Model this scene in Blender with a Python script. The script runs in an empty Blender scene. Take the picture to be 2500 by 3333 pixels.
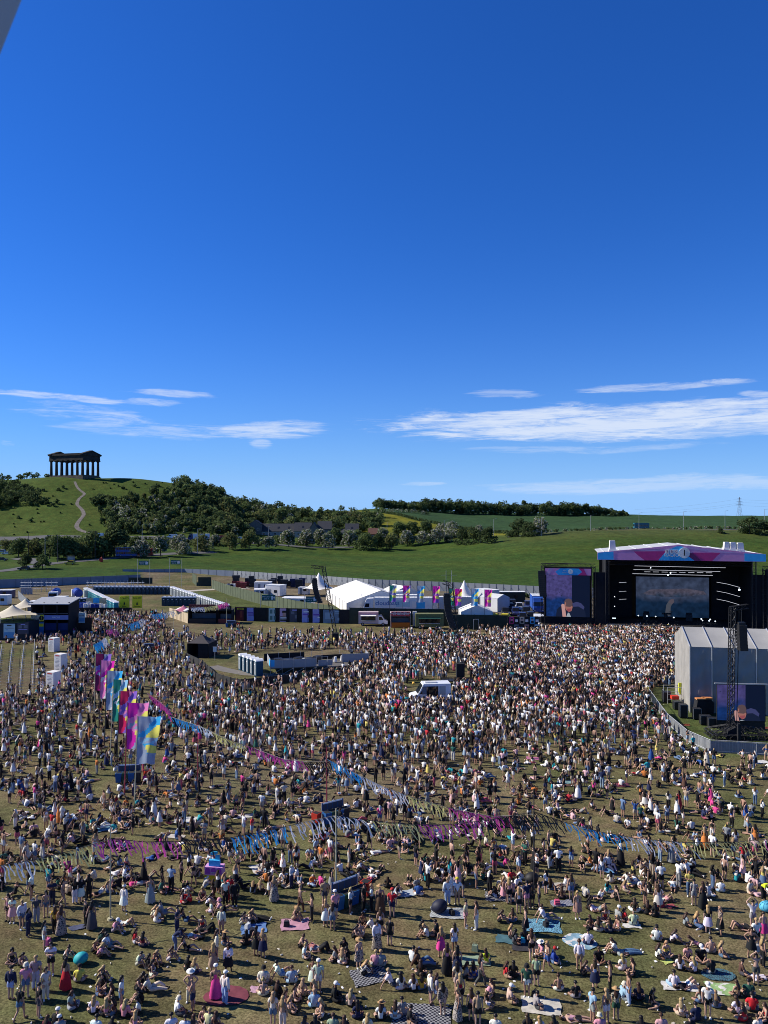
import bpy, math, random
import numpy as np
from mathutils import Vector, Matrix
R = math.radians
random.seed(7); RNG = np.random.default_rng(7)
SC = bpy.context.scene
COL = SC.collection
CAMZ = 24.0; FP = 2500.0; HV = 1680.0

# ---------------------------------------------------------------- camera
cam_d = bpy.data.cameras.new('camera'); cam = bpy.data.objects.new('camera', cam_d); COL.objects.link(cam)
cam.location = (0, 0, CAMZ); cam.rotation_euler = (R(90) + math.atan(13.5 / FP), 0, 0)
cam_d.sensor_width = 36; cam_d.lens = 36 * FP / 3333.0
cam_d.clip_start = 0.05; cam_d.clip_end = 20000
cam_d.dof.use_dof = True; cam_d.dof.focus_distance = 110; cam_d.dof.aperture_fstop = 7.0
SC.camera = cam

# ---------------------------------------------------------------- sun and sky
SUN_EL = R(35); sun_xy = Vector((-0.98, 0.19)).normalized()
sun_dir = Vector((sun_xy.x * math.cos(SUN_EL), sun_xy.y * math.cos(SUN_EL), math.sin(SUN_EL)))
sd = bpy.data.lights.new('sun', 'SUN'); sd.energy = 5.0; sd.angle = R(0.53); sd.color = (1.0, 0.94, 0.82)
so = bpy.data.objects.new('sun', sd); COL.objects.link(so)
so.rotation_euler = (-sun_dir).to_track_quat('-Z', 'Y').to_euler(); so.location = (-60, 20, 80)

w = bpy.data.worlds.new('World'); SC.world = w; w.use_nodes = True
NT = w.node_tree; NT.nodes.clear()
def N(t, **k):
    n = NT.nodes.new(t)
    for a, b in k.items(): setattr(n, a, b)
    return n
def L(a, b): NT.links.new(a, b)
def mth(op, a, b=None, c=None, clamp=False):
    n = N('ShaderNodeMath', operation=op); n.use_clamp = clamp
    for i, q in enumerate((a, b, c)):
        if q is None: continue
        if isinstance(q, (int, float)): n.inputs[i].default_value = q
        else: L(q, n.inputs[i])
    return n.outputs[0]
def mrange(x, a, b, c=0, d=1):
    n = N('ShaderNodeMapRange', interpolation_type='SMOOTHSTEP'); L(x, n.inputs[0])
    for i, q in enumerate((a, b, c, d)): n.inputs[i + 1].default_value = q
    return n.outputs[0]
sky = N('ShaderNodeTexSky', sky_type='NISHITA'); sky.sun_disc = False
sky.sun_elevation = SUN_EL; sky.sun_rotation = math.atan2(sun_xy.x, sun_xy.y)
sky.altitude = 60; sky.air_density = 1.0; sky.dust_density = 0.15; sky.ozone_density = 2.6
tint = N('ShaderNodeMix', data_type='RGBA', blend_type='MULTIPLY'); tint.inputs[0].default_value = 1
L(sky.outputs[0], tint.inputs[6]); tint.inputs[7].default_value = (0.157, 0.59, 1.435, 1)
# cirrus: streaks laid out on the sky by true compass azimuth and elevation
tc = N('ShaderNodeTexCoord'); sep = N('ShaderNodeSeparateXYZ'); L(tc.outputs['Generated'], sep.inputs[0])
X, Yd, Z = sep.outputs
az = mth('ARCTAN2', X, Yd); hyp = mth('SQRT', mth('ADD', mth('MULTIPLY', X, X), mth('MULTIPLY', Yd, Yd)))
el = mth('DIVIDE', Z, hyp)
def noise_at(sx, sy, detail=7, rough=0.62, off=0.0, dist=0.0):
    cb = N('ShaderNodeCombineXYZ'); L(mth('MULTIPLY', az, sx), cb.inputs[0]); L(mth('MULTIPLY_ADD', el, sy, off), cb.inputs[1])
    n = N('ShaderNodeTexNoise'); n.inputs['Scale'].default_value = 1; n.inputs['Detail'].default_value = detail
    n.inputs['Roughness'].default_value = rough; n.inputs['Distortion'].default_value = dist
    L(cb.outputs[0], n.inputs[0]); return n.outputs[0]
warp = noise_at(6, 10, 4, 0.5, 3.0)
wisp = noise_at(11, 95, 9, 0.68, 1.7, 0.9)
fine = noise_at(30, 330, 8, 0.7, 9.0, 0.6)
tex = mth('ADD', mth('MULTIPLY', wisp, 0.68), mth('MULTIPLY', fine, 0.32))
CL = []
def cloud(u, v, hw, hh, amt, tilt=0.0, soft=0.62, thr=0.44):
    """an elongated streak centred on compass bearing / elevation"""
    a0 = math.atan((u - 1250) / FP); e0 = (HV - v) / math.hypot(FP, u - 1250); da = hw / FP; de = hh / FP
    da_n = mth('DIVIDE', mth('SUBTRACT', az, a0), da)
    lift = mth('MULTIPLY_ADD', mth('SUBTRACT', warp, 0.5), 0.022, 0.0)
    en = mth('ADD', mth('SUBTRACT', el, e0), lift)
    en = mth('SUBTRACT', en, mth('MULTIPLY', mth('SUBTRACT', az, a0), tilt))
    de_n = mth('DIVIDE', en, de)
    r = mth('ADD', mth('POWER', mth('ABSOLUTE', da_n), 2.4), mth('POWER', mth('ABSOLUTE', de_n), 2.0))
    body = mrange(r, 0.15, 1.35, 1, 0)
    t = mth('ADD', mth('MULTIPLY', body, soft), mth('MULTIPLY', mth('SUBTRACT', tex, 0.5), 3.2))
    CL.append(mth('MULTIPLY', mrange(t, thr - 0.34, thr + 0.52), mth('MULTIPLY', mrange(r, 0.9, 1.5, 1, 0), amt)))
cloud(2010, 1372, 760, 62, 0.84, 0.0, 0.74, 0.40)
cloud(2330, 1382, 420, 48, 0.6, 0.0, 0.7, 0.42)
cloud(2150, 1255, 280, 14, 0.58, 0.01)
cloud(2470, 1277, 60, 11, 0.5, -0.08)
cloud(1640, 1282, 130, 14, 0.38, -0.05)
cloud(190, 1293, 290, 11, 0.6, -0.02)
cloud(560, 1285, 150, 12, 0.5, -0.02)
cloud(480, 1311, 110, 12, 0.45)
cloud(270, 1350, 190, 40, 0.5, -0.06, 0.5)
cloud(520, 1398, 330, 30, 0.42, -0.02, 0.46)
cloud(880, 1402, 190, 30, 0.7, 0.05, 0.58)
cloud(850, 1443, 40, 16, 0.5, 0.0, 0.55)
cloud(1900, 1462, 420, 14, 0.3)
cloud(2150, 1580, 560, 26, 0.36, 0.0, 0.66, 0.36)
cloud(1370, 1576, 90, 7, 0.35, 0.0, 0.55)
cloud(26, 1441, 26, 10, 0.45, 0.0, 0.5)
tot = CL[0]
for c in CL[1:]: tot = mth('MAXIMUM', tot, c)
# pale horizon band as the air thickens
hz = N('ShaderNodeMix', data_type='RGBA'); L(mth('MINIMUM', mth('MULTIPLY', mth('POWER', 2.71828, mth('MULTIPLY', el, -12.5)), 1.4), 0.95), hz.inputs[0])
L(tint.outputs[2], hz.inputs[6]); hz.inputs[7].default_value = (3.2, 5.8, 10.0, 1)
mixc = N('ShaderNodeMix', data_type='RGBA'); L(tot, mixc.inputs[0])
L(hz.outputs[2], mixc.inputs[6]); mixc.inputs[7].default_value = (7.6, 8.4, 9.8, 1)
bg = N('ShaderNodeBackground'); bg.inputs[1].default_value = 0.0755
zen = N('ShaderNodeMix', data_type='RGBA', blend_type='MULTIPLY'); zen.inputs[0].default_value = 1; L(mixc.outputs[2], zen.inputs[6]); L(mrange(el, 0.72, 1.5, 1.0, 0.42), zen.inputs[7]); L(zen.outputs[2], bg.inputs[0])  # unseen sky high above the frame darkened to weaken the ambient fill
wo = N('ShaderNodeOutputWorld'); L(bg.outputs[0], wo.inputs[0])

vs = SC.view_settings; vs.view_transform = 'Standard'; vs.look = 'None'; vs.exposure = 0.41; vs.gamma = 1.0
SC.cycles.filter_width = 0.95; SC.cycles.max_bounces = 4; SC.cycles.diffuse_bounces = 2; SC.cycles.glossy_bounces = 2; SC.cycles.transparent_max_bounces = 6

# ---------------------------------------------------------------- helpers
def srgb(r, g, b):
    f = lambda c: (c / 255 / 12.92) if c <= 10 else ((c / 255 + 0.055) / 1.055) ** 2.4
    return (f(r), f(g), f(b))
MATS = {}
def mat(name, rgb, rough=0.7, var=0.18, scale=2.0, metal=0.0, emit=0.0, bump=0.0, spec=0.3):
    """procedural material: base colour broken by two octaves of noise on the object"""
    if name in MATS: return MATS[name]
    m = bpy.data.materials.new(name); m.use_nodes = True; t = m.node_tree; b = t.nodes['Principled BSDF']
    b.inputs['Roughness'].default_value = rough; b.inputs['Metallic'].default_value = metal
    b.inputs['Specular IOR Level'].default_value = spec
    c = t.nodes.new('ShaderNodeTexCoord'); n = t.nodes.new('ShaderNodeTexNoise')
    n.inputs['Scale'].default_value = scale; n.inputs['Detail'].default_value = 5
    t.links.new(c.outputs['Object'], n.inputs[0])
    r = t.nodes.new('ShaderNodeMapRange'); t.links.new(n.outputs[0], r.inputs[0])
    r.inputs[1].default_value = 0.25; r.inputs[2].default_value = 0.75; r.inputs[3].default_value = 1 - var; r.inputs[4].default_value = 1 + var
    x = t.nodes.new('ShaderNodeMix'); x.data_type = 'RGBA'; x.blend_type = 'MULTIPLY'; x.inputs[0].default_value = 1
    x.inputs[6].default_value = (*rgb, 1); t.links.new(r.outputs[0], x.inputs[7]); t.links.new(x.outputs[2], b.inputs['Base Color'])
    if bump:
        bp = t.nodes.new('ShaderNodeBump'); bp.inputs['Strength'].default_value = bump; bp.inputs['Distance'].default_value = 0.1
        t.links.new(n.outputs[0], bp.inputs['Height']); t.links.new(bp.outputs[0], b.inputs['Normal'])
    if emit:
        b.inputs['Emission Color'].default_value = (*rgb, 1); b.inputs['Emission Strength'].default_value = emit; t.links.remove(b.inputs['Base Color'].links[0]); b.inputs['Base Color'].default_value = (.01, .01, .01, 1); b.inputs['Roughness'].default_value = .9; b.inputs['Specular IOR Level'].default_value = 0
    MATS[name] = m; return m
def objcol(name, rough=0.75, var=0.2, scale=14.0, pattern=None):
    """cloth / skin / hair whose colour is set on the object itself"""
    if name in MATS: return MATS[name]
    m = mat(name, (1, 1, 1), rough, var, scale); t = m.node_tree
    oi = t.nodes.new('ShaderNodeObjectInfo')
    mx = [n for n in t.nodes if n.type == 'MIX'][0]
    src = oi.outputs['Color']
    if pattern:
        c = [n for n in t.nodes if n.type == 'TEX_COORD'][0]
        if pattern == 'stripe':
            p = t.nodes.new('ShaderNodeTexWave'); p.inputs['Scale'].default_value = 5; p.bands_direction = 'Z'; out = p.outputs[0]
        elif pattern == 'check':
            p = t.nodes.new('ShaderNodeTexChecker'); p.inputs['Scale'].default_value = 8; p.inputs[1].default_value = (1, 1, 1, 1); p.inputs[2].default_value = (0, 0, 0, 1); out = p.outputs[1]
        else:
            p = t.nodes.new('ShaderNodeTexVoronoi'); p.inputs['Scale'].default_value = 13; out = p.outputs[0]
        t.links.new(c.outputs['Object'], p.inputs['Vector'])
        rr = t.nodes.new('ShaderNodeMapRange'); t.links.new(out, rr.inputs[0]); rr.inputs[1].default_value = 0.35; rr.inputs[2].default_value = 0.5
        k = t.nodes.new('ShaderNodeMix'); k.data_type = 'RGBA'; t.links.new(rr.outputs[0], k.inputs[0])
        t.links.new(src, k.inputs[7]); k.inputs[6].default_value = ((0.62, 0.6, 0.56, 1) if pattern == 'stripe' else (0.26, 0.26, 0.28, 1)) if pattern != 'floral' else (0.03, 0.03, 0.04, 1); src = k.outputs[2]
    t.links.new(src, mx.inputs[6]); return m
def attrmat(name, attr, rough=0.8, var=0.2, scale=3.0, spec=0.2):
    if name in MATS: return MATS[name]
    m = mat(name, (1, 1, 1), rough, var, scale, spec=spec); t = m.node_tree
    a = t.nodes.new('ShaderNodeAttribute'); a.attribute_name = attr
    mx = [n for n in t.nodes if n.type == 'MIX'][0]; t.links.new(a.outputs['Color'], mx.inputs[6]); return m

class MB:
    """collects shapes and links them as ONE mesh object"""
    def __init__(s): s.v = []; s.f = []; s.m = []
    def add(s, vs, fs, mi=0):
        o = len(s.v); s.v += [tuple(v) for v in vs]; s.f += [tuple(i + o for i in f) for f in fs]; s.m += [mi] * len(fs); return s
    def box(s, c, d, rz=0.0, mi=0, top=1.0):
        hx, hy, hz = d[0] / 2, d[1] / 2, d[2] / 2; ca, sa = math.cos(rz), math.sin(rz); P = []
        for z, k in ((-hz, 1), (hz, top)):
            for x, y in ((-hx, -hy), (hx, -hy), (hx, hy), (-hx, hy)):
                x *= k; y *= k; P.append((c[0] + x * ca - y * sa, c[1] + x * sa + y * ca, c[2] + z))
        return s.add(P, [(0, 3, 2, 1), (4, 5, 6, 7), (0, 1, 5, 4), (1, 2, 6, 5), (2, 3, 7, 6), (3, 0, 4, 7)], mi)
    def cyl(s, a, b, r, r2=None, n=8, mi=0, cap=True):
        a = Vector(a); b = Vector(b); r2 = r if r2 is None else r2; d = (b - a).normalized()
        u = d.cross(Vector((0, 0, 1)) if abs(d.z) < .95 else Vector((1, 0, 0))).normalized(); w_ = d.cross(u); P = []
        for p, q in ((a, r), (b, r2)):
            for i in range(n):
                t = 2 * math.pi * i / n; P.append(p + (u * math.cos(t) + w_ * math.sin(t)) * q)
        F = [(i, (i + 1) % n, n + (i + 1) % n, n + i) for i in range(n)]
        if cap: F += [tuple(range(n - 1, -1, -1)), tuple(range(n, 2 * n))]
        return s.add(P, F, mi)
    def path(s, pts, r, n=6, mi=0):
        for a, b in zip(pts[:-1], pts[1:]): s.cyl(a, b, r, n=n, mi=mi)
        return s
    def prism(s, poly, axis_a, axis_b, ext, mi=0, origin=(0, 0, 0)):
        """polygon in the plane (axis_a, axis_b) pushed along ext"""
        A, B, E, O = Vector(axis_a), Vector(axis_b), Vector(ext), Vector(origin); n = len(poly)
        P = [O + A * p[0] + B * p[1] for p in poly]; P += [p + E for p in P]
        return s.add(P, [tuple(range(n - 1, -1, -1)), tuple(range(n, 2 * n))] + [(i, (i + 1) % n, n + (i + 1) % n, n + i) for i in range(n)], mi)
    def lattice(s, a, b, w_=0.5, r=0.035, bay=0.8, mi=0):
        """square lattice truss between two points"""
        a = Vector(a); b = Vector(b); d = (b - a); Ln = d.length; d.normalize()
        u = d.cross(Vector((0, 0, 1)) if abs(d.z) < .9 else Vector((0, 1, 0))).normalized(); q = d.cross(u); k = w_ / 2
        C = [u * k + q * k, -u * k + q * k, -u * k - q * k, u * k - q * k]
        for c in C: s.cyl(a + c, b + c, r, n=4, mi=mi)
        nb = max(1, int(Ln / bay))
        for i in range(nb):
            p0 = a + d * (Ln * i / nb); p1 = a + d * (Ln * (i + 1) / nb)
            for j in range(4):
                c0, c1 = C[j], C[(j + 1) % 4]
                s.cyl(p0 + c0, p1 + c1, r * .6, n=3, mi=mi, cap=False)
                s.cyl(p0 + c0, p0 + c1, r * .6, n=3, mi=mi, cap=False)
        return s
    def build(s, name, mats, parent=None, smooth=False, loc=None):
        me = bpy.data.meshes.new(name); me.from_pydata(s.v, [], s.f); me.update()
        for m in (mats if isinstance(mats, (list, tuple)) else [mats]): me.materials.append(m)
        me.polygons.foreach_set('material_index', s.m)
        if smooth: me.polygons.foreach_set('use_smooth', [True] * len(s.f))
        o = bpy.data.objects.new(name, me); COL.objects.link(o)
        if parent: o.parent = parent
        if loc: o.location = loc
        return o
def tag(o, label=None, cat=None, group=None, kind=None):
    if label: o['label'] = label
    if cat: o['category'] = cat
    if group: o['group'] = group
    if kind: o['kind'] = kind
    return o
def thing(name, label, cat, loc=(0, 0, 0), rz=0.0, group=None):
    o = bpy.data.objects.new(name, None); COL.objects.link(o); o.location = loc; o.rotation_euler = (0, 0, rz)
    o.empty_display_size = 0.3
    return tag(o, label, cat, group)
def copy_tree(o, parent=None):
    c = o.copy(); COL.objects.link(c)
    if parent: c.parent = parent
    for ch in list(o.children): copy_tree(ch, c)
    return c
_tcache = {}
def text_mesh(s, size, depth=0.01):
    k = (s, size, depth)
    if k in _tcache: return _tcache[k]
    cu = bpy.data.curves.new('lettering', 'FONT'); cu.body = s; cu.size = size; cu.align_x = 'CENTER'; cu.align_y = 'CENTER'; cu.extrude = depth
    cu.resolution_u = 3
    o = bpy.data.objects.new('lettering', cu); COL.objects.link(o); bpy.context.view_layer.update()
    me = bpy.data.meshes.new_from_object(o.evaluated_get(bpy.context.evaluated_depsgraph_get()))
    bpy.data.objects.remove(o); bpy.data.curves.remove(cu); me.name = 'lettering'; _tcache[k] = me; return me
def text(s, size, m, parent, loc, rz=0.0, depth=0.01, name='lettering', sx=1.0):
    """upright lettering facing local -Y"""
    me = text_mesh(s, size, depth).copy(); me.materials.clear(); me.materials.append(m)
    o = bpy.data.objects.new(name, me); COL.objects.link(o); o.parent = parent; o.location = loc; o.rotation_euler = (R(90), 0, rz); o.scale = (sx, 1, 1)
    return o
def G(u, v, z=0.0):
    """point of the flat site seen at pixel (u, v) of the photograph"""
    Y = FP * (CAMZ - z) / (v - HV); return Vector(((u - 1250) / FP * Y, Y, z))
def PU(u, Y): return (u - 1250) / FP * Y
def ZV(v, Y): return CAMZ - (v - HV) * Y / FP
# ---------------------------------------------------------------- the ground: one sheet out to the horizon
TY = np.array([240, 310, 430, 500, 560, 650, 800, 1100, 3000.])
TU = np.array([-2500, 0, 160, 350, 560, 700, 850, 1000, 1240, 1500, 1750, 2030, 2500, 5000.])
TZ = np.array([
 [0, 2.5, 10, 28, 45, 44, 32, 15, 8],
 [0, 2.5, 10.5, 32, 50.5, 49, 32, 15, 8],
 [0, 2.5, 11, 33, 52.3, 51, 32, 15, 8],
 [0, 2.5, 11, 32, 51.6, 51, 32, 15, 8],
 [0, 1.8, 10, 28, 48.5, 49, 30, 15, 8],
 [0, 1.2, 9, 22, 38, 40, 28, 15, 10],
 [0, 0.8, 8, 13, 26, 32, 26, 15, 12],
 [0, 0.5, 6.5, 12, 21, 27.5, 25, 18, 14],
 [0, 0.4, 5, 13, 22, 30.0, 28.5, 20, 15],
 [0, 0.8, 8.5, 13.5, 18, 24, 28.8, 22, 18],
 [0, 1.6, 13.6, 14.0, 16, 21, 27.2, 23, 20],
 [0, 2.2, 16.2, 15.2, 16.3, 19.5, 25.6, 23.8, 21],
 [0, 2.6, 16.4, 15.2, 16, 18, 22, 24.4, 22],
 [0, 2.6, 16.4, 15.2, 16, 18, 22, 24.4, 22]])
def pchip_rows(xs, tab, xq):
    h = np.diff(xs); d = np.diff(tab, axis=1) / h
    m = np.zeros_like(tab)
    for i in range(1, len(xs) - 1):
        a, b = d[:, i - 1], d[:, i]; w1, w2 = 2 * h[i] + h[i - 1], h[i] + 2 * h[i - 1]
        ok = (a * b) > 0; m[ok, i] = (w1 + w2) / (w1 / a[ok] + w2 / b[ok])
    out = np.zeros((tab.shape[0], len(xq))); k = np.clip(np.searchsorted(xs, xq) - 1, 0, len(h) - 1)
    t = np.clip((xq - xs[k]) / h[k], 0, 1)
    h00 = 2*t**3-3*t**2+1; h10 = t**3-2*t**2+t; h01 = -2*t**3+3*t**2; h11 = t**3-t**2
    return h00*tab[:, k] + h10*h[k]*m[:, k] + h01*tab[:, k+1] + h11*h[k]*m[:, k+1]
YQ = np.concatenate([np.arange(240, 700, 4), np.arange(700, 1200, 25), np.arange(1200, 3001, 200.)])
UQ = np.arange(-2500, 5001, 25.)
_rows = pchip_rows(TY, TZ, YQ)                                   # (nu, nY)
_tab = pchip_rows(TU, _rows.T.copy(), UQ).T                      # (nU, nY)
def H(x, y):
    x = np.asarray(x, float); y = np.asarray(y, float); yc = np.clip(y, 240, 2999)
    u = np.clip(1250 + FP * x / np.maximum(y, 240), -2499, 4999)
    iu = (u + 2500) / 25; i0 = np.floor(iu).astype(int); fu = iu - i0
    k = np.clip(np.searchsorted(YQ, yc, side='right') - 1, 0, len(YQ) - 2); fy = (yc - YQ[k]) / (YQ[k + 1] - YQ[k])
    i1 = np.minimum(i0 + 1, len(UQ) - 1)
    z = (_tab[i0, k] * (1 - fu) + _tab[i1, k] * fu) * (1 - fy) + (_tab[i0, k + 1] * (1 - fu) + _tab[i1, k + 1] * fu) * fy
    far = np.clip((y - 300) / 120, 0, 1)
    return z + far * (0.35 * np.sin(x * 0.11 + y * 0.05) + 0.25 * np.sin(x * 0.05 - y * 0.13 + 1.7))
_YS = np.concatenate([np.arange(30, 240, 1.0), np.arange(240, 1400, 1.5)])
def hit(u, v):
    """where the line of sight through a pixel meets the land"""
    xs = (u - 1250) / FP * _YS; z = CAMZ - (v - HV) * _YS / FP; d = z - H(xs, _YS); k = np.argmax(d < 0)
    if not (d < 0).any(): return None
    Y = _YS[k]; x = (u - 1250) / FP * Y; return Vector((x, Y, float(H(x, Y))))
def ss(a, b, x): t = np.clip((x - a) / (b - a), 0, 1); return t * t * (3 - 2 * t)

def ground_colour(x, y):
    """albedo of turf, meadow, crop and bare earth by place"""
    u = 1250 + FP * x / np.maximum(y, 20)
    worn = np.array([0.152, 0.124, 0.064]); lush = np.array([0.072, 0.092, 0.030]); field = np.array([0.040, 0.074, 0.015])
    hill = np.array([0.060, 0.090, 0.018]); yel = np.array([0.18, 0.172, 0.02]); crop = np.array([0.038, 0.075, 0.028]); earth = np.array([0.19, 0.15, 0.10])
    C = np.empty((len(x), 3)); C[:] = worn
    def mixin(c, a): C[:] = C * (1 - a[:, None]) + c * a[:, None]
    n1 = np.sin(x * .31 + 1.3 * np.sin(y * .17)) * np.sin(y * .23 + 1.1 * np.sin(x * .13))
    mixin(lush, np.clip(0.24 + 0.42 * n1, 0, 1))
    mixin(np.array([0.150, 0.118, 0.078]), np.clip(0.8 * np.sin(x * .071 + 2) * np.sin(y * .11 + x * .03), 0, 1))
    # lawn behind the toilets, lawn inside the mixing enclosure, lawn behind the stage-side barrier
    a = ss(170, 176, y) * ss(250, 242, y) * ss(-68, -62, x + (236 - y) * 0.0) * ss(0, 3, x + 66 - (236 - y) * 0.57) * ss(-8, -12, x)
    mixin(lush, a * .9)
    mixin(earth * 0.9, ss(205, 212, y) * ss(-58, -50, x) * 0.9 * ss(0, 6, x + 58 - (254 - y) * 0.62))
    mixin(np.array([0.135, 0.115, 0.085]), ss(176, 182, y) * ss(0, 5, x + 8))
    mixin(earth * .8, ss(246, 252, y) * ss(-130, -120, x) * ss(-80, -85, x) * .8)
    mixin(earth, ss(214, 220, y) * ss(248, 240, y) * ss(-92, -97, x) * .7)
    mixin(lush * 1.05, ss(0, 1.2, x - 27.6 + np.maximum(0, (86 - y)) * -0.75 - np.maximum(0, y - 86) * 0.12) * ss(77.2, 78.2, y) * ss(110, 100, y))
    yf = np.interp(u, [0, 253, 458, 462, 600, 760, 1064, 1500, 1761, 2050, 2500], [255, 265, 276, 302, 306, 296, 269, 243, 230, 222, 215]); mixin(field, np.clip((y - yf - 1) / 4, 0, 1))
    streak = 0.5 + 0.5 * np.sin(x * .045 + y * .16 + 2 * np.sin(x * .02))
    mixin(field * np.array([1.5, 1.18, 1.1]), ss(300, 330, y) * 0.75 * streak)
    mixin(np.array([0.080, 0.088, 0.03]), ss(360, 425, y) * ss(1500, 1800, u) * 0.6)
    mixin(hill, ss(420, 440, y) * ss(1250, 1150, u))
    mixin(np.array([0.085, 0.10, 0.022]), ss(420, 440, y) * ss(900, 800, u) * np.clip(.45 * np.sin(x * .09 + np.sin(y * .05)) * np.sin(y * .12), 0, 1))
    hu = 1640 - (y - 480) / 120 * 390
    mixin(yel, ss(452, 470, y) * ss(690, 660, y) * ss(1150, 1180, u) * ss(8, -8, u - hu) * (0.72 + 0.28 * np.sin(x * .2 + y * .12)))
    mixin(crop, ss(474, 486, y) * ss(-8, 8, u - hu) * ss(1180, 1230, u))
    mixin(np.array([0.10, 0.10, 0.04]), ss(424, 436, y) * ss(500, 478, y) * ss(1720, 1800, u) * 0.8)
    return C
tcol = np.concatenate([np.linspace(-1.9, -0.62, 50), np.arange(-0.6, 0.6, 0.0055), np.linspace(0.61, 1.9, 50)])
yrow = np.concatenate([np.linspace(-400, 20, 8), np.arange(30, 260, 2.0), np.arange(260, 700, 3.0), np.arange(700, 1200, 20), np.linspace(1200, 9000, 14)])
TX = tcol[None, :] * np.maximum(yrow, 300)[:, None]; TYY = np.repeat(yrow[:, None], len(tcol), 1)
gx, gy = TX.ravel(), TYY.ravel(); gz = H(gx, gy); gz[gy > 2900] = H(gx[gy > 2900], np.full((gy > 2900).sum(), 2900.))
nr, nc = len(yrow), len(tcol); idx = np.arange(nr * nc).reshape(nr, nc)
quads = np.stack([idx[:-1, :-1], idx[:-1, 1:], idx[1:, 1:], idx[1:, :-1]], -1).reshape(-1, 4)
def raw_mesh(name, V, Q, cols=None, smooth=True, mats=(), attr='gcol', domain='POINT', mi=None):
    me = bpy.data.meshes.new(name); me.vertices.add(len(V)); me.vertices.foreach_set('co', np.asarray(V, np.float32).ravel())
    k = Q.shape[1]; me.loops.add(Q.size); me.loops.foreach_set('vertex_index', Q.ravel().astype(np.int32))
    me.polygons.add(len(Q)); me.polygons.foreach_set('loop_start', np.arange(0, Q.size, k, dtype=np.int32))
    try: me.polygons.foreach_set('loop_total', np.full(len(Q), k, np.int32))
    except Exception: pass
    me.update(calc_edges=True)
    if smooth: me.polygons.foreach_set('use_smooth', np.ones(len(Q), bool))
    if cols is not None:
        a = me.color_attributes.new(attr, 'FLOAT_COLOR', domain); c4 = np.ones((len(cols), 4), np.float32); c4[:, :3] = cols
        a.data.foreach_set('color', c4.ravel())
    for m in mats: me.materials.append(m)
    if mi is not None: me.polygons.foreach_set('material_index', np.asarray(mi, np.int32))
    o = bpy.data.objects.new(name, me); COL.objects.link(o); return o
def turf_material():
    m = attrmat('turf', 'gcol', 0.95, 0.30, 0.22, spec=0.05); t = m.node_tree; b = t.nodes['Principled BSDF']
    tcn = [n for n in t.nodes if n.type == 'TEX_COORD'][0]
    base = [n for n in t.nodes if n.type == 'MIX'][0]
    prev = base.outputs[2]
    for sc, det, lo, hi, st in ((1.1, 4, .35, .65, (0.72, 1.26)), (7.0, 6, .36, .64, (0.45, 1.55))):
        n = t.nodes.new('ShaderNodeTexNoise'); n.inputs['Scale'].default_value = sc; n.inputs['Detail'].default_value = det; n.inputs['Roughness'].default_value = 0.7
        t.links.new(tcn.outputs['Object'], n.inputs[0])
        r = t.nodes.new('ShaderNodeMapRange'); t.links.new(n.outputs[0], r.inputs[0])
        for i, q in enumerate((lo, hi, *st)): r.inputs[i + 1].default_value = q
        x = t.nodes.new('ShaderNodeMix'); x.data_type = 'RGBA'; x.blend_type = 'MULTIPLY'; x.inputs[0].default_value = 1
        t.links.new(prev, x.inputs[6]); t.links.new(r.outputs[0], x.inputs[7]); prev = x.outputs[2]; last = n
    hsv = t.nodes.new('ShaderNodeHueSaturation'); nn = t.nodes.new('ShaderNodeTexNoise'); nn.inputs['Scale'].default_value = 0.6; nn.inputs['Detail'].default_value = 4
    t.links.new(tcn.outputs['Object'], nn.inputs[0]); rr = t.nodes.new('ShaderNodeMapRange'); t.links.new(nn.outputs[0], rr.inputs[0])
    for i, q in enumerate((.3, .7, 0.475, 0.525)): rr.inputs[i + 1].default_value = q
    t.links.new(rr.outputs[0], hsv.inputs['Hue']); t.links.new(prev, hsv.inputs['Color']); t.links.new(hsv.outputs[0], b.inputs['Base Color'])
    bp = t.nodes.new('ShaderNodeBump'); bp.inputs['Strength'].default_value = 0.55; bp.inputs['Distance'].default_value = 0.09
    t.links.new(last.outputs[0], bp.inputs['Height']); t.links.new(bp.outputs[0], b.inputs['Normal'])
    return m
ground = raw_mesh('ground', np.stack([gx, gy, gz], 1), quads, ground_colour(gx, gy), True, [turf_material()])
ground['kind'] = 'structure'

def ribbon(name, pts, width, m, lift=0.06, kind='structure', step=3.0):
    """a path or road laid as a strip on the land"""
    P = [Vector((p[0], p[1], 0)) for p in pts]; Q = []
    for a, b in zip(P[:-1], P[1:]):
        n = max(1, int((b - a).length / step)); Q += [a.lerp(b, i / n) for i in range(n)]
    Q.append(P[-1]); 
    for _ in range(3): Q = [Q[0]] + [(Q[i - 1] + Q[i] * 2 + Q[i + 1]) / 4 for i in range(1, len(Q) - 1)] + [Q[-1]]
    V = []; ws = width if isinstance(width, (list, tuple)) else (width, width)
    for i, q in enumerate(Q):
        d = (Q[min(i + 1, len(Q) - 1)] - Q[max(i - 1, 0)]).normalized(); s = Vector((-d.y, d.x, 0)); k = ws[0] + (ws[1] - ws[0]) * i / len(Q)
        for j in (-0.5, -0.17, 0.17, 0.5):
            p = q + s * k * j; V.append((p.x, p.y, float(H(p.x, p.y)) + lift))
    F = [(i * 4 + j, i * 4 + j + 1, i * 4 + j + 5, i * 4 + j + 4) for i in range(len(Q) - 1) for j in range(3)]
    mb = MB(); mb.add(V, F); o = mb.build(name, m, smooth=True); tag(o, kind=kind); return o
asphalt = mat('asphalt', (0.10, 0.10, 0.105), 0.9, 0.15, 0.3)
stone_path = mat('worn_path', (0.165, 0.145, 0.125), 0.95, 0.4, 0.5)
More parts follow.
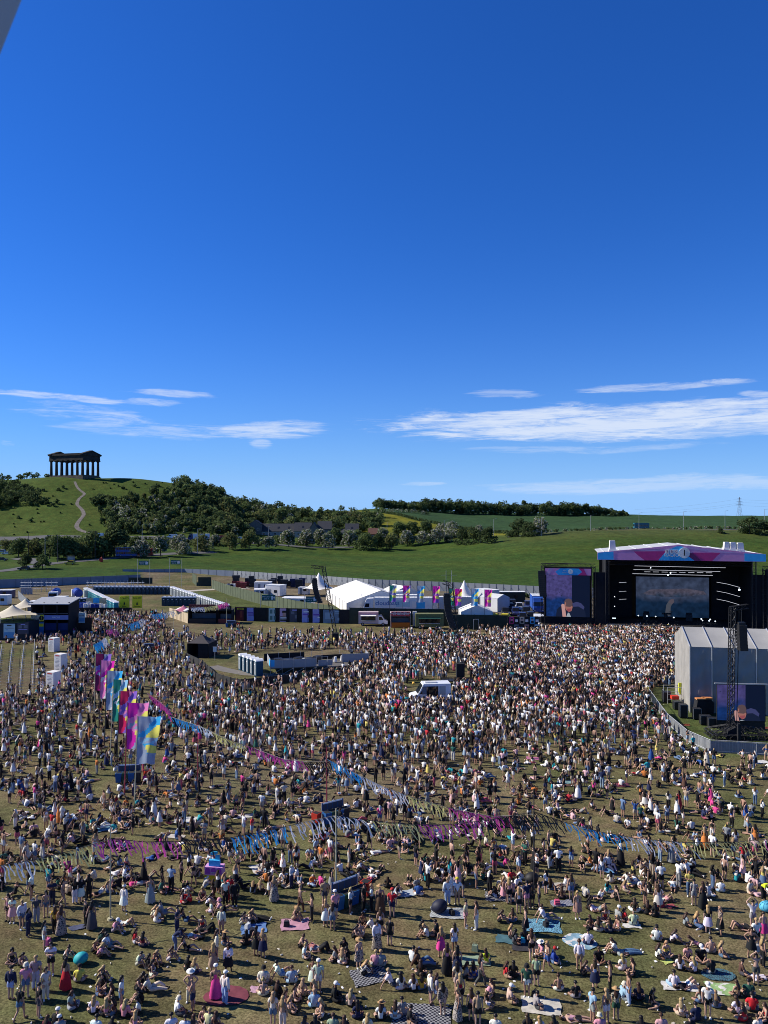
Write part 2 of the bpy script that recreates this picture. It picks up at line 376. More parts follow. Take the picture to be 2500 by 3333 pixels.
hill_px = [(243, 1569), (247, 1580), (253, 1592), (266, 1602), (281, 1609), (268, 1617), (256, 1626), (249, 1646), (262, 1654), (270, 1663), (274, 1677), (266, 1687), (257, 1697), (247, 1716), (256, 1726), (280, 1733), (308, 1741)]
hp = [hit(*p) for p in hill_px]
ribbon('hill_path', hp, (1.6, 2.8), stone_path, 0.12, step=2.0)
ribbon('road', [hit(-150, 1868), hit(30, 1858), hit(110, 1843), hit(190, 1833), hit(280, 1826), hit(400, 1815), hit(520, 1806), hit(700, 1798)], 7, asphalt, 0.10)
ribbon('side_road', [hit(170, 1838), hit(120, 1832), hit(90, 1822), hit(60, 1818)], 8, asphalt, 0.14)
ribbon('main_road', [Vector((PU(u, 436), 436, 0)) for u in (-200, 100, 300, 500, 700, 900, 1150)], 9, asphalt, 0.15)
ribbon('lane', [Vector((PU(u, 446), 446, 0)) for u in (1650, 1900, 2100, 2300, 2700)], 5, asphalt, 0.15)
ribbon('track', [Vector((-72, 238, 0)), Vector((-62, 246, 0)), Vector((-56, 252, 0)), Vector((-45, 256, 0))], 4, mat('concrete_track', (0.42, 0.38, 0.33), 0.9, .1, .5), 0.03)
# ---------------------------------------------------------------- trees, woods, hedges
def leaf_cloud(rng, blobs, n, size, squash=0.9):
    """n leaf-sized quads scattered in the shells of several blobs"""
    B = np.array(blobs, float); wgt = B[:, 3] ** 2; k = rng.choice(len(B), n, p=wgt / wgt.sum())
    d = rng.normal(size=(n, 3)); d /= np.linalg.norm(d, axis=1)[:, None]
    r = B[k, 3] * (0.55 + 0.5 * rng.random(n) ** 0.6); c = B[k, :3] + d * r[:, None] * np.array([1, 1, squash])
    nrm = d + rng.normal(size=(n, 3)) * 0.7; nrm /= np.linalg.norm(nrm, axis=1)[:, None]
    t = np.cross(nrm, rng.normal(size=(n, 3))); t /= np.linalg.norm(t, axis=1)[:, None] + 1e-9; b = np.cross(nrm, t)
    s = size * (0.6 + 0.8 * rng.random(n))[:, None]
    V = np.stack([c - t * s - b * s * .6, c + t * s - b * s * .45, c + t * s * .8 + b * s * .6, c - t * s * .9 + b * s * .5], 1).reshape(-1, 3)
    return V, np.arange(n * 4).reshape(n, 4), d, k
def crown_blobs(rng, h, wd, n, low=0.28):
    out = [(0, 0, h * 0.62, wd * 0.33)]
    for i in range(n):
        a = rng.random() * 6.28; t = low + (0.92 - low) * rng.random(); rr = wd * 0.5 * math.sin(min(1, (1.05 - t) * 1.5) * 1.4) * (0.35 + 0.5 * rng.random())
        out.append((math.cos(a) * rr, math.sin(a) * rr, h * t, wd * (0.13 + 0.12 * rng.random())))
    return out
def leaf_colours(rng, n, k, base, alt, frac, d=None):
    C = np.empty((n, 3)); C[:] = base; tone = 0.72 + 0.6 * rng.random(k.max() + 1); C *= tone[k][:, None] * (0.75 + 0.5 * rng.random(n))[:, None]
    m = rng.random(n) < frac; C[m] = np.array(alt) * (0.7 + 0.5 * rng.random(m.sum()))[:, None]; return np.repeat(C, 4, 0)
leafm = attrmat('foliage', 'gcol', 0.85, 0.15, 0.6, spec=0.15)
def translucent(m, f):
    t = m.node_tree; b = t.nodes['Principled BSDF']; out = [q for q in t.nodes if q.type == 'OUTPUT_MATERIAL'][0]; tr = t.nodes.new('ShaderNodeBsdfTranslucent'); ms = t.nodes.new('ShaderNodeMixShader'); ms.inputs[0].default_value = f
    mx = [q for q in t.nodes if q.type == 'MIX'][0]; t.links.new(mx.outputs[2], tr.inputs[0]); t.links.new(b.outputs[0], ms.inputs[1]); t.links.new(tr.outputs[0], ms.inputs[2]); t.links.new(ms.outputs[0], out.inputs[0]); return m
translucent(leafm, .38); bark = mat('bark', (0.09, 0.07, 0.05), 0.95, 0.3, 2)
DK, MD, LT, OL, BL = (0.058, 0.084, 0.032), (0.090, 0.126, 0.044), (0.115, 0.155, 0.055), (0.135, 0.142, 0.05), (0.42, 0.41, 0.34)
KINDS = {'dark': (DK, MD, .25), 'mid': (MD, LT, .3), 'light': (LT, OL, .3), 'olive': (OL, LT, .3), 'may': (MD, BL, .42)}
TREES = {}
def tree_proto(kind, shape, seed):
    key = (kind, shape, seed)
    if key in TREES: return TREES[key]
    rng = np.random.default_rng(seed + 11 * len(kind)); low = 0.06 if shape == 'bush' else 0.26
    blobs = crown_blobs(rng, 1.0, {'bush': 1.15, 'round': 0.95, 'tall': 0.7}[shape], 13, low); n = 1500
    V, Q, d, k = leaf_cloud(rng, blobs, n, 0.04); b, a, f = KINDS[kind]
    c = raw_mesh('crown', V, Q, leaf_colours(rng, n, k, b, a, f), False, [leafm]); me_c = c.data; bpy.data.objects.remove(c)
    t = MB(); t.cyl((0, 0, -.05), (0.01, 0, .35), .028, .02, 7); t.cyl((0.01, 0, .35), (0, .01, .7), .02, .008, 6)
    for j in range(5):
        an = j * 1.3 + seed; t.cyl((0, 0, .28 + .06 * j), (math.cos(an) * .25, math.sin(an) * .25, .5 + .07 * j), .012, .004, 5)
    o = t.build('trunk', bark); me_t = o.data; bpy.data.objects.remove(o)
    TREES[key] = (me_c, me_t); return TREES[key]
def tree(p, h, kind, shape, label, group=None, name='tree', wide=1.0):
    wide *= 1.12
    seed = random.randrange(3); mc, mt = tree_proto(kind, shape, seed)
    r = thing(name, label, 'bush' if shape == 'bush' else 'tree', p, random.random() * 6.28, group); r.scale = (h * wide, h * wide, h)
    for n, me in (('trunk', mt), ('crown', mc)):
        o = bpy.data.objects.new(n, me); COL.objects.link(o); o.parent = r
    return r
def ptree(u, v, hpx, kind, shape, label, group=None, name='tree', wide=1.0):
    p = hit(u, v); return tree(p, 1.25 * hpx * p.y / FP, kind, shape, label, group, name, wide)
RW = 'row of trees along the far edge of the green field'
for u, v, h, k, sh, lb in [
    (661, 1793, 44, 'olive', 'bush', 'olive green bushy tree at left end of the field edge row'),
    (699, 1776, 28, 'may', 'round', 'small white blossom tree between two olive bushy trees'),
    (748, 1790, 42, 'olive', 'bush', 'wide olive bush below the pub car park, beside the small blossom tree'),
    (811, 1789, 46, 'olive', 'bush', 'wide olive bushy tree below the gabled end of the long low building'),
    (876, 1787, 34, 'may', 'round', 'short white blossom tree standing alone on thin trunk below the low wing'),
    (940, 1780, 46, 'may', 'round', 'rounded may blossom tree in front of the long low roof'),
    (997, 1780, 44, 'may', 'round', 'rounded may blossom tree in front of first tall gable'),
    (1043, 1770, 40, 'may', 'round', 'may blossom tree in front of second tall gable'),
    (1070, 1787, 40, 'may', 'round', 'pale may blossom tree leading the middle cluster'),
    (1094, 1770, 42, 'mid', 'round', 'green tree tucked behind the pale blossom tree of the middle cluster'),
    (1136, 1783, 48, 'may', 'round', 'broad may blossom tree below the dark gabled house'),
    (1165, 1775, 42, 'mid', 'round', 'green tree right of the broad may blossom tree'),
    (1190, 1790, 46, 'mid', 'bush', 'large green bush at the bend of the field edge'),
    (1228, 1787, 38, 'dark', 'bush', 'dark green bush right of the large green bush at the bend'),
    (1243, 1762, 36, 'may', 'round', 'may blossom tree peeping over the dark green bush'),
    (1275, 1790, 40, 'olive', 'bush', 'grey green willow bush in front of the light pole'),
    (1297, 1753, 44, 'mid', 'round', 'green tree behind at foot of the yellow field, leftmost of three'),
    (1326, 1778, 42, 'may', 'round', 'white blossom tree, first of three on the rough verge'),
    (1343, 1749, 42, 'mid', 'round', 'green tree at foot of yellow field, middle of three'),
    (1375, 1774, 37, 'may', 'round', 'white blossom tree, second of three on the rough verge'),
    (1386, 1753, 48, 'mid', 'tall', 'tall green tree at foot of yellow field, rightmost of three'),
    (1417, 1770, 39, 'may', 'round', 'white blossom tree, third of three on the rough verge'),
    (1436, 1751, 38, 'may', 'bush', 'spreading may bush left of the big blossom bush'),
    (1457, 1764, 22, 'may', 'bush', 'smallest may bush of the row, on open grass'),
    (1470, 1753, 46, 'may', 'bush', 'biggest may blossom bush of the row'),
    (1504, 1770, 40, 'dark', 'bush', 'dark green round bush, first of the three at the row end'),
    (1542, 1770, 40, 'dark', 'bush', 'dark green round bush, second of the three at the row end'),
    (1586, 1768, 40, 'dark', 'bush', 'dark green round bush, last at the right row end by the pole'),
    (1558, 1738, 24, 'may', 'bush', 'may bush peeping above the three dark green bushes')]:
    ptree(u, v, h, k, sh, lb, RW, wide=1.0 if sh != 'bush' else 0.95)
LF = 'trees by the road at the foot of the hill'
for u, v, h, k, sh, lb in [
    (87, 1852, 38, 'dark', 'round', 'small dark street tree left of a pair on the verge'),
    (139, 1852, 40, 'mid', 'round', 'small street tree right of a pair on the verge'),
    (61, 1812, 46, 'mid', 'round', 'green tree by the parked cars left of the roundabout'),
    (110, 1808, 40, 'olive', 'bush', 'olive thicket behind the pair of street trees'),
    (162, 1819, 58, 'dark', 'round', 'dark tree behind the leaning street lamp'),
    (192, 1821, 60, 'mid', 'round', 'green tree behind the bus shelter, left one'),
    (228, 1819, 56, 'mid', 'round', 'green tree right behind the bus shelter'),
    (268, 1817, 40, 'olive', 'bush', 'low olive tree in front of the tall roadside pair'),
    (301, 1815, 72, 'mid', 'round', 'tall green tree below the white van, left of a pair'),
    (337, 1814, 50, 'dark', 'bush', 'dark bush between the two tall roadside trees'),
    (372, 1811, 74, 'dark', 'round', 'tallest dark tree of the roadside, beside the blue bus'),
    (439, 1793, 36, 'mid', 'round', 'small green tree above the blue bus'),
    (458, 1815, 48, 'may', 'round', 'white blossom tree in front of the red bus'),
    (523, 1812, 58, 'may', 'tall', 'tall slim white blossom tree standing alone on grass'),
    (580, 1801, 46, 'may', 'round', 'white blossom tree, left of a pair beside the road'),
    (597, 1805, 34, 'may', 'bush', 'low white blossom bush, right of a pair beside the road'),
    (20, 1795, 30, 'olive', 'bush', 'low olive bush behind the parked cars')]:
    ptree(u, v, h, k, sh, lb, LF)
for u, v, h, lb in [(1688, 1746, 42, 'dark rounded thicket at the left end of the lane hedge'), (1722, 1746, 36, 'dark thicket in the middle of the lane hedge clump'),
                    (1755, 1742, 44, 'may covered thicket at the right of the lane hedge clump')]:
    ptree(u, v, h, 'may' if u > 1750 else 'dark', 'bush', lb, 'bush clump by the lane', wide=1.2)
for u, v, h, lb in [(2440, 1738, 42, 'big dark bush clump by the lane above the stage roof'), (2490, 1740, 34, 'dark bush at the right edge above the stage roof'), (2345, 1737, 14, 'small dark bush right of the lane bus')]:
    ptree(u, v, h, 'dark', 'bush', lb, 'dark bushes by the lane', wide=1.25)

def wood(name, items, nleaf, lsize):
    """a far-off wood that reads as one mass: many crowns in one object"""
    Vs, Cs = [], []
    for (p, h, wd, kind) in items:
        b, a, f = KINDS[kind]; blobs = crown_blobs(RNG, h, wd, 6, 0.1); V, Q, d, k = leaf_cloud(RNG, blobs, nleaf, lsize * (0.6 + 0.05 * h))
        Vs.append(V + np.array(p)); Cs.append(leaf_colours(RNG, nleaf, k, np.array(b) * (0.75 + 0.6 * RNG.random()), a, f))
    V = np.concatenate(Vs); o = raw_mesh(name, V, np.arange(len(V)).reshape(-1, 4), np.concatenate(Cs), False, [leafm]); o['kind'] = 'stuff'; return o
def inpoly(u, v, P):
    c = False; j = len(P) - 1
    for i in range(len(P)):
        if (P[i][1] > v) != (P[j][1] > v) and u < (P[j][0] - P[i][0]) * (v - P[i][1]) / (P[j][1] - P[i][1]) + P[i][0]: c = not c
        j = i
    return c
def scatter(poly, n, hr, kinds, wr=(0.8, 1.3)):
    us = [p[0] for p in poly]; vs_ = [p[1] for p in poly]; out = []; tries = 0
    while len(out) < n and tries < n * 30:
        tries += 1; u = random.uniform(min(us), max(us)); v = random.uniform(min(vs_), max(vs_))
        if not inpoly(u, v, poly): continue
        p = hit(u, v)
        if p is None: continue
        h = random.uniform(*hr); out.append(((p.x, p.y, p.z - h * .08), h, h * random.uniform(*wr), random.choice(kinds)))
    return out
mixk = ['dark'] * 5 + ['mid'] * 6 + ['may'] * 4 + ['olive', 'light', 'light']
items = scatter([(316, 1690), (365, 1645), (443, 1622), (506, 1606), (570, 1604), (650, 1612), (760, 1632), (880, 1655), (1010, 1668), (1130, 1680), (1235, 1690), (1240, 1740), (1050, 1742), (830, 1740), (640, 1742), (470, 1742), (395, 1738), (340, 1712)], 600, (3.0, 6.6), mixk)
items += scatter([(620, 1640), (800, 1650), (1010, 1672), (1240, 1690), (1245, 1738), (900, 1738), (700, 1735)], 200, (5.5, 9.5), ['dark', 'mid', 'mid', 'olive', 'light'])
items += scatter([(560, 1588), (600, 1584), (660, 1598), (760, 1625), (700, 1640), (600, 1612)], 60, (5, 9.5), ['mid', 'mid', 'dark'])
items += scatter([(291, 1640), (330, 1628), (375, 1640), (360, 1648), (300, 1650)], 26, (3.5, 6), ['dark', 'mid'])
# the skyline of the wood, right of the hilltop
for u, v in [(575, 1584), (592, 1576), (640, 1590), (668, 1596), (690, 1602), (720, 1610), (745, 1612), (770, 1622), (800, 1630), (840, 1640), (880, 1646), (925, 1650), (960, 1652), (1000, 1655), (1040, 1660), (1080, 1662), (1110, 1664), (1150, 1668), (1190, 1668), (1230, 1670)]:
    Y = 575 + random.uniform(-8, 8); x = PU(u, Y); items.append(((x, Y, float(H(x, Y)) - .5), random.uniform(5.8, 9.2), random.uniform(7, 11), random.choice(['mid', 'dark', 'mid'])))
wood('hillside_woodland', items, 210, 0.52)
items = scatter([(-60, 1570), (20, 1575), (75, 1590), (110, 1612), (140, 1625), (135, 1640), (60, 1652), (-60, 1662)], 120, (4, 8), ['dark'] * 5 + ['mid'])
items += scatter([(60, 1650), (180, 1650), (195, 1640), (170, 1625), (120, 1640)], 16, (2, 4), ['dark', 'mid'])
for u in (2, 14, 28, 62, 70, 82, 95, 110, 122, 150, 158): 
    Y = 568; x = PU(u, Y); items.append(((x, Y, float(H(x, Y)) - .6), random.uniform(3, 6.5) if u < 130 else 3.2, random.uniform(4, 6), 'mid'))
for u, v in [(100, 1700), (60, 1690), (190, 1600), (205, 1592), (140, 1600), (440, 1585), (515, 1585), (400, 1592), (510, 1582)]:
    p = hit(u, v); items.append(((p.x, p.y, p.z), random.uniform(1.2, 2.6), 3, 'mid'))
items += scatter([(-40, 1660), (240, 1600), (250, 1740), (-40, 1755)], 16, (.5, 1.1), ['light', 'mid'])
items += scatter([(280, 1570), (540, 1570), (430, 1610), (300, 1640), (290, 1735), (270, 1735), (290, 1660)], 14, (.5, 1.1), ['light', 'mid'])
wood('hilltop_scrub', items, 130, 0.5)
items = []
for u in np.arange(1225, 2040, 5.5):
    Y = 672 + (u - 1240) * 0.10 + random.uniform(-6, 10); x = PU(u, Y); hh = 12.0 if u > 1380 else 9.0
    hh *= random.uniform(0.8, 1.15); hh *= 1.0 if u < 1900 else max(0.35, 1 - (u - 1900) / 220)
    items.append(((x, Y, float(H(x, Y)) - 1.0), hh, hh * random.uniform(0.8, 1.2), random.choice(['dark', 'dark', 'dark', 'mid'])))
wood('ridge_woodland', items, 330, 0.5)
items = scatter([(640, 1772), (800, 1762), (1240, 1752), (1420, 1745), (1600, 1752), (1600, 1768), (1400, 1772), (1240, 1786), (900, 1780), (640, 1790)], 150, (1.6, 4.6), ['dark', 'mid', 'mid', 'may'])
items += scatter([(30, 1775), (150, 1768), (250, 1760), (400, 1762), (400, 1812), (200, 1818), (90, 1806), (30, 1800)], 120, (2.0, 5.5), ['dark', 'mid', 'olive', 'mid'])
items += scatter([(395, 1770), (640, 1760), (640, 1780), (395, 1795)], 40, (1.2, 3.2), ['dark', 'mid', 'may'])
wood('roadside_scrub', items, 150, 0.42)
def hedge(name, label, pts, h, wd, kinds=('dark', 'mid'), step=2.2):
    Vs, Cs = [], []
    for a, b in zip(pts[:-1], pts[1:]):
        n = max(1, int((b - a).length / step))
        for i in range(n):
            p = a.lerp(b, (i + random.random()) / n); k = random.choice(kinds); bb, al, f = KINDS[k]
            V, Q, d, kk = leaf_cloud(RNG, [(0, 0, h * .45, wd * .5), (random.uniform(-1, 1), 0, h * .6, wd * .42)], 60, 0.3)
            Vs.append(V + np.array((p.x, p.y, float(H(p.x, p.y))))); Cs.append(leaf_colours(RNG, 60, kk, bb, al, f))
    V = np.concatenate(Vs); o = raw_mesh(name, V, np.arange(len(V)).reshape(-1, 4), np.concatenate(Cs), False, [leafm]); return tag(o, label, 'hedge')
hedge('hedge', 'dark clipped hedge along the main road below the hill', [Vector((PU(u, 430), 430, 0)) for u in (255, 420, 560, 690)], 1.6, 1.8)
hedge('hedge', 'dark hedge above the tall blossom tree, lower of two', [hit(u, v) for u, v in ((400, 1772), (520, 1770), (640, 1768), (760, 1765), (900, 1762))], 1.6, 1.8)
hedge('hedge', 'long hedge dividing the yellow field from the dark green crop', [Vector((PU(u, Y), Y, 0)) for u, Y in ((1250, 600), (1330, 575), (1440, 541), (1560, 505), (1640, 480), (1690, 468))], 2.2, 2.4)
hedge('hedge', 'flowering hedge running along the far lane on the skyline field', [Vector((PU(u, 470), 470, 0)) for u in (1640, 1760, 1850, 2000, 2150, 2300, 2420, 2560)], 1.9, 2.2, ('may', 'mid'))
hedge('hedge', 'dark hedge along the top of the yellow field under the ridge wood', [Vector((PU(u, 605 + (u - 1240) * .1), 605 + (u - 1240) * .1, 0)) for u in (1225, 1300, 1400)], 3.0, 3.0, ('dark', 'may'))
hedge('hedge', 'scrubby hedge below the hill beside the parked cars', [hit(u, v) for u, v in ((-40, 1772), (60, 1768), (150, 1762), (250, 1757))], 2, 2)
hedge('hedge', 'ragged brambles in front of the right perimeter fence', [Vector((PU(u, 226), 226, 0)) for u in (1590, 1680, 1770)], 1.2, 1.6, ('olive', 'dark'))

# ---------------------------------------------------------------- the temple on the hill
soot = mat('sooty_sandstone', (0.040, 0.036, 0.031), 0.95, 0.55, 0.55); soot2 = mat('weathered_sandstone', (0.12, 0.10, 0.075), 0.95, 0.5, 0.5)
tp = Vector((PU(243, 560), 560, 0)); tp.z = float(H(tp.x, tp.y)) - 0.3
tm = thing('hilltop_temple', 'blackened Greek temple monument with open roof on top of the green hill', 'monument', tp, R(-22))
LX, LY, CHH = 14.6, 7.6, 10.6          # half length, half width, column height
m = MB()
for i, (a, b, z0, z1) in enumerate(((16.2, 9.2, -2.2, .6), (15.7, 8.7, .6, 1.2), (15.3, 8.3, 1.2, 1.9))): m.box((0, 0, (z0 + z1) / 2), (2 * a, 2 * b, z1 - z0))
m.build('base', soot2, tm)
cols = [(-LX + i * 2 * LX / 6, s * LY) for i in range(7) for s in (-1, 1)] + [(s * LX, y) for s in (-1, 1) for y in (-LY / 3, LY / 3)]
for x, y in cols:
    m = MB(); m.cyl((x, y, 1.9), (x, y, 1.9 + CHH - 1.0), 1.02, .80, 20); m.cyl((x, y, 1.9 + CHH - 1.0), (x, y, 1.9 + CHH - .45), .80, 1.2, 20); m.box((x, y, 1.9 + CHH - .22), (2.5, 2.5, .46))
    m.build('column', soot, tm)
m = MB(); zt = 1.9 + CHH
for s in (-1, 1):
    m.box((0, s * LY, zt + .85), (2 * LX + 2.2, 2.0, 1.7)); m.box((0, s * (LY), zt + 2.55), (2 * LX + 2.2, 1.8, 1.69)); m.box((0, s * (LY + .15), zt + 3.7), (2 * LX + 3.4, 2.8, .62)); m.box((0, s * (LY - .2), zt + 4.5), (2 * LX + 2.2, 1.6, 1.0))
    m.box((s * LX, 0, zt + .853), (2.0, 2 * LY - 2.01, 1.7)); m.box((s * LX, 0, zt + 2.553), (1.8, 2 * LY - 1.81, 1.69)); m.box((s * (LX + .15), 0, zt + 3.703), (2.8, 2 * LY - 2.6, .62))
    for k in range(15): m.box((-LX + k * 2 * LX / 14, s * (LY + .93), zt + 2.5), (.75, .12, 1.3))
    for k in range(7): m.box((s * (LX + .93), -LY + k * 2 * LY / 6, zt + 2.5), (.12, .75, 1.3))
m.build('entablature', soot, tm)
for s in (-1, 1):
    m = MB(); m.prism([(-9.2, 0), (9.2, 0), (0, 2.7)], (0, 1, 0), (0, 0, 1), (s * -2.2, 0, 0), origin=(s * 16.0, 0, zt + 4.02))
    for q in (-1, 1): m.prism([(0, 0), (9.5, -2.8), (9.5, -2.2), (0, .6)], (0, q, 0), (0, 0, 1), (s * -3.0, 0, 0), origin=(s * 16.4, 0, zt + 6.75))
    m.build('pediment', soot, tm)

# ---------------------------------------------------------------- buildings at the hill foot
slate = mat('slate_roof', (0.050, 0.052, 0.06), 0.8, 0.2, 1.5); stonew = mat('rubble_wall', (0.16, 0.14, 0.12), 0.9, 0.3, 1.0); palew = mat('pale_wall', (0.34, 0.31, 0.27), 0.9, .15, .6)
glass = mat('window_glass', (0.03, 0.035, 0.045), 0.15, 0.1, 1, spec=.6); whitef = mat('white_frame', (0.6, 0.6, 0.58), .6, .05)
def house(name, label, u0, u1, v, Y, eave, ridge, depth, along=True, wins=0, wallm=None, sky=0, rz=0.0, roofm=None):
    x0, x1 = PU(u0, Y), PU(u1, Y); wd = abs(x1 - x0); zb = float(H((x0 + x1) / 2, Y)) - .4
    r = thing(name, label, 'house', ((x0 + x1) / 2, Y, zb), rz); m = MB(); m.box((0, depth / 2, eave / 2), (wd, depth, eave))
    if along:
        for s in (-1, 1): m.prism([(0, 0), (depth, 0), (depth / 2, ridge - eave)], (0, 1, 0), (0, 0, 1), (-.25 * s, 0, 0), origin=(s * wd / 2, 0, eave))
    else: m.prism([(-wd / 2, 0), (wd / 2, 0), (0, ridge - eave)], (1, 0, 0), (0, 0, 1), (0, .25, 0), origin=(0, 0, eave))
    m.build('wall', wallm or stonew, r); m = MB(); o = .35; t = .18
    if along:
        k = (ridge - eave) / (depth / 2)
        for s in (0, 1):
            m.prism([(-o, -k * o), (depth / 2, ridge - eave), (depth / 2, ridge - eave + t), (-o, -k * o + t)], (0, 1 - 2 * s, 0), (0, 0, 1), (wd + 2 * o, 0, 0), origin=(-wd / 2 - o, depth * s, eave + .02))
    else:
        k = (ridge - eave) / (wd / 2)
        for s in (-1, 1): m.prism([(wd / 2 + o, -k * o), (0, ridge - eave), (0, ridge - eave + t), (wd / 2 + o, -k * o + t)], (s, 0, 0), (0, 0, 1), (0, depth + 2 * o, 0), origin=(0, -o, eave + .02))
    m.build('roof', roofm or slate, r)
    for i in range(wins):
        x = -wd / 2 + wd * (i + .5) / wins; f = MB(); f.box((x, -.03, eave * .52), (1.5, .12, 1.5)); f = f.build('window', whitef, r); g = MB(); g.box((x, -.10, eave * .52), (1.25, .06, 1.25)); g.build('pane', glass, f)
    for i in range(sky):
        x = -wd / 2 + wd * (i + .6) / (sky + .2); yy = depth * .22; zz = eave + (ridge - eave) * .44 + .27; k = math.atan((ridge - eave) / (depth / 2))
        f = MB(); f.box((0, 0, 0), (1.1, 1.5, .12)); q = f.build('roof_window', glass, r, loc=(x, yy, zz)); q.rotation_euler = (k, 0, 0)
    return r
house('long_building', 'long low dark roofed building with roof windows below the wood', 850, 960, 1742, 492, 3.6, 8.2, 9, True, 6, palew, 3)
house('gabled_house', 'small gabled end house with bright fascia at left of the long low building', 810, 850, 1742, 490, 6.6, 9.2, 8, False, 2, stonew)
house('lean_to', 'low porch block at the left of the gabled end house', 790, 812, 1745, 488, 3.0, 4.2, 6, True, 1, palew)
house('stone_house', 'tall slate roofed house, first right of the long low building', 958, 1012, 1745, 488, 4.6, 9.6, 9, True, 2, palew, 1)
house('stone_house', 'tall narrow gable house between the two slate roofs', 1008, 1034, 1748, 486, 6.2, 9.8, 9, False, 2, stonew)
house('stone_house', 'tall slate roofed house, second right behind the narrow gable', 1034, 1078, 1745, 489, 5.2, 9.9, 9, True, 2, stonew)
house('gabled_house', 'dark roofed gabled house standing apart at the right of the group', 1124, 1166, 1748, 486, 3.6, 8.6, 9, True, 2, palew, 1)
house('low_shed', 'low slate outbuilding between the houses and trees', 1080, 1128, 1748, 489, 2.8, 4.8, 7, True, 2, stonew)
house('red_roof_house', 'brick cottage half hidden in trees at the foot of the yellow field', 1200, 1228, 1730, 478, 3.4, 6.8, 7, True, 1, mat('old_brick', (0.22, 0.1, 0.07), .9, .2, 2), 0, 0, mat('red_tiles', (0.16, 0.08, 0.06), .9, .2, 2))

# ---------------------------------------------------------------- vehicles
tyre = mat('tyre_rubber', (0.015, 0.015, 0.016), .9, .1); chrome = mat('steel_hub', (0.4, 0.4, 0.42), .4, .1, metal=.7); dglass = mat('dark_car_glass', (0.012, 0.014, 0.018), .08, .05, spec=.6)
def paint(name, rgb): return mat('paint_' + name, rgb, .35, .06, .8, spec=.5)
lampm = mat('head_lamp_glass', (0.7, 0.7, 0.68), .2, .05); tailm = mat('tail_lamp_red', (0.3, 0.01, 0.01), .3, .05)
def wheels(r, xs, hw, rad=.36, wd=.24):
    for x in xs:
        for s in (-1, 1):
            m = MB(); m.cyl((x, s * (hw - wd), rad), (x, s * hw, rad), rad, n=18); o = m.build('wheel', tyre, r); m = MB(); m.cyl((x, s * (hw - .02), rad), (x, s * (hw + .015), rad), rad * .55, n=12); m.build('rim', chrome, o)
def lamps(r, xf, xr, hw, z=.75):
    for s in (-1, 1):
        m = MB(); m.box((xf, s * (hw - .25), z), (.06, .36, .18)); m.build('headlight', lampm, r); m = MB(); m.box((xr, s * (hw - .2), z + .1), (.06, .2, .3)); m.build('tail_light', tailm, r)
def car(label, p, rz, pm, L=4.5, h=1.55, group=None, name='parked_car'):
    """front towards local +X"""
    r = thing(name, label, 'car', p, rz, group); a = L / 2; w_ = .9
    m = MB(); m.prism([(-a, .3), (a, .3), (a, .62), (a - .25, .82), (a - 1.15, .95), (-a + .1, .98), (-a, .7)], (1, 0, 0), (0, 0, 1), (0, 2 * w_, 0), origin=(0, -w_, 0))
    m.prism([(-a + .12, .98), (a - 1.25, .96), (a - 1.95, h), (-a + .75, h)], (1, 0, 0), (0, 0, 1), (0, 2 * w_ - .24, 0), origin=(0, -w_ + .12, 0)); m.build('body', pm, r)
    m = MB()
    for s in (-1, 1): m.prism([(-a + .5, 1.02), (a - 1.5, 1.02), (a - 1.98, h - .1), (-a + .85, h - .1)], (1, 0, 0), (0, 0, 1), (0, .02 * s, 0), origin=(0, s * (w_ - .115), 0))
    m.build('side_window', dglass, r)
    m = MB(); m.add([(a - 1.27, -w_ + .2, 1.0), (a - 1.27, w_ - .2, 1.0), (a - 1.93, w_ - .25, h - .05), (a - 1.93, -w_ + .25, h - .05)], [(0, 1, 2, 3)]); [m.v.__setitem__(i, (v[0] + .03, v[1], v[2] + .02)) for i, v in enumerate(m.v)]; m.build('windscreen', dglass, r)
    wheels(r, (-a + .85, a - .85), w_ + .01); lamps(r, a - .02, -a + .0, w_); return r
def van(label, p, rz, pm, L=5.6, h=2.5, group=None, name='van', cat='van'):
    r = thing(name, label, cat, p, rz, group); a = L / 2; w_ = 1.0
    m = MB(); m.prism([(-a, .35), (a, .35), (a, .85), (a - .15, 1.05), (a - .95, 1.25), (a - 1.65, h), (-a + .05, h), (-a, h - .1)], (1, 0, 0), (0, 0, 1), (0, 2 * w_, 0), origin=(0, -w_, 0)); m.build('body', pm, r)
    m = MB(); m.add([(a - .93, -.85, 1.32), (a - .93, .85, 1.32), (a - 1.58, .8, h - .2), (a - 1.58, -.8, h - .2)], [(0, 1, 2, 3)]); [m.v.__setitem__(i, (v[0] + .06, v[1], v[2] + .02)) for i, v in enumerate(m.v)]; m.build('windscreen', dglass, r)
    m = MB()
    for s in (-1, 1): m.prism([(a - 2.4, 1.3), (a - 1.15, 1.3), (a - 1.62, h - .45), (a - 2.4, h - .45)], (1, 0, 0), (0, 0, 1), (0, .02 * s, 0), origin=(0, s * (w_ + .003), 0))
    m.build('side_window', dglass, r); wheels(r, (-a + 1.1, a - 1.0), w_ + .01); lamps(r, a - .04, -a, w_, .85); return r
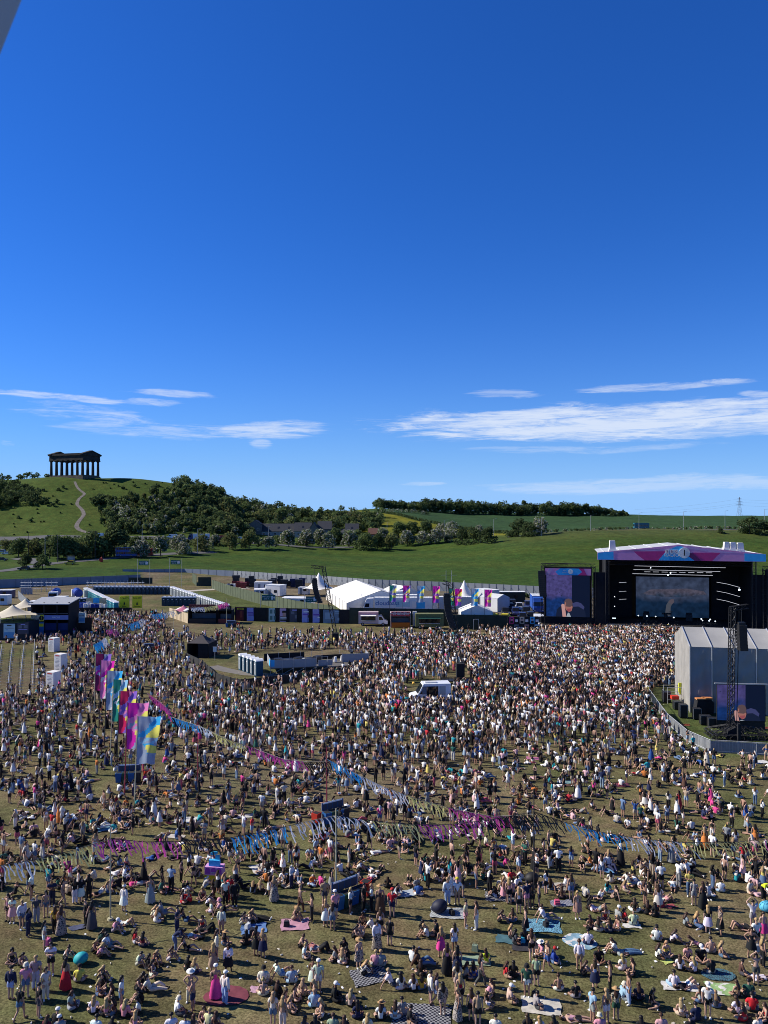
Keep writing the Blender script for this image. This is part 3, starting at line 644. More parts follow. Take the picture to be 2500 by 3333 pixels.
def bus(label, p, rz, pm, L=11, h=3.2, decks=1, name='bus', trim=None):
    r = thing(name, label, 'bus', p, rz); a = L / 2; m = MB(); m.box((0, 0, h / 2 + .2), (L, 2.5, h - .1)); m.box((0, 0, h + .22), (L - .3, 2.2, .16)); m.build('body', pm, r)
    for d in range(decks):
        z = 1.75 + d * 2.0; m = MB()
        for s in (-1, 1):
            for k in range(8): m.box((-a + .9 + k * (L - 1.2) / 8, s * 1.255, z), ((L - 1.2) / 8 - .14, .03, .95))
        m.build('side_window', dglass, r)
    m = MB(); m.box((a + .01, 0, 1.9), (.03, 2.1, 1.3)); m.build('windscreen', dglass, r); wheels(r, (-a + 2.2, a - 2.4), 1.26, .48, .3); lamps(r, a + .01, -a - .01, 1.2, .9); return r
def lorry(label, p, rz, cabm, boxm, L=12, h=4.0, group=None, logo=None):
    """tractor unit in front (+X) and box trailer"""
    r = thing('articulated_lorry', label, 'lorry', p, rz, group); a = L / 2
    m = MB(); m.box((-1.4, 0, 1.1 + (h - 1.1) / 2), (L - 2.8, 2.5, h - 1.1)); tr = m.build('trailer', boxm, r)
    m = MB(); m.box((-1.4, 0, h + .03), (L - 3.0, 2.3, .05)); [m.box((-a + 1 + k * 1.2, 0, h + .07), (.06, 2.3, .05)) for k in range(int(L - 3) )]; m.build('trailer_roof', mat('trailer_roof_white', (.72, .72, .72), .6, .08), tr)
    m = MB(); m.prism([(a - 2.5, .7), (a, .7), (a, 1.6), (a - .12, 2.0), (a - .45, 3.0), (a - .9, h - .25), (a - 2.5, h - .1)], (1, 0, 0), (0, 0, 1), (0, 2.4, 0), origin=(0, -1.2, 0)); m.box((-1, 0, .95), (L - 2.5, 1.0, .28)); m.build('cab', cabm, r)
    m = MB(); m.add([(a - .1, -1.08, 2.05), (a - .1, 1.08, 2.05), (a - .42, 1.08, 2.98), (a - .42, -1.08, 2.98)], [(0, 1, 2, 3)]); [m.v.__setitem__(i, (v[0] + .04, v[1], v[2] + .01)) for i, v in enumerate(m.v)]; m.build('windscreen', dglass, r)
    m = MB()
    for s in (-1, 1): m.prism([(a - 1.5, 1.95), (a - .35, 1.95), (a - .6, 2.85), (a - 1.5, 2.85)], (1, 0, 0), (0, 0, 1), (0, .03 * s, 0), origin=(0, s * 1.203, 0))
    m.build('side_window', dglass, r); wheels(r, (-a + 1.2, -a + 2.5, -a + 3.8, a - 3.3, a - 1.0), 1.24, .5, .34); lamps(r, a + .01, -a, 1.2, 1.0); return r
white_p, blue_p, red_p, black_p, silver_p, navy_p = paint('white', (.74, .75, .76)), paint('blue', (.03, .10, .42)), paint('red', (.38, .05, .04)), paint('black', (.025, .026, .03)), paint('silver', (.42, .43, .45)), paint('navy', (.025, .035, .12))
def onland(u, Y): x = PU(u, Y); return Vector((x, Y, float(H(x, Y)) + .15))
van('long white van on the main road where the hill path ends', onland(318, 436), R(180), white_p, 6.5, 2.7)
van('white van with dark windows further along the main road', onland(560, 436), R(180), white_p, 5.6, 2.3)
car('pale saloon car on the main road left of the white lorry', onland(590, 436), R(180), silver_p)
lorry('white box lorry on the main road in front of the dark wood', onland(648, 436), R(180), navy_p, white_p, 12, 3.8)
bus('red single deck bus on the main road left of the pub', onland(720, 437), R(180), red_p, 10.5, 3.0)
car('white car parked at the pub beside the porch block', onland(782, 448), R(20), white_p)
p = hit(412, 1812); bus('blue double deck bus half hidden by the roadside trees', p, R(8), blue_p, 9.5, 4.0, 2, 'double_deck_bus')
p = hit(466, 1809); bus('dark red bus behind the white blossom tree', p, R(6), red_p, 9.5, 3.2)
bus('teal single deck bus on the far lane above the stage', onland(2087, 446), R(180), paint('teal', (.02, .13, .17)), 8.6, 3.0)
for u, v, pm, lb in [(4, 1800, silver_p, 'silver car at the left frame edge by the roundabout'), (22, 1806, white_p, 'white car parked right of the silver one near the roundabout'), (12, 1782, white_p, 'small white car behind a hedge at the left edge'), (8, 1826, black_p, 'dark car on the near verge at the left edge'),
                     (78, 1856, black_p, 'dark pickup on the road at the left behind the street tree'), (228, 1838, paint('yellow', (.5, .38, .05)), 'yellow car driving past the roadside fence'), (163, 1769, white_p, 'white car glimpsed above the roadside thicket')]:
    p = hit(u, v); p.z += .12; car(lb, p, R(random.choice((6, 186))), pm)
p = hit(331, 1830); m = MB(); m.box((0, 0, .9), (.9, .9, 1.7)); m.cyl((0, 0, 1.7), (0, 0, 2.3), .45, .1, 10); m.box((-.1, -.5, 1.0), (1.5, .06, 1.2)); o = m.build('traffic_barrier', mat('red_plastic', (.5, .03, .02), .5, .1)); o.location = p; tag(o, 'red road works barrier stack on the grass verge', 'barrier')
r = thing('bus_shelter', 'small glazed bus shelter on the road under dark trees', 'bus shelter', hit(230, 1826)); m = MB(); m.box((0, 0, 2.3), (3.4, 1.4, .14)); [m.cyl((x, y, 0), (x, y, 2.25), .05, n=6) for x in (-1.6, 1.6) for y in (-.6, .6)]; m.build('frame', black_p, r); m = MB(); m.box((0, .6, 1.3), (3.1, .03, 1.5)); m.build('pane', mat('shelter_glass', (.35, .38, .4), .2), r)

# lamp posts, poles
galv = mat('galvanised_steel', (.33, .34, .34), .5, .12, 1, metal=.3)
def lamp_post(u, v, top, label, darkm=None):
    p = hit(u, v); h = (v - top) * p.y / FP; r = thing('street_lamp', label, 'street lamp', p, 0, 'street lamps along the roads'); m = MB(); m.cyl((0, 0, 0), (0, 0, h), .16, .08, 8); m.cyl((0, 0, h - .1), (1.1, 0, h + .1), .06, n=6); m.build('pole', darkm or galv, r); m = MB(); m.box((1.4, 0, h + .12), (.9, .3, .14)); m.build('lamp_head', darkm or galv, r)
drk = mat('dark_pole', (.05, .05, .05), .7, .1)
for a in [(93, 1811, 1736, 'dark lamp post left of the leaning pale one by the roundabout', drk), (147, 1850, 1746, 'pale tall lamp post between the small street trees', None), (188, 1831, 1738, 'dark lamp post behind the roundabout mouth', drk), (310, 1820, 1729, 'dark lamp post in front of the long white van', drk), (336, 1817, 1735, 'dark lamp post right of the white van lamp post', drk),
          (463, 1758, 1708, 'lamp post on the main road above the low hedges', None), (643, 1803, 1722, 'lamp post in front of the white box lorry', None), (874, 1765, 1714, 'lamp post in front of the long low building', None), (1084, 1760, 1707, 'lamp post right of the slate roofed houses', None), (1260, 1762, 1701, 'lamp post left of the yellow field foot', None),
          (1446, 1765, 1694, 'lamp post before the big blossom bush', None), (1607, 1757, 1689, 'lamp post right of the last dark bush', None), (1763, 1744, 1685, 'lamp post right of the lane bush clump', None), (1922, 1728, 1677, 'lamp post on the lane, first after the hedge clump', None), (2080, 1724, 1670, 'lamp post on the lane at the teal bus', None), (2225, 1724, 1665, 'lamp post on the lane, first right of the bus', None), (2360, 1722, 1663, 'lamp post on the lane below the pylon', None), (2488, 1722, 1658, 'lamp post on the lane at the right edge', None)]:
    lamp_post(a[0], a[1], a[2], a[3], a[4])
# pylon
Y = 1500; x = PU(2407, Y); zb = ZV(1678, Y); hh = 60 * Y / FP; m = MB()
def leg(z): t = z / hh; return 3.4 * (1 - t) ** 1.3 + .5
zs = [0, hh * .2, hh * .38, hh * .54, hh * .68, hh * .8, hh * .9, hh]
for a, b in zip(zs[:-1], zs[1:]):
    for sx, sy in ((-1, -1), (1, -1), (1, 1), (-1, 1)): m.cyl((sx * leg(a), sy * leg(a), a), (sx * leg(b), sy * leg(b), b), .2, n=4)
    for s in (-1, 1): m.cyl((s * leg(a), -leg(a), a), (-s * leg(b), -leg(b), b), .12, n=3); m.cyl((-s * leg(a), leg(a), a), (s * leg(b), leg(b), b), .12, n=3)
o = MB(); o.v, o.f, o.m = m.v, m.f, m.m; r = thing('electricity_pylon', 'grey lattice electricity pylon on the horizon at far right', 'pylon', (x, Y, zb)); steel = mat('pylon_steel', (.20, .24, .29), .6, .1); o.build('tower', steel, r)
for z, wd in ((hh * .58, 7.5), (hh * .74, 6.2), (hh * .9, 5)):
    m = MB(); [m.cyl((0, 0, z + .9), (s * wd, 0, z), .18, n=4) for s in (-1, 1)]; m.cyl((-wd, 0, z), (wd, 0, z), .15, n=4); m.build('cross_arm', steel, r)
for k, (z, dy) in enumerate(((hh * .58, 0), (hh * .74, 3), (hh * .9, 0))):
    m = MB(); P = []
    for i in range(25): t = i / 24; P.append((7 * (k % 2 * 2 - 1) + 520 * (t - .38), 0, z - 1 - 26 * (1 - (2 * abs(t - .38) - 1) ** 2) * (0.25 if t > .38 else .8)))
    m.path(P, .07, 4); m.build('power_line', steel, r)
# ---------------------------------------------------------------- shared site materials
blackcloth = mat('black_cloth', (.018, .018, .02), .9, .2, 3); darkgreen = mat('dark_green_hoarding', (.022, .036, .028), .8, .2, .8); olivehoard = mat('olive_green_hoarding', (.085, .105, .062), .75, .2, .7)
whitepvc = mat('white_pvc', (.80, .77, .72), .55, .07, .6); greycab = mat('grey_cabin', (.55, .56, .57), .6, .08, .7); alu = mat('aluminium', (.5, .51, .53), .4, .1, 2, metal=.6); blacksteel = mat('black_steel', (.02, .02, .022), .5, .15, 2)
fencegrey = mat('steel_shield_grey', (.27, .29, .31), .6, .12, .5); fenceblue = mat('steel_shield_blue', (.19, .225, .28), .6, .12, .5); wood_p = mat('pale_plywood', (.52, .42, .28), .8, .12, 1.5)
heras = mat('galvanised_mesh', (.42, .43, .44), .5, .12, 2, metal=.2); beige = mat('beige_canvas', (.62, .55, .42), .8, .08, .8)
white_t, black_t, yellow_t = mat('lettering_white', (.8, .8, .8), .7, .03), mat('lettering_black', (.02, .02, .02), .7, .03), mat('sign_yellow', (.92, .78, .03), .6, .05)
def solid(name, rgb): return mat(name, rgb, .65, .08, 1.2)
skyb, pinkp, magp, lilac = solid('cyan_print', (.05, .42, .78)), solid('pink_print', (.70, .29, .52)), solid('magenta_print', (.52, .04, .20)), solid('lilac_print', (.36, .34, .66))

def fence_run(name, label, pts, h, m, panel=2.4, post=.05, postm=None, cat='fence', thick=.06, brace=0.0, top=None):
    r = thing(name, label, cat, (pts[0][0], pts[0][1], 0)); o = Vector(pts[0]); mb = MB(); pm = MB()
    for a, b in zip(pts[:-1], pts[1:]):
        a = Vector((a[0], a[1], 0)); b = Vector((b[0], b[1], 0)); d = b - a; n = max(1, round(d.length / panel)); rz = math.atan2(d.y, d.x); nv = Vector((-math.sin(rz), math.cos(rz), 0))
        for i in range(n):
            c = a.lerp(b, (i + .5) / n) - Vector((o.x, o.y, 0)); mb.box((c.x, c.y, h / 2), (d.length / n - .05, thick, h), rz)
            q = a.lerp(b, i / n) - Vector((o.x, o.y, 0)); pm.box((q.x, q.y, h / 2 + .04), (post * 2, thick + .09, h + .08), rz)
            if brace:
                for s in (1,): pm.cyl((q.x, q.y, h * .8), (q.x - nv.x * brace * s, q.y - nv.y * brace * s, 0), .045, n=4)
    mb.build('panel', m, r); pm.build('post', postm or m, r); return r
def XY(u, Y): return (PU(u, Y), Y, 0)
pb = solid('fence_post_dark', (.10, .115, .14))
fence_run('perimeter_fence', 'blue grey steel perimeter fence on the left behind the tankers', [XY(-120, 250), XY(0, 254.8), XY(253, 265), XY(458, 276)], 3.0, fenceblue, 4.6, .05, pb)
fence_run('perimeter_fence', 'far blue steel perimeter fence behind the gate and toilets', [XY(400, 304), XY(470, 303), XY(600, 307), XY(760, 296)], 3.0, fenceblue, 4.2, .05, pb)
fence_run('perimeter_fence', 'pale grey steel perimeter fence with braced posts along the green field', [XY(760, 296), XY(900, 282), XY(1064, 269), XY(1200, 256), XY(1500, 243), XY(1761, 230), XY(2050, 222)], 3.0, fencegrey, 2.4, .09, pb, brace=1.1)
fence_run('hoarding', 'olive green hoarding running diagonally beside the lawn to the gate', [XY(690, 254), XY(750, 232), XY(830, 213), XY(963, 191), XY(1092, 178.5)], 3.0, olivehoard, 2.4, .03)
fence_run('site_gate', 'dark green site gate standing open at the end of the track', [XY(646, 262), XY(688, 262)], 3.2, darkgreen, 4, .05, olivehoard, 'gate')
fence_run('site_gate', 'olive green gate leaf beside the dark gate', [XY(627, 274), XY(640, 262)], 3.8, olivehoard, 3, .05, None, 'gate')
fence_run('hoarding', 'low dark green hoarding in front of the far blue fence', [XY(420, 268), XY(497, 268)], 2.6, darkgreen, 4, .04)
fence_run('post_fence', 'short wooden post and rail fence along the roadside verge', [tuple(hit(u, v).xy) for u, v in ((70, 1858), (180, 1847), (330, 1832))], 1.1, mat('old_timber', (.2, .17, .13), .9, .2), 3, .05, None, 'fence', .04)

# portable toilets
def loo_proto(label, group, doorm, sidem):
    r = thing('portable_toilet', label, 'toilet', (0, 0, 0), 0, group); m = MB(); m.box((0, 0, 1.12), (1.08, 1.08, 2.12)); m.box((0, 0, .04), (1.14, 1.14, .08)); m.build('body', sidem, r)
    m = MB(); m.box((0, -.56, 1.1), (.8, .05, 1.86)); d = m.build('door', doorm, r); m = MB(); m.box((0, -.59, 1.72), (.34, .02, .14)); m.box((.3, -.60, 1.1), (.06, .04, .12)); m.build('door_sign', white_t, d)
    m = MB(); P = [(-.6, 0)] + [(-.6 + 1.2 * i / 10, .10 + .26 * math.sin(math.pi * i / 10)) for i in range(11)] + [(.6, 0)]; m.prism(P, (1, 0, 0), (0, 0, 1), (0, 1.2, 0), origin=(0, -.6, 2.2)); m.build('roof', mat('white_roof_plastic', (.82, .83, .84), .4, .04), r); return r
dteal = solid('dark_teal_plastic', (.020, .046, .07)); lteal = solid('teal_plastic', (.02, .22, .30)); gteal = solid('grey_plastic', (.24, .27, .29)); tealb = solid('teal_blue_plastic', (.016, .075, .13))
def loo_row(a, b, n, rz, label, group, doorm, sidem):
    pr = loo_proto(label, group, doorm, sidem); a = Vector(a); b = Vector(b)
    for i in range(n):
        o = pr if i == 0 else copy_tree(pr); o.location = a.lerp(b, i / (n - 1)); o.rotation_euler = (0, 0, rz + random.uniform(-.01, .01))
loo_row((PU(312, 236), 236, 0), (PU(547, 236), 236, 0), 19, 0, 'dark teal portable toilet with domed white roof in the long back row', 'toilets in the back row', dteal, dteal)
a = Vector((-89.6, 231, 0)); b = Vector((-67.5, 193.5, 0)); loo_row(a, b, 26, math.atan2((b - a).y, (b - a).x) + R(0), 'teal sided portable toilet in the left diagonal row, back turned to the tankers', 'toilets in the left diagonal row', lteal, lteal)
a = Vector((-64.6, 234.5, 0)); b = Vector((-52, 212, 0)); loo_row(a, b, 16, math.atan2((b - a).y, (b - a).x), 'grey sided portable toilet in the right diagonal row, upper half', 'toilets in the upper right diagonal row', gteal, gteal)
a = Vector((-50.6, 209.5, 0)); b = Vector((-38.5, 188, 0)); loo_row(a, b, 16, math.atan2((b - a).y, (b - a).x), 'grey sided portable toilet in the right diagonal row, lower half by the lawn', 'toilets in the lower right diagonal row', gteal, gteal)
loo_row((PU(535, 206), 206, 0), (PU(632, 206), 206, 0), 8, 0, 'dark portable toilet in the short front row behind the noodle stall', 'toilets in the short front row', dteal, dteal)
loo_row((PU(196, 203), 203, 0), (PU(277, 203), 203, 0), 6, 0, 'dark portable toilet behind the two storey bar', 'toilets behind the bar', dteal, dteal)
loo_row((PU(791, 120.3), 120.3, 0), (PU(842, 115.8), 115.8, 0), 5, R(-62), 'teal grey portable toilet beside the mixing platform scaffolding', 'toilets beside the mixing platform', gteal, tealb)

# yellow toilet banners
for u0, u1, word in ((389, 422, 'Male'), (431, 463, 'Female')):
    Y = 197; x0, x1 = PU(u0, Y), PU(u1, Y); wd = x1 - x0; r = thing('toilet_sign', 'big yellow TOILETS %s banner above the crowd by the toilet rows' % word, 'sign', ((x0 + x1) / 2, Y, 0))
    m = MB(); m.box((0, 0, 2.05), (wd, .06, 3.15)); m.box((0, -.035, 2.1), (wd, .01, .05)); m.build('banner', yellow_t, r); m = MB(); [m.cyl((s * wd / 2, .06, 0), (s * wd / 2, .06, 3.8), .05, n=6) for s in (-1, 1)]; m.build('post', galv, r)
    text('TOILETS', .58, black_t, r, (0, -.05, 2.95)); text(word, .55, black_t, r, (0, -.05, .85))
    m = MB(); m.cyl((0, -.05, 1.95), (0, -.06, 1.95), .13, n=10); m.prism([(-.2, 0), (.2, 0), (.12, .5), (-.12, .5)] if word == 'Male' else [(-.28, 0), (.28, 0), (.1, .5), (-.1, .5)], (1, 0, 0), (0, 0, 1), (0, -.012, 0), origin=(0, -.05, 1.3)); m.build('pictogram', black_t, r)
fence_run('crowd_barrier', 'black sheeted fence below the toilet banners', [XY(235, 189), XY(430, 189)], 1.5, blackcloth, 3.5, .04, blacksteel, 'fence')
fence_run('wooden_screen', 'pale plywood screen with blue notice behind the urinals', [XY(282, 201), XY(352, 201)], 2.6, wood_p, 2.4, .04, None, 'screen')
fence_run('wooden_screen', 'pale plywood side wall at the left of the noodle stall', [XY(552, 183), XY(612, 172)], 2.2, wood_p, 2.4, .03, None, 'screen')
m = MB(); m.box((0, 0, 2.0), (1.6, .06, 1.3)); o = m.build('notice_board', skyb); o.location = (PU(314, 200.6), 200.6, 0); tag(o, 'small blue notice on the plywood screen', 'sign')
up = MB(); up.cyl((0, 0, 0), (0, 0, 1.5), .5, .42, 10); [up.box((math.cos(a) * .5, math.sin(a) * .5, 1.3), (.5, .06, 1.3), a) for a in (0, 1.57, 3.14, 4.71)]; up.cyl((0, 0, 1.5), (0, 0, 1.9), .18, .3, 8)
upw = None
for k, (u, Y) in enumerate(((255, 197), (263, 195), (271, 197), (280, 194), (289, 198), (297, 195), (306, 193), (316, 193), (326, 194), (340, 193))):
    blue = k in (0, 1, 2, 6, 7); o = up.build('urinal', solid('blue_plastic', (.02, .06, .32)) if blue else whitepvc); o.location = (PU(u, Y), Y, 0); o.rotation_euler = (0, 0, k * .4)
    tag(o, ('blue' if blue else 'white') + ' free standing plastic urinal in front of the plywood screen', 'urinal', 'blue urinals' if blue else 'white urinals')

# tankers, tanks, racks in the left compound
def tanker(u, Y, rz, label):
    r = thing('tanker_lorry', label, 'tanker lorry', (PU(u, Y), Y, 0), rz); m = MB(); m.cyl((-3.6, 0, 2.35), (1.8, 0, 2.35), 1.15, n=20); m.cyl((-3.6, 0, 2.35), (-3.9, 0, 2.35), 1.15, .8, 20); m.cyl((1.8, 0, 2.35), (2.1, 0, 2.35), 1.15, .8, 20); m.cyl((-1, 0, 3.4), (-1, 0, 3.65), .35, n=10); m.build('tank', paint('tank_blue', (.02, .05, .30)), r)
    m = MB(); m.box((-.2, 0, .95), (8, .9, .3)); m.prism([(2.4, .6), (4.3, .6), (4.3, 1.7), (4.0, 2.9), (2.4, 2.95)], (1, 0, 0), (0, 0, 1), (0, 2.3, 0), origin=(0, -1.15, 0)); m.build('cab', white_p, r)
    m = MB(); m.box((4.24, 0, 2.2), (.1, 2.0, .8)); m.build('windscreen', dglass, r); wheels(r, (-3.0, -1.8, 3.2), 1.2, .5, .32); lamps(r, 4.32, -3.95, 1.1, .9)
tanker(180, 217, R(-75), 'blue tank lorry seen from its front corner, left of the pair'); tanker(252, 219, R(118), 'blue tank lorry seen from its rear, right of the pair')
m = MB(); m.cyl((0, 0, 0), (0, 0, 2.3), 1.2, n=16); m.cyl((0, 0, 2.3), (0, 0, 2.7), 1.2, .3, 16); o = m.build('water_tank', mat('pale_plastic_tank', (.45, .5, .47), .5, .06)); o.location = (PU(285, 226), 226, 0); tag(o, 'pale round plastic water tank right of the tank lorries', 'tank')
def cabin(u, Y, dim, label, m_, rz=0.0, name='site_cabin', cat='cabin', z=0.0, group=None):
    r = thing(name, label, cat, (PU(u, Y), Y, z), rz, group); L_, D, h = dim; m = MB(); m.box((0, 0, h / 2 + .1), (L_, D, h - .1)); m.build('body', m_, r); m = MB(); m.box((0, 0, h + .1), (L_ + .12, D + .12, .1)); m.build('roof', mat('cabin_roof', (.68, .69, .7), .6, .08), r)
    m = MB(); m.box((-L_ * .2, -D / 2 - .02, 1.1), (.8, .04, 1.9)); m.build('door', gteal, r); m = MB(); m.box((L_ * .2, -D / 2 - .02, 1.5), (1.0, .04, .8)); m.build('window', dglass, r)
    m = MB(); [m.box((sx * L_ * .45, sy * D * .4, .05), (.2, .2, .1)) for sx in (-1, 1) for sy in (-1, 1)]; m.build('foot', blacksteel, r); return r
cabin(200, 203, (2.9, 2.6, 2.7), 'small grey welfare cabin with white top in front of the left tank lorry', greycab)
cabin(130, 195, (4.6, 3.5, 2.4), 'grey covered generator cabin behind the bar roof', mat('grey_tarp', (.12, .13, .14), .8))
cabin(5, 208, (4.5, 2.5, 2.6), 'white box trailer at the left edge', paint('pale_blue', (.5, .6, .68)), 0, 'box_trailer', 'trailer')
cabin(6, 226, (7, 2.5, 2.2), 'blue flat vehicle behind the white box trailer at the left edge', navy_p, 0, 'covered_trailer', 'trailer')
def rack(u, Y, n, label):
    r = thing('cable_rack', label, 'rack', (PU(u, Y), Y, 0), 0, 'racks of white arms along the left fence'); m = MB(); [m.cyl((x, 0, 0), (x, 0, 3.6), .06, n=5) for x in (-n * .5, 0, n * .5)]; m.build('frame', alu, r); m = MB(); [m.box((-n * .5 + i * (n / 3), .1, z), (.8, .5, .16), .3) for i in range(4) for z in (.9, 1.9, 2.9)]; m.build('shelf', whitepvc, r)
for u, n in ((82, 2.0), (118, 3.6), (168, 3.0), (302, 3.2), (330, 3.2), (356, 3.0), (392, 3.0), (416, 2.4), (450, 3.0)): rack(u, 244, n, 'stacked white shelf rack against the blue perimeter fence, near u %d' % u)
for k, o in enumerate([q for q in bpy.data.objects if q.name.startswith('cable_rack')]):
    o['label'] = 'stacked white shelf rack against the blue perimeter fence, ' + ['leftmost, above the white rails', 'second from left', 'third from left, by the tank lorry', 'first right of the blue tank lorries', 'second right of the tank lorries', 'third right of the tank lorries', 'third from the right end', 'second from the right end', 'last at the right end'][k]
fence_run('site_fence', 'white panel fence running diagonally behind the beige tent', [XY(60, 225), XY(97, 196)], 2.2, fencegrey, 2, .03)
fence_run('site_fence', 'pale ribbed panel fence between bar and urinals', [XY(228, 176), XY(282, 172)], 2.4, fencegrey, 1.2, .05)
m = MB(); [m.box((i * .5 - 1.2, 0, .9 + (i % 2) * .2), (.45, .5, 1.8)) for i in range(7)]; m.box((0, 0, 2.0), (3.6, .6, .2)); o = m.build('water_butts', mat('grey_ibc', (.35, .36, .37), .7)); o.location = (PU(84, 236), 236, 0); tag(o, 'row of grey caged containers by the left fence', 'containers')

# bar, tent terrace and posters at the left
Yb = 154; xb = PU(164, Yb); bar = thing('two_storey_bar', 'black two storey bar with pale sloping canopy roof and upper deck', 'bar', (xb, Yb, 0)); m = MB()
m.box((0, 5.2, 3.4), (7.4, .2, 6.6)); m.box((-3.7, 2.6, 3.4), (.16, 5.0, 6.6)); m.box((3.7, 2.6, 3.4), (.16, 5.0, 6.6)); m.box((0, 2.6, 3.35), (7.2, 4.9, .3)); [m.box((x, 0, 3.4), (.22, .22, 6.6)) for x in (-3.7, -1.2, 1.4, 3.7)]; m.build('frame', blackcloth, bar)
m = MB(); m.prism([(-.9, 6.35), (5.4, 7.1), (5.4, 7.25), (-.9, 6.5)], (0, 1, 0), (0, 0, 1), (8.1, 0, 0), origin=(-4.0, 0, 0)); m.build('roof', mat('bar_canopy', (.36, .37, .39), .6, .1), bar)
m = MB(); m.box((1.3, -.12, 3.72), (4.8, .1, .9)); m.build('fascia', solid('purple_blue_print', (.20, .24, .52)), bar); text('RADIO', .5, white_t, bar, (1.3, -.19, 3.72))
m = MB(); m.box((-2.45, -.14, 3.62), (2.5, .1, 1.3)); sg = m.build('sign', mat('cream_sign', (.66, .64, .48), .7), bar); m = MB(); m.box((-1.55, -.2, 3.62), (.68, .015, 1.28)); m.build('sign_panel', yellow_t, sg); m = MB(); m.cyl((-1.65, -.21, 3.62), (-1.65, -.24, 3.62), .48, n=20); m.build('emblem', black_t, sg); text('1', .75, yellow_t, bar, (-1.65, -.25, 3.62)); text('RADIO', .42, solid('dull_red_print', (.4, .12, .06)), bar, (-2.85, -.2, 3.6))
m = MB(); m.box((-2.45, -.1, 1.5), (2.5, .1, 2.6)); fp = m.build('front_panel', solid('bar_blue', (.04, .16, .42)), bar); m = MB(); m.box((-1.8, -.16, 2.2), (1.1, .02, .6)); m.build('front_stripe', yellow_t, fp); m = MB(); m.box((-2.9, -.16, 1.5), (.7, .02, 2.2)); m.build('front_stripe', whitepvc, fp)
m = MB(); m.box((1.3, .3, 1.3), (4.9, .12, 2.5)); m.build('counter_wall', solid('deep_blue_print', (.012, .028, .12)), bar); m = MB(); m.box((1.3, -.3, 1.05), (4.8, .5, .1)); m.build('counter', blacksteel, bar); m = MB(); [m.cyl((-3.7, -.05, z), (3.7, -.05, z), .03, n=5) for z in (4.1, 4.5)]; m.build('railing', alu, bar)
ter = thing('tent_terrace', 'raised terrace with dark front wall and green turf deck at the left edge', 'terrace', (PU(40, 149), 149, 0)); m = MB(); m.box((-1, 3, 1.7), (8.2, 6, 3.3)); m.build('wall', solid('dark_blue_hoarding', (.02, .028, .04)), ter); m = MB(); m.box((-1.5, 3, 3.38), (7, 6, .06)); m.build('turf_deck', mat('turf_deck_green', (.12, .16, .03), .9, .2), ter); m = MB(); [m.cyl((-5 + i * 1.3, .1, 3.4), (-5 + i * 1.3, .1, 4.4), .03, n=5) for i in range(7)]; m.cyl((-5, .1, 4.4), (2.9, .1, 4.4), .03, n=5); m.build('railing', blacksteel, ter)
def swoop_tent(name, label, c, rad, hp, he, m_, sides=12, group=None):
    r = thing(name, label, 'tent', c, 0, group); V = []; F = []; nr_ = 7
    for j in range(nr_):
        t = j / (nr_ - 1); rr = rad * t; z = he + (hp - he) * (1 - t) ** 1.9
        for i in range(sides):
            a = 2 * math.pi * i / sides; k = 1 + (.16 if (i % 3 == 0) else -.05) * t; V.append((rr * k * math.cos(a), rr * k * math.sin(a), z - (.35 * t if i % 3 == 0 else 0)))
    F = [(j * sides + i, j * sides + (i + 1) % sides, (j + 1) * sides + (i + 1) % sides, (j + 1) * sides + i) for j in range(nr_ - 1) for i in range(sides)]; m = MB(); m.add(V, F); m.build('canopy', m_, r, True); m = MB(); m.cyl((0, 0, 0), (0, 0, hp), .06, n=6); [m.cyl((rad * 1.1 * math.cos(a), rad * 1.1 * math.sin(a), 0), (rad * 1.1 * math.cos(a), rad * 1.1 * math.sin(a), he), .05, n=6) for a in (0, 1.57, 3.14, 4.71)]; m.build('pole', galv, r); return r
swoop_tent('stretch_tent', 'beige peaked stretch tent on the terrace at the left edge', (PU(30, 151), 152.5, 3.4), 4.3, 3.0, 1.3, beige); swoop_tent('stretch_tent', 'smaller beige canopy just behind the bar', (PU(84, 168), 168, 1.0), 3.2, 5.0, 3.4, beige)
def poster(u0, u1, v0, v1, Y, label, base, blocks=(), words=()):
    x0, x1, z1, z0 = PU(u0, Y), PU(u1, Y), ZV(v0, Y), max(.05, ZV(v1, Y)); wd, h = x1 - x0, z1 - z0; r = thing('poster', label, 'poster', ((x0 + x1) / 2, Y, z0)); m = MB(); m.box((0, 0, h / 2), (wd, .06, h)); m.build('board', base, r)
    for i, (x, y, w_, hh, mm) in enumerate(blocks): m = MB(); m.box(((x - .5) * wd, -.036 - .004 * (i + 1), y * h), (w_ * wd, .006, hh * h)); m.build('print', mm, r)
    for (s, x, y, sz, mm) in words: text(s, sz, mm, r, ((x - .5) * wd, -.07, y * h), 0, .004)
    return r
pale = solid('pale_blue_print', (.42, .60, .66)); bluep = solid('mid_blue_print', (.10, .30, .55)); dgrey = solid('dark_grey_print', (.06, .065, .09)); mgrey = solid('mid_grey_print', (.16, .17, .20)); maroon = solid('maroon_print', (.12, .02, .03)); mint = solid('mint_print', (.42, .56, .52)); skinp = solid('skin_print', (.52, .32, .25))
poster(13, 50, 2030, 2077, 148.7, 'pale blue poster on the terrace wall at the left edge', pale, [(.5, .22, .9, .4, bluep), (.5, .88, .4, .06, black_t), (.5, .7, .8, .04, mgrey), (.3, .58, .2, .05, bluep)])
poster(58, 94, 2027, 2064, 148.7, 'dark grey poster on the terrace wall left of the bar', dgrey, [(.25, .65, .3, .28, mgrey), (.75, .68, .35, .3, mgrey), (.5, .86, .4, .07, lilac), (.5, .42, .8, .06, lilac)])
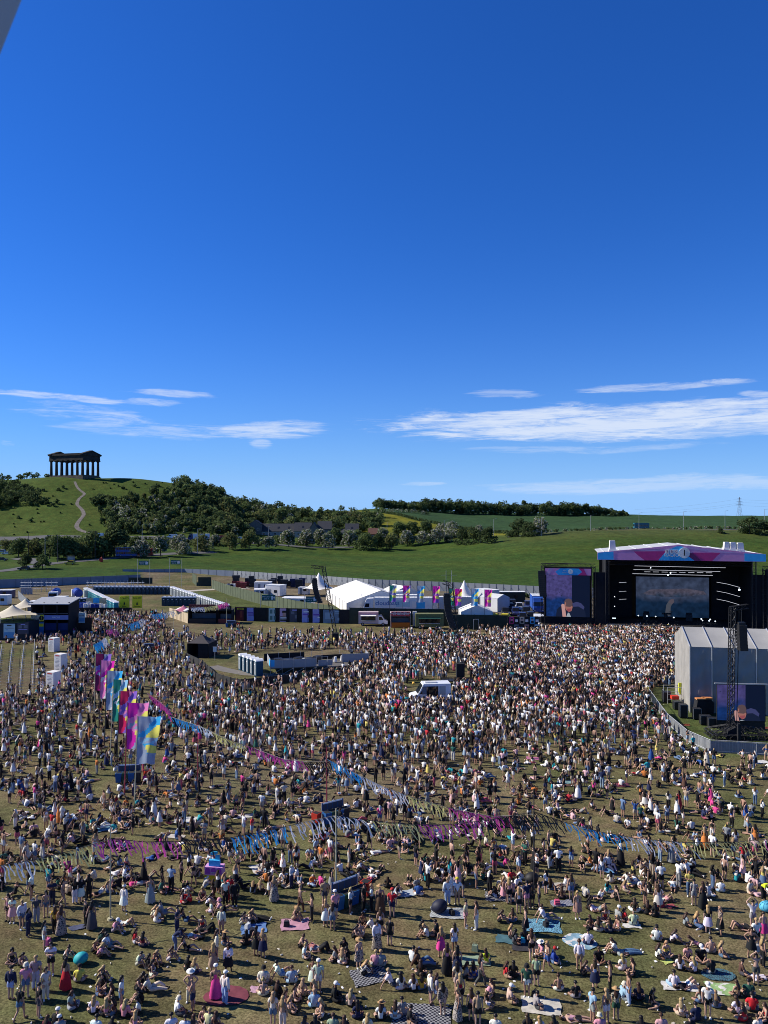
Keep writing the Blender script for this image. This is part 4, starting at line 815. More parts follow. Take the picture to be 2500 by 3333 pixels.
fence_run('hoarding', 'dark hoarding with orange panel right of the bar', [XY(226, 158), XY(300, 158)], 3.2, solid('dark_brown_hoarding', (.05, .028, .02)), 2.4, .04); poster(257, 277, 1994, 2027, 157.8, 'pale blue poster on the hoarding right of the bar', pale, [(.5, .3, .9, .35, bluep), (.5, .75, .8, .05, mgrey)])
# price boards and queue lanes at the left
for u, v, wd, h, lb in ((168, 2121, 1.35, 2.4, 'farthest white box pillar price board in shade by the bar'), (189, 2186, 1.35, 2.7, 'middle white box pillar price board with red heading'), (164, 2246, 1.35, 2.5, 'nearest white box pillar price board with red heading, crowd around its foot')):
    p = G(u, v); r = thing('price_board', lb, 'price board', p, R(-22)); m = MB(); m.box((0, .6, h / 2), (wd, wd, h)); m.build('board', whitepvc, r); m = MB(); m.box((0, .6 - wd / 2 - .006, h * .92), (wd * .6, .01, h * .06)); m.build('heading', solid('red_print', (.55, .05, .04)), r); m = MB(); [m.box((random.uniform(-.1, .1), .6 - wd / 2 - .006, h * (.15 + .075 * i)), (wd * random.uniform(.35, .7), .01, h * .016)) for i in range(9)]; m.build('price_list', mgrey, r)
def barrier_run(label, pts, group=None, h=1.1, m_=None, name='queue_barrier', thick=.03):
    r = thing(name, label, 'barrier', (pts[0][0], pts[0][1], 0), 0, group); o = Vector((pts[0][0], pts[0][1], 0)); mb = MB(); fr = MB(); prev = None
    for a, b in zip(pts[:-1], pts[1:]):
        a = Vector((a[0], a[1], 0)); b = Vector((b[0], b[1], 0)); d = b - a; n = max(1, round(d.length / 2.2)); rz = math.atan2(d.y, d.x)
        for i in range(n):
            p0 = a.lerp(b, i / n) - o; p1 = a.lerp(b, (i + 1) / n) - o; q = (p0 + p1) / 2
            fr.cyl((p0.x, p0.y, h), (p1.x, p1.y, h), .03, n=4); fr.cyl((p0.x, p0.y, .15), (p1.x, p1.y, .15), .03, n=4); fr.cyl((p0.x, p0.y, 0), (p0.x, p0.y, h), .03, n=4); fr.box((p0.x, p0.y, .03), (.08, .7, .05), rz)
            nb = 10
            for k in range(1, nb): c = p0.lerp(p1, k / nb); mb.cyl((c.x, c.y, .15), (c.x, c.y, h), .014, n=3, cap=False)
    fr.build('frame', m_ or heras, r); mb.build('bars', m_ or heras, r); return r
for us, lb in (((8, 2115, -6, 2240), 'steel queue barrier line, leftmost lane edge'), ((43, 2110, 28, 2252), 'steel queue barrier line, second from the left'), ((80, 2113, 66, 2255), 'steel queue barrier line, third from the left'), ((114, 2100, 108, 2250), 'steel queue barrier line closest to the price boards')):
    barrier_run(lb, [G(us[0], us[1]), G((us[0] + us[2]) / 2, (us[1] + us[3]) / 2 - 12), G(us[2], us[3])], 'queue barriers at the left edge')
# food stalls by the toilets
def stall(name, label, u0, u1, v, h, body, sign_m, word, word_m, counter=None, depth=3.0, sgn_h=.9, z_sign=None, awn=None):
    p = G((u0 + u1) / 2, v); wd = (u1 - u0) / FP * p.y; r = thing(name, label, 'food stall', p); m = MB(); m.box((0, depth, h / 2), (wd, .1, h)); [m.box((s * (wd / 2 - .05), depth / 2, h / 2), (.1, depth, h)) for s in (-1, 1)]; m.box((0, depth / 2, h), (wd + .2, depth + .3, .14)); m.build('shell', body, r)
    m = MB(); m.box((0, .2, .55), (wd - .3, .5, 1.1)); m.build('counter', counter or blacksteel, r); m = MB(); m.box((0, -.05, (z_sign or h)), (wd * .95, .1, sgn_h)); m.build('sign_board', sign_m, r); text(word, sgn_h * .8, word_m, r, (0, -.12, z_sign or h), 0, .01)
    m = MB(); m.box((0, depth * .7, 1.0), (wd - .5, .6, 1.9)); m.build('equipment', mgrey, r)
    if awn: m = MB(); m.prism([(0, 0), (1.0, -.35), (1.0, -.28), (0, .1)], (0, -1, 0), (0, 0, 1), (wd * .9, 0, 0), origin=(-wd * .45, 0, h - .5)); m.build('awning', awn, r)
    return r
stall('noodle_stall', 'dark noodle stall with red brown sign below white parasols', 613, 705, 2029, 2.9, blackcloth, solid('brown_red_print', (.16, .035, .03)), 'NOODLES', solid('tan_print', (.45, .2, .12)), None, 4.0, 1.3, 3.6)
stall('coffee_stall', 'black coffee stall beside the noodle stall', 709, 755, 2030, 3.0, blackcloth, black_t, 'COFFEE', solid('grey_lettering', (.5, .5, .5)), solid('brown_red_print', (.16, .035, .03)), 3.0, .9, 3.5)
for u, v, lb in ((590, 2000, 'white domed parasol, left of the cluster behind the noodle stall'), (615, 2003, 'white domed parasol, middle of the cluster behind the noodle stall'), (640, 1999, 'white domed parasol right behind the noodle sign'), (692, 2001, 'white domed parasol between noodle and coffee signs')):
    p = G(u, v + 16); r = thing('parasol', lb, 'parasol', p); m = MB(); V = []; m.cyl((0, 0, 2.2), (0, 0, 2.75), 1.5, .5, 12); m.cyl((0, 0, 2.75), (0, 0, 2.9), .5, .05, 12); m.build('canopy', whitepvc, r, True); m = MB(); m.cyl((0, 0, 0), (0, 0, 2.5), .04, n=6); m.build('pole', alu, r)
swoop_tent('pink_canopy', 'small pink canopy at the left of the noodle stall', (PU(598, 178), 178, 0), 2.2, 3.4, 2.4, solid('dusty_pink', (.5, .16, .24)))

# poster hoarding
Yh = 174; fence_run('hoarding', 'black poster hoarding standing behind the seated crowd', [XY(766, 176.5), XY(1140, 171.5)], 3.15, blackcloth, 2.4, .03)
def yh(u): return 176.5 - 5 * (u - 766) / 374 - .12
for u0, u1, lb, base, bl, wd in [
    (769, 801, 'dark maroon poster with yellow heading, leftmost on the hoarding', maroon, [(.5, .9, .8, .1, yellow_t), (.5, .5, .25, .5, solid('rust_print', (.3, .06, .04)))], [('BERRY', .5, .9, .42, black_t)]),
    (804, 832, 'lilac lettered poster, second from the left on the hoarding', lilac, [(.5, .2, .9, .3, solid('soft_blue_print', (.28, .34, .72))), (.5, .62, .85, .1, solid('purple_print', (.16, .08, .42))), (.5, .45, .7, .08, solid('purple_print', (.16, .08, .42)))], []),
    (875, 903, 'mint white poster with four dark plant motifs', mint, [(.28, .75, .3, .3, solid('leaf_print', (.10, .2, .18))), (.74, .75, .3, .3, solid('leaf_print', (.10, .2, .18))), (.28, .28, .3, .3, solid('leaf_print', (.10, .2, .18))), (.74, .28, .3, .3, solid('leaf_print', (.10, .2, .18)))], []),
    (911, 940, 'pink poster with dark haired portrait wearing a striped top', solid('soft_pink_print', (.55, .38, .55)), [(.5, .24, .9, .34, black_t), (.5, .34, .86, .06, white_t), (.5, .22, .86, .06, white_t), (.5, .58, .36, .36, skinp), (.5, .76, .46, .16, black_t)], []),
    (943, 977, 'dark grey poster with round emblems', dgrey, [(.3, .7, .3, .2, mgrey), (.7, .4, .4, .25, mgrey), (.5, .9, .5, .08, lilac)], []),
    (983, 1011, 'lilac lettered poster, left of the two side by side', lilac, [(.5, .2, .9, .3, solid('soft_blue_print', (.28, .34, .72))), (.5, .6, .85, .12, solid('purple_print', (.16, .08, .42))), (.5, .8, .6, .08, white_t)], []),
    (1018, 1047, 'lilac lettered poster, right of the two side by side', lilac, [(.5, .2, .9, .3, solid('soft_blue_print', (.28, .34, .72))), (.5, .6, .85, .12, solid('purple_print', (.16, .08, .42))), (.7, .4, .3, .08, white_t)], []),
    (1052, 1137, 'wide blue grey poster at the right end of the hoarding', solid('blue_grey_print', (.15, .22, .30)), [(.25, .55, .35, .5, solid('light_blue_print', (.25, .36, .46))), (.7, .75, .5, .04, pale), (.7, .85, .5, .05, pale), (.7, .3, .3, .2, solid('light_blue_print', (.25, .36, .46)))], [])]:
    Y = yh((u0 + u1) / 2); poster(u0, u1, ZV and 1680 + (CAMZ - 3.05) * FP / Y, 2028, Y, lb, base, bl, wd)
# green exit signs on poles
exitg = solid('exit_green', (.012, .11, .10))
def exit_sign(u0, u1, v0, v1, Y, label, letter, ground_z=None):
    x0, x1, z1, z0 = PU(u0, Y), PU(u1, Y), ZV(v0, Y), ZV(v1, Y); wd, h = x1 - x0, z1 - z0; cx = (x0 + x1) / 2; g = float(H(cx, Y)); r = thing('exit_sign', label, 'sign', (cx, Y, g)); zz = (z0 + z1) / 2 - g; m = MB(); m.box((0, 0, zz), (wd, .08, h)); m.build('panel', exitg, r)
    text('EMERGENCY', h * .30, white_t, r, (-wd * .17, -.06, zz + h * .17), 0, .005, sx=.8 * wd / (h * 2.2) if wd / h < 2.4 else .95); text('EXIT ' + letter, h * .30, white_t, r, (-wd * .17, -.06, zz - h * .2), 0, .005)
    m = MB(); m.box((wd * .25, -.05, zz), (wd * .12, .02, h * .62)); m.prism([(-.5, 0), (0, .55), (.5, 0), (.18, 0), (.18, -.55), (-.18, -.55), (-.18, 0)], (h * .3, 0, 0), (0, 0, h * .55), (0, -.02, 0), origin=(wd * .40, -.05, zz)); m.build('arrow', white_t, r); m = MB(); [m.cyl((s * wd * .62, .1, 0), (s * wd * .62, .1, zz + h * .9), .07, n=6) for s in (-1, 1)]; m.build('pole', galv, r)
exit_sign(452, 484, 1825, 1840, 255, 'green emergency exit sign high on poles over the left field', 'D'); exit_sign(556, 588, 1823, 1837, 258, 'green emergency exit sign high on poles nearer the gate', 'D')
exit_sign(853, 897, 1936, 1955, 183, 'green emergency exit sign A above the olive hoarding', 'A'); exit_sign(995, 1032, 1941, 1960, 178, 'green emergency exit sign B beside the hanging loudspeakers', 'B')

# backstage compound
cabin(857, 250, (5.4, 3, 2.5), 'white cabin at the back, behind the two front white cabins', whitepvc); cabin(846, 229, (3.2, 4.5, 2.2), 'low white cabin at front left with a grey window frame', whitepvc, R(8)); cabin(898, 232, (5.0, 4, 3.2), 'tall white cabin at front right of the cabin group', whitepvc, R(-22)); cabin(990, 236, (3.1, 2.6, 2.1), 'small white cabin left of the peaked tent', whitepvc, R(-10)); cabin(752, 252, (2.6, 2.2, 1.6), 'low white cabin peeping over the olive hoarding', whitepvc)
cabin(970, 205, (8.2, 5, 2.2), 'long low flat white marquee block in front of the small cabins', whitepvc, R(-6), 'flat_marquee', 'marquee')
rng2 = random.Random(5); rk = ['dark stacked flight cases with red trim', 'dark stacked stage crates', 'black stacked truss dollies', 'tall pile of dark equipment cases']
for i, u in enumerate((768, 782, 793, 806, 820, 884, 893, 912, 925, 940, 956, 974, 984)):
    r = thing('case_stack', rk[i % 4] + (' in the back compound, number %s along' % ['one']), 'crates', (PU(u, 262 - (i % 3) * 3), 262 - (i % 3) * 3, 0)); col_ = [solid('dark_case', (.028, .03, .034)), solid('red_case', (.16, .03, .03)), solid('navy_case', (.03, .035, .09))]
    for k in range(rng2.randint(2, 4)): m = MB(); m.box((rng2.uniform(-.15, .15), 0, .55 + k * .95), (rng2.uniform(1.5, 2.6), 1.6, .88)); m.box((0, -.82, .55 + k * .95), (1.4, .03, .1)); m.build('case', col_[1 if (i < 4 and k < 2) else (2 if i in (10, 12) else 0)], r)
for k, o in enumerate([q for q in bpy.data.objects if q.name.startswith('case_stack')]):
    o['label'] = rk[k % 4] + ' against the grey fence, ' + ['left end of the yard', 'second from the left end', 'third from the left end', 'fourth from the left end', 'left of the gap', 'first right of the gap', 'second right of the gap', 'third right of the gap', 'behind the tall white cabin', 'left of the blue pile', 'the bluish pile', 'right of the bluish pile', 'by the small white cabin'][k]
# big marquee
P1, P2 = Vector((-8.1, 221.7, 0)), Vector((-0.7, 190.7, 0)); d = P2 - P1; mq = thing('marquee', 'big white frame marquee with sunlit ribbed roof in the back compound', 'marquee', (P1 + P2) / 2, math.atan2(d.y, d.x)); Lm = d.length / 2; hw = 8.6; ez, rzg = 2.7, 5.6
m = MB(); nb = 6
for s in (-1, 1):
    for i in range(nb):
        x0, x1 = -Lm + 2 * Lm * i / nb, -Lm + 2 * Lm * (i + 1) / nb; sag = .14
        for j in range(4):
            t0, t1 = j / 4, (j + 1) / 4
            def pt(x, t, mid): return (x, s * hw * t, rzg + (ez - rzg) * t - (sag if mid else 0) * math.sin(math.pi * max(.15, t)))
            xm = (x0 + x1) / 2; m.add([pt(x0, t0, 0), pt(xm, t0, 1), pt(xm, t1, 1), pt(x0, t1, 0)], [(0, 1, 2, 3)]); m.add([pt(xm, t0, 1), pt(x1, t0, 0), pt(x1, t1, 0), pt(xm, t1, 1)], [(0, 1, 2, 3)])
m.build('roof', whitepvc, mq)
m = MB()
for s in (-1, 1): m.prism([(-hw, 0), (hw, 0), (hw, ez), (0, rzg - .1), (-hw, ez)], (0, 1, 0), (0, 0, 1), (.05 * s, 0, 0), origin=(s * (Lm - .06), 0, 0)); m.box((0, s * hw, ez / 2), (2 * Lm - .3, .06, ez - .1))
m.build('wall', whitepvc, mq); m = MB(); [m.cyl((-Lm + 2 * Lm * i / nb, s * (hw + .08), 0), (-Lm + 2 * Lm * i / nb, s * (hw + .08), ez), .08, n=6) for i in range(nb + 1) for s in (-1, 1)]; m.build('leg', alu, mq)
swoop_tent('peaked_tent', 'white peaked tent left behind the big marquee', (PU(1038, 232), 232, 0), 4.4, 7.0, 2.4, whitepvc, 12); swoop_tent('peaked_tent', 'tall white peaked tent between the coloured flags', (PU(1511, 205), 205, 0), 3.6, 7.0, 2.4, whitepvc, 12)
def frame_tent(name, label, u, Y, wd, dp, ez, rz_, rot=0.0, m_=None):
    r = thing(name, label, 'marquee', (PU(u, Y), Y, 0), rot); m = MB(); m.prism([(-wd / 2, ez), (wd / 2, ez), (0, rz_)], (1, 0, 0), (0, 0, 1), (0, dp, 0), origin=(0, -dp / 2, 0)); m.build('roof', m_ or whitepvc, r); m = MB(); m.box((0, 0, ez / 2), (wd - .1, dp - .1, ez - .02)); m.build('wall', m_ or whitepvc, r); m = MB(); [m.cyl((sx * wd / 2, sy * dp / 2, 0), (sx * wd / 2, sy * dp / 2, ez), .06, n=6) for sx in (-1, 1) for sy in (-1, 1)]; m.build('leg', alu, r); return r
frame_tent('frame_tent', 'low wide white frame tent above the dark hoarding with doorway', 1547, 168, 6.8, 6, 3.5, 4.9); frame_tent('frame_tent', 'white frame tent behind the lorries, left of the flags', 1300, 216, 8, 7, 3.0, 4.6, R(30))
frame_tent('frame_tent', 'grey pitched tent beside the rightmost flags', 1610, 196, 4.6, 6, 3.4, 4.3, R(40), greycab); cabin(1585, 205, (3.4, 6, 4.4), 'tall pale truck body behind the blue flag', greycab, R(35), 'truck_body', 'trailer')
r1 = lorry('white lorry with blue side lettering parked behind the food vans', (PU(1296, 186), 187.5, 0), R(180), white_p, white_p, 17, 4.2)
m_txt = solid('trailer_blue', (.015, .12, .36)); text('cloudbass', 1.5, m_txt, r1, (2.6, 1.28, 2.9), R(180), .01)
mm = MB(); mm.box((-5.4, 1.262, 2.4), (2.2, .02, 1.6)); mm.build('graphic', skyb, r1); mm = MB(); mm.box((-1.2, 1.262, 2.8), (3.4, .02, 1.5)); mm.build('graphic', pale, r1); mm = MB(); mm.box((-3.9, 1.32, 2.6), (1.0, .14, 1.6)); mm.build('side_door', whitepvc, r1)
lorry('white articulated lorry parked second behind the lettered one', (PU(1270, 193), 193.5, 0), R(180), white_p, greycab, 16, 4.2); lorry('white articulated lorry parked third, in front of the marquee gable', (PU(1245, 200), 201, 0), R(205), white_p, white_p, 14, 4.2); lorry('white lorry with dark cab glass right of the hanging loudspeakers', (PU(1470, 190), 191, 0), R(180), white_p, greycab, 12, 4.0)
lorry('blue lorry with white roof left of the side screen', (PU(1752, 190), 192, 0), R(-95), blue_p, blue_p, 9, 4.2); van('white van parked left of the side screen tower', (PU(1757, 165), 166, 0), R(-98), white_p, 5.4, 2.6)
van('white van between the trailers behind the dark loudspeaker tower', (PU(1525, 178), 178, 0), R(200), white_p, 5.2, 2.4)
cpos = [(1640, 205, black_p, 'black'), (1668, 205, black_p, 'black'), (1718, 201, navy_p, 'navy'), (1632, 196, silver_p, 'grey'), (1660, 196, black_p, 'black'), (1690, 197, silver_p, 'silver'), (1645, 187, black_p, 'black'), (1678, 187, navy_p, 'navy'), (1712, 188, black_p, 'black'), (1728, 178, black_p, 'black'), (1700, 177, navy_p, 'dark blue')]
cw = ['back row left', 'back row middle', 'back row right', 'second row left', 'second row middle', 'second row right', 'third row left', 'third row middle', 'third row right', 'front row by the white van', 'front row left']
for (u, Y, pm, cn), ps in zip(cpos, cw): car('%s four wheel drive car in the parked group, %s' % (cn, ps), (PU(u, Y), Y, 0), R(-95), pm, 4.6, 1.8, 'cars parked backstage')
cabin(1655, 216, (9, 2.6, 2.7), 'long dark green container behind the parked cars', solid('container_green', (.02, .03, .026)), 0, 'shipping_container', 'container')
def wedge(u, Y, rz, lb):
    r = thing('hazard_cover', lb, 'cover', (PU(u, Y), Y, 0), rz); m = MB(); m.prism([(-1.3, 0), (1.3, 0), (1.3, 2.0), (.7, 2.9), (-.7, 2.9), (-1.3, 2.0)], (1, 0, 0), (0, 0, 1), (0, 1.6, 0)); m.build('body', solid('hazard_yellow', (.55, .45, .03)), r); m = MB(); [m.prism([(-1.25, .1 + k * .6), (0, .6 + k * .6), (1.25, .1 + k * .6), (1.25, .4 + k * .6), (0, .9 + k * .6), (-1.25, .4 + k * .6)], (1, 0, 0), (0, 0, 1), (0, -.02, 0)) for k in range(3)]; m.build('chevrons', black_t, r)
wedge(1613, 165.5, R(15), 'yellow and black chevron block, left of the pair above the dark hoarding'); wedge(1641, 165.5, R(-20), 'yellow and black chevron block, right of the pair above the dark hoarding')
# front hoarding and food vans
fence_run('hoarding', 'dark green hoarding behind the food vans', [XY(1138, 171.4), XY(1470, 168.2)], 3.6, darkgreen, 2.4, .03); fence_run('hoarding', 'dark green hoarding with doorway under the white frame tent', [XY(1472, 163.5), XY(1655, 162)], 3.1, darkgreen, 2.4, .03)
r = thing('doorway', 'pale metal door frame in the dark hoarding', 'door', (PU(1549, 162.4), 162.3, 0)); m = MB(); m.box((-.55, -.1, 1.1), (.08, .1, 2.2)); m.box((.55, -.1, 1.1), (.08, .1, 2.2)); m.box((0, -.1, 2.24), (1.18, .1, .08)); m.build('frame', alu, r); m = MB(); m.box((0, -.08, 1.08), (1.0, .05, 2.1)); m.build('leaf', darkgreen, r)
def food_truck(u0, u1, v, h, label, bodym, awnm, cabm=None, stripe=None, word=None):
    p = G((u0 + u1) / 2, v); wd = (u1 - u0) / FP * p.y; r = thing('food_truck', label, 'food truck', (p.x, p.y + 1, 0)); bl = wd * (.68 if cabm else 1.0); bx = -wd / 2 + bl / 2; m = MB(); m.box((bx, 0, .5 + (h - .5) / 2), (bl, 2.1, h - .5)); m.build('body', bodym, r); m = MB(); m.box((bx, -1.06, 1.75), (bl * .72, .05, 1.0)); m.build('hatch', dglass, r); m = MB(); m.box((bx, -1.25, 1.2), (bl * .74, .4, .07)); m.build('counter', alu, r)
    m = MB(); m.prism([(0, 0), (.9, -.15), (.9, -.1), (0, .08)], (0, -1, 0), (0, 0, 1), (bl * .78, 0, 0), origin=(bx - bl * .39, -1.06, 2.38)); m.build('awning', awnm, r)
    if stripe: m = MB(); m.box((bx, -1.07, h - .32), (bl * .98, .03, .6)); m.build('sign_board', stripe, r); word and text(word, .45, white_t, r, (bx, -1.12, h - .32))
    if cabm: m = MB(); m.prism([(wd / 2 - wd * .32, .4), (wd / 2, .4), (wd / 2, 1.0), (wd / 2 - .7, 1.3), (wd / 2 - 1.3, 2.2), (wd / 2 - wd * .32, 2.25)], (1, 0, 0), (0, 0, 1), (0, 2.0, 0), origin=(0, -1, 0)); m.build('cab', cabm, r); m = MB(); m.prism([(wd / 2 - 1.9, 1.3), (wd / 2 - .9, 1.3), (wd / 2 - 1.35, 2.0), (wd / 2 - 1.9, 2.0)], (1, 0, 0), (0, 0, 1), (0, -.03, 0), origin=(0, -1.003, 0)); m.build('side_window', dglass, r)
    wheels(r, (-wd / 2 + .9, wd / 2 - 1.0), 1.06, .36, .25)
food_truck(1167, 1262, 2037, 3.0, 'pale pink and white food van with open hatch at left of the stalls', solid('pale_pink_paint', (.52, .42, .43)), whitepvc, white_p, solid('pink_band', (.5, .26, .30))); food_truck(1352, 1444, 2047, 3.2, 'dark green food trailer with awning right of the chicken stall', solid('olive_trailer', (.16, .17, .07)), solid('green_awning', (.012, .06, .05)), None, solid('olive_sign', (.14, .15, .05)))
stall('chicken_stall', 'red and pink chicken stall with orange counter between food vans', 1272, 1336, 2043, 3.1, solid('pale_pink_paint', (.52, .42, .43)), solid('coral_red_print', (.5, .06, .07)), 'CHICKEN', white_t, solid('orange_counter', (.6, .14, .01)), 3.0, 1.0, 3.0)
m = MB(); m.box((0, 0, 1.7), (.9, .4, 3.2)); m.box((.4, .4, 1.5), (1.6, .9, 2.8)); o = m.build('freezer_cabinet', whitepvc); o.location = (PU(1350, 167), 167, 0); tag(o, 'tall white cabinet at the left end of the green food trailer', 'cabinet')
# portrait poster wall left of the side screen
r = thing('line_up_wall', 'black wall with checkered portrait posters left of the side screen', 'poster wall', (PU(1702, 157), 157, 0)); m = MB(); m.box((0, .1, 1.75), (6.2, .12, 3.5)); m.build('wall', blackcloth, r); cc = [magp, solid('cream_print', (.6, .48, .36)), skyb, mgrey, solid('rose_print', (.45, .22, .2)), pale]
for k in range(3):
    for row in range(2):
        x = -2.3 + k * 2.1 + row * .95; z = 2.75 - row * 1.55; m = MB(); m.box((x, -.0, z), (.95, .06, 1.35)); b = m.build('portrait_poster', cc[k + row * 3], r); m = MB(); m.cyl((x, -.035, z + .1), (x, -.05, z + .1), .2, n=12); m.build('portrait_face', skinp, b); m = MB(); m.box((x, -.05, z + .3), (.42, .02, .18)); m.box((x, -.045, z - .35), (.6, .02, .4)); m.build('portrait_hair', black_t, b); m = MB(); m.box((x + .98 * (1 - 2 * row), -.0, z - .1), (.6, .05, .5)); m.build('caption', whitepvc, r)

# ---------------------------------------------------------------- flags
FC = {'mag': (.72, .03, .42), 'pink': (.84, .25, .54), 'pur': (.26, .14, .58), 'blue': (.05, .42, .80), 'sky': (.30, .58, .80), 'yel': (.84, .80, .16), 'wht': (.80, .80, .80), 'red': (.66, .03, .12), 'grn': (.03, .26, .20), 'mar': (.22, .02, .10), 'gry': (.34, .42, .56)}
def flag(p, top, w_, h, scheme, poleM, label, group, lean=0.0, droop=.0, name='tall_flag'):
    """banner flag on a pole: blowing to local +X, patches of colour sewn as fields"""
    r = thing(name, label, 'flag', p, 0, group); m = MB(); m.cyl((0, 0, 0), (lean, 0, top), .055, .03, 6); m.build('pole', poleM, r); nx, ny = 14, 30; V = []; F = []; mi = []; names = list(dict.fromkeys(scheme)); A, B, C_, D, E = scheme
    for j in range(ny + 1):
        for i in range(nx + 1):
            s, t = i / nx, j / ny; wob = .14 * math.sin(7 * s + 5 * t) * s + .10 * math.sin(16 * t - 4 * s) * s; x = w_ * s * (1 - .16 * t - droop * t * math.sin(3 * t)) + lean * (top - h * t) / top; V.append((x + .05, wob + .12 * s * math.sin(11 * s + 2), top - .04 - h * t - .06 * s * math.sin(5 * t) - droop * s * .6))
    def field(s, t):
        if t < .45:
            if (s ** 2 + (t * 2.1 - .15) ** 2 * .9) < .30 and t < .36: return A
            if abs((1 - s) * .45 + .05 - t) < .085: return C_
            return B if t < (1 - s) * .45 + .05 else (D if (s - .75) ** 2 + (t - .36) ** 2 * 3 < .10 else E if s < .5 else D)
        if t < .58: return E if (s + t * 3) % .5 < .3 else B
        if (s - .1) ** 2 + ((t - .78) * 1.8) ** 2 < .16: return A
        if s > .45 and abs(t - .68) < .09: return D
        return C_ if s + (t - .6) * 1.3 < .8 else E
    m = MB(); m.v = V
    for j in range(ny):
        for i in range(nx): m.f.append((j * (nx + 1) + i, j * (nx + 1) + i + 1, (j + 1) * (nx + 1) + i + 1, (j + 1) * (nx + 1) + i)); m.m.append(names.index(field((i + .5) / nx, (j + .5) / ny)))
    m.build('cloth', [flagm(n) for n in names], r, True); return r
def flagm(n):
    k = 'flag_cloth_' + n
    if k in MATS: return MATS[k]
    m = mat(k, FC[n], .6, .08, 2); t = m.node_tree; b = t.nodes['Principled BSDF']; out = [q for q in t.nodes if q.type == 'OUTPUT_MATERIAL'][0]; tr = t.nodes.new('ShaderNodeBsdfTranslucent'); tr.inputs[0].default_value = (*FC[n], 1); ms = t.nodes.new('ShaderNodeMixShader'); ms.inputs[0].default_value = .55; t.links.new(b.outputs[0], ms.inputs[1]); t.links.new(tr.outputs[0], ms.inputs[2]); t.links.new(ms.outputs[0], out.inputs[0]); return m
pole_y, pole_k, pole_r = mat('pole_pale', (.45, .42, .28), .6, .1), mat('pole_dark', (.03, .03, .035), .5, .1), mat('pole_red', (.25, .03, .06), .5, .1); GF = 'tall banner flags on the left'
for (ut, vt, ub, vb, w_, h, sc, pm, lb, dr) in [
    (312, 2126, 307, 2349, 1.75, 4.3, ('mar', 'gry', 'pur', 'pink', 'mag'), pole_y, 'maroon and purple banner flag, farthest of the left flag row', .12),
    (329, 2147, 323, 2376, 1.45, 4.3, ('pink', 'pink', 'mag', 'yel', 'wht'), pole_k, 'hot pink and yellow drooping banner flag, second farthest', .2),
    (349, 2181, 341, 2429, 1.55, 4.1, ('gry', 'sky', 'blue', 'yel', 'wht'), pole_k, 'blue grey and yellow banner flag, third in the left row', .1),
    (370, 2209, 360, 2465, 1.35, 4.2, ('grn', 'wht', 'sky', 'yel', 'grn'), pole_y, 'green white and yellow banner flag, fourth in the left row', .16),
    (391, 2247, 381, 2505, 1.55, 4.0, ('red', 'pink', 'pur', 'yel', 'pur'), pole_k, 'red and purple banner flag, third nearest of the left row', .06),
    (416, 2285, 407, 2585, 1.75, 4.0, ('mag', 'pink', 'pink', 'yel', 'gry'), pole_r, 'magenta banner flag, second nearest of the left row', .05),
    (449, 2329, 439, 2623, 1.85, 3.95, ('gry', 'sky', 'blue', 'yel', 'gry'), pole_y, 'blue and yellow banner flag, nearest of the left row', .05)]:
    p = G(ub, vb); top = ZV(vt, p.y); flag(p, top, w_, h, sc, pm, lb, GF, PU(ut, p.y) - p.x, dr)
for (u, vt, sc, lb) in [(1267, 1904, ('grn', 'gry', 'gry', 'yel', 'pur'), 'green and yellow flag, first from the left above the food vans'), (1311, 1905, ('mag', 'red', 'pur', 'yel', 'wht'), 'maroon flag, second from the left above the food vans'), (1357, 1906, ('gry', 'sky', 'blue', 'yel', 'gry'), 'blue flag, third from the left above the food vans'), (1407, 1907, ('mag', 'pink', 'mag', 'yel', 'pur'), 'magenta flag, fourth from the left above the food vans'),
                        (1460, 1914, ('grn', 'gry', 'yel', 'yel', 'grn'), 'green flag half hidden by the loudspeaker tower truss'), (1479, 1915, ('mag', 'pink', 'red', 'yel', 'pur'), 'pink flag right behind the loudspeaker tower truss'), (1533, 1915, ('gry', 'sky', 'blue', 'yel', 'blue'), 'blue flag, second from the right above the food vans'), (1576, 1918, ('mag', 'pink', 'mag', 'yel', 'pink'), 'magenta flag, rightmost above the food vans')]:
    Y = 170 if u < 1470 else 164.6; flag((PU(u, Y), Y, 0), ZV(vt, Y), 1.6, 3.7, sc, pole_k, lb, 'flags above the food vans', .05, .05)

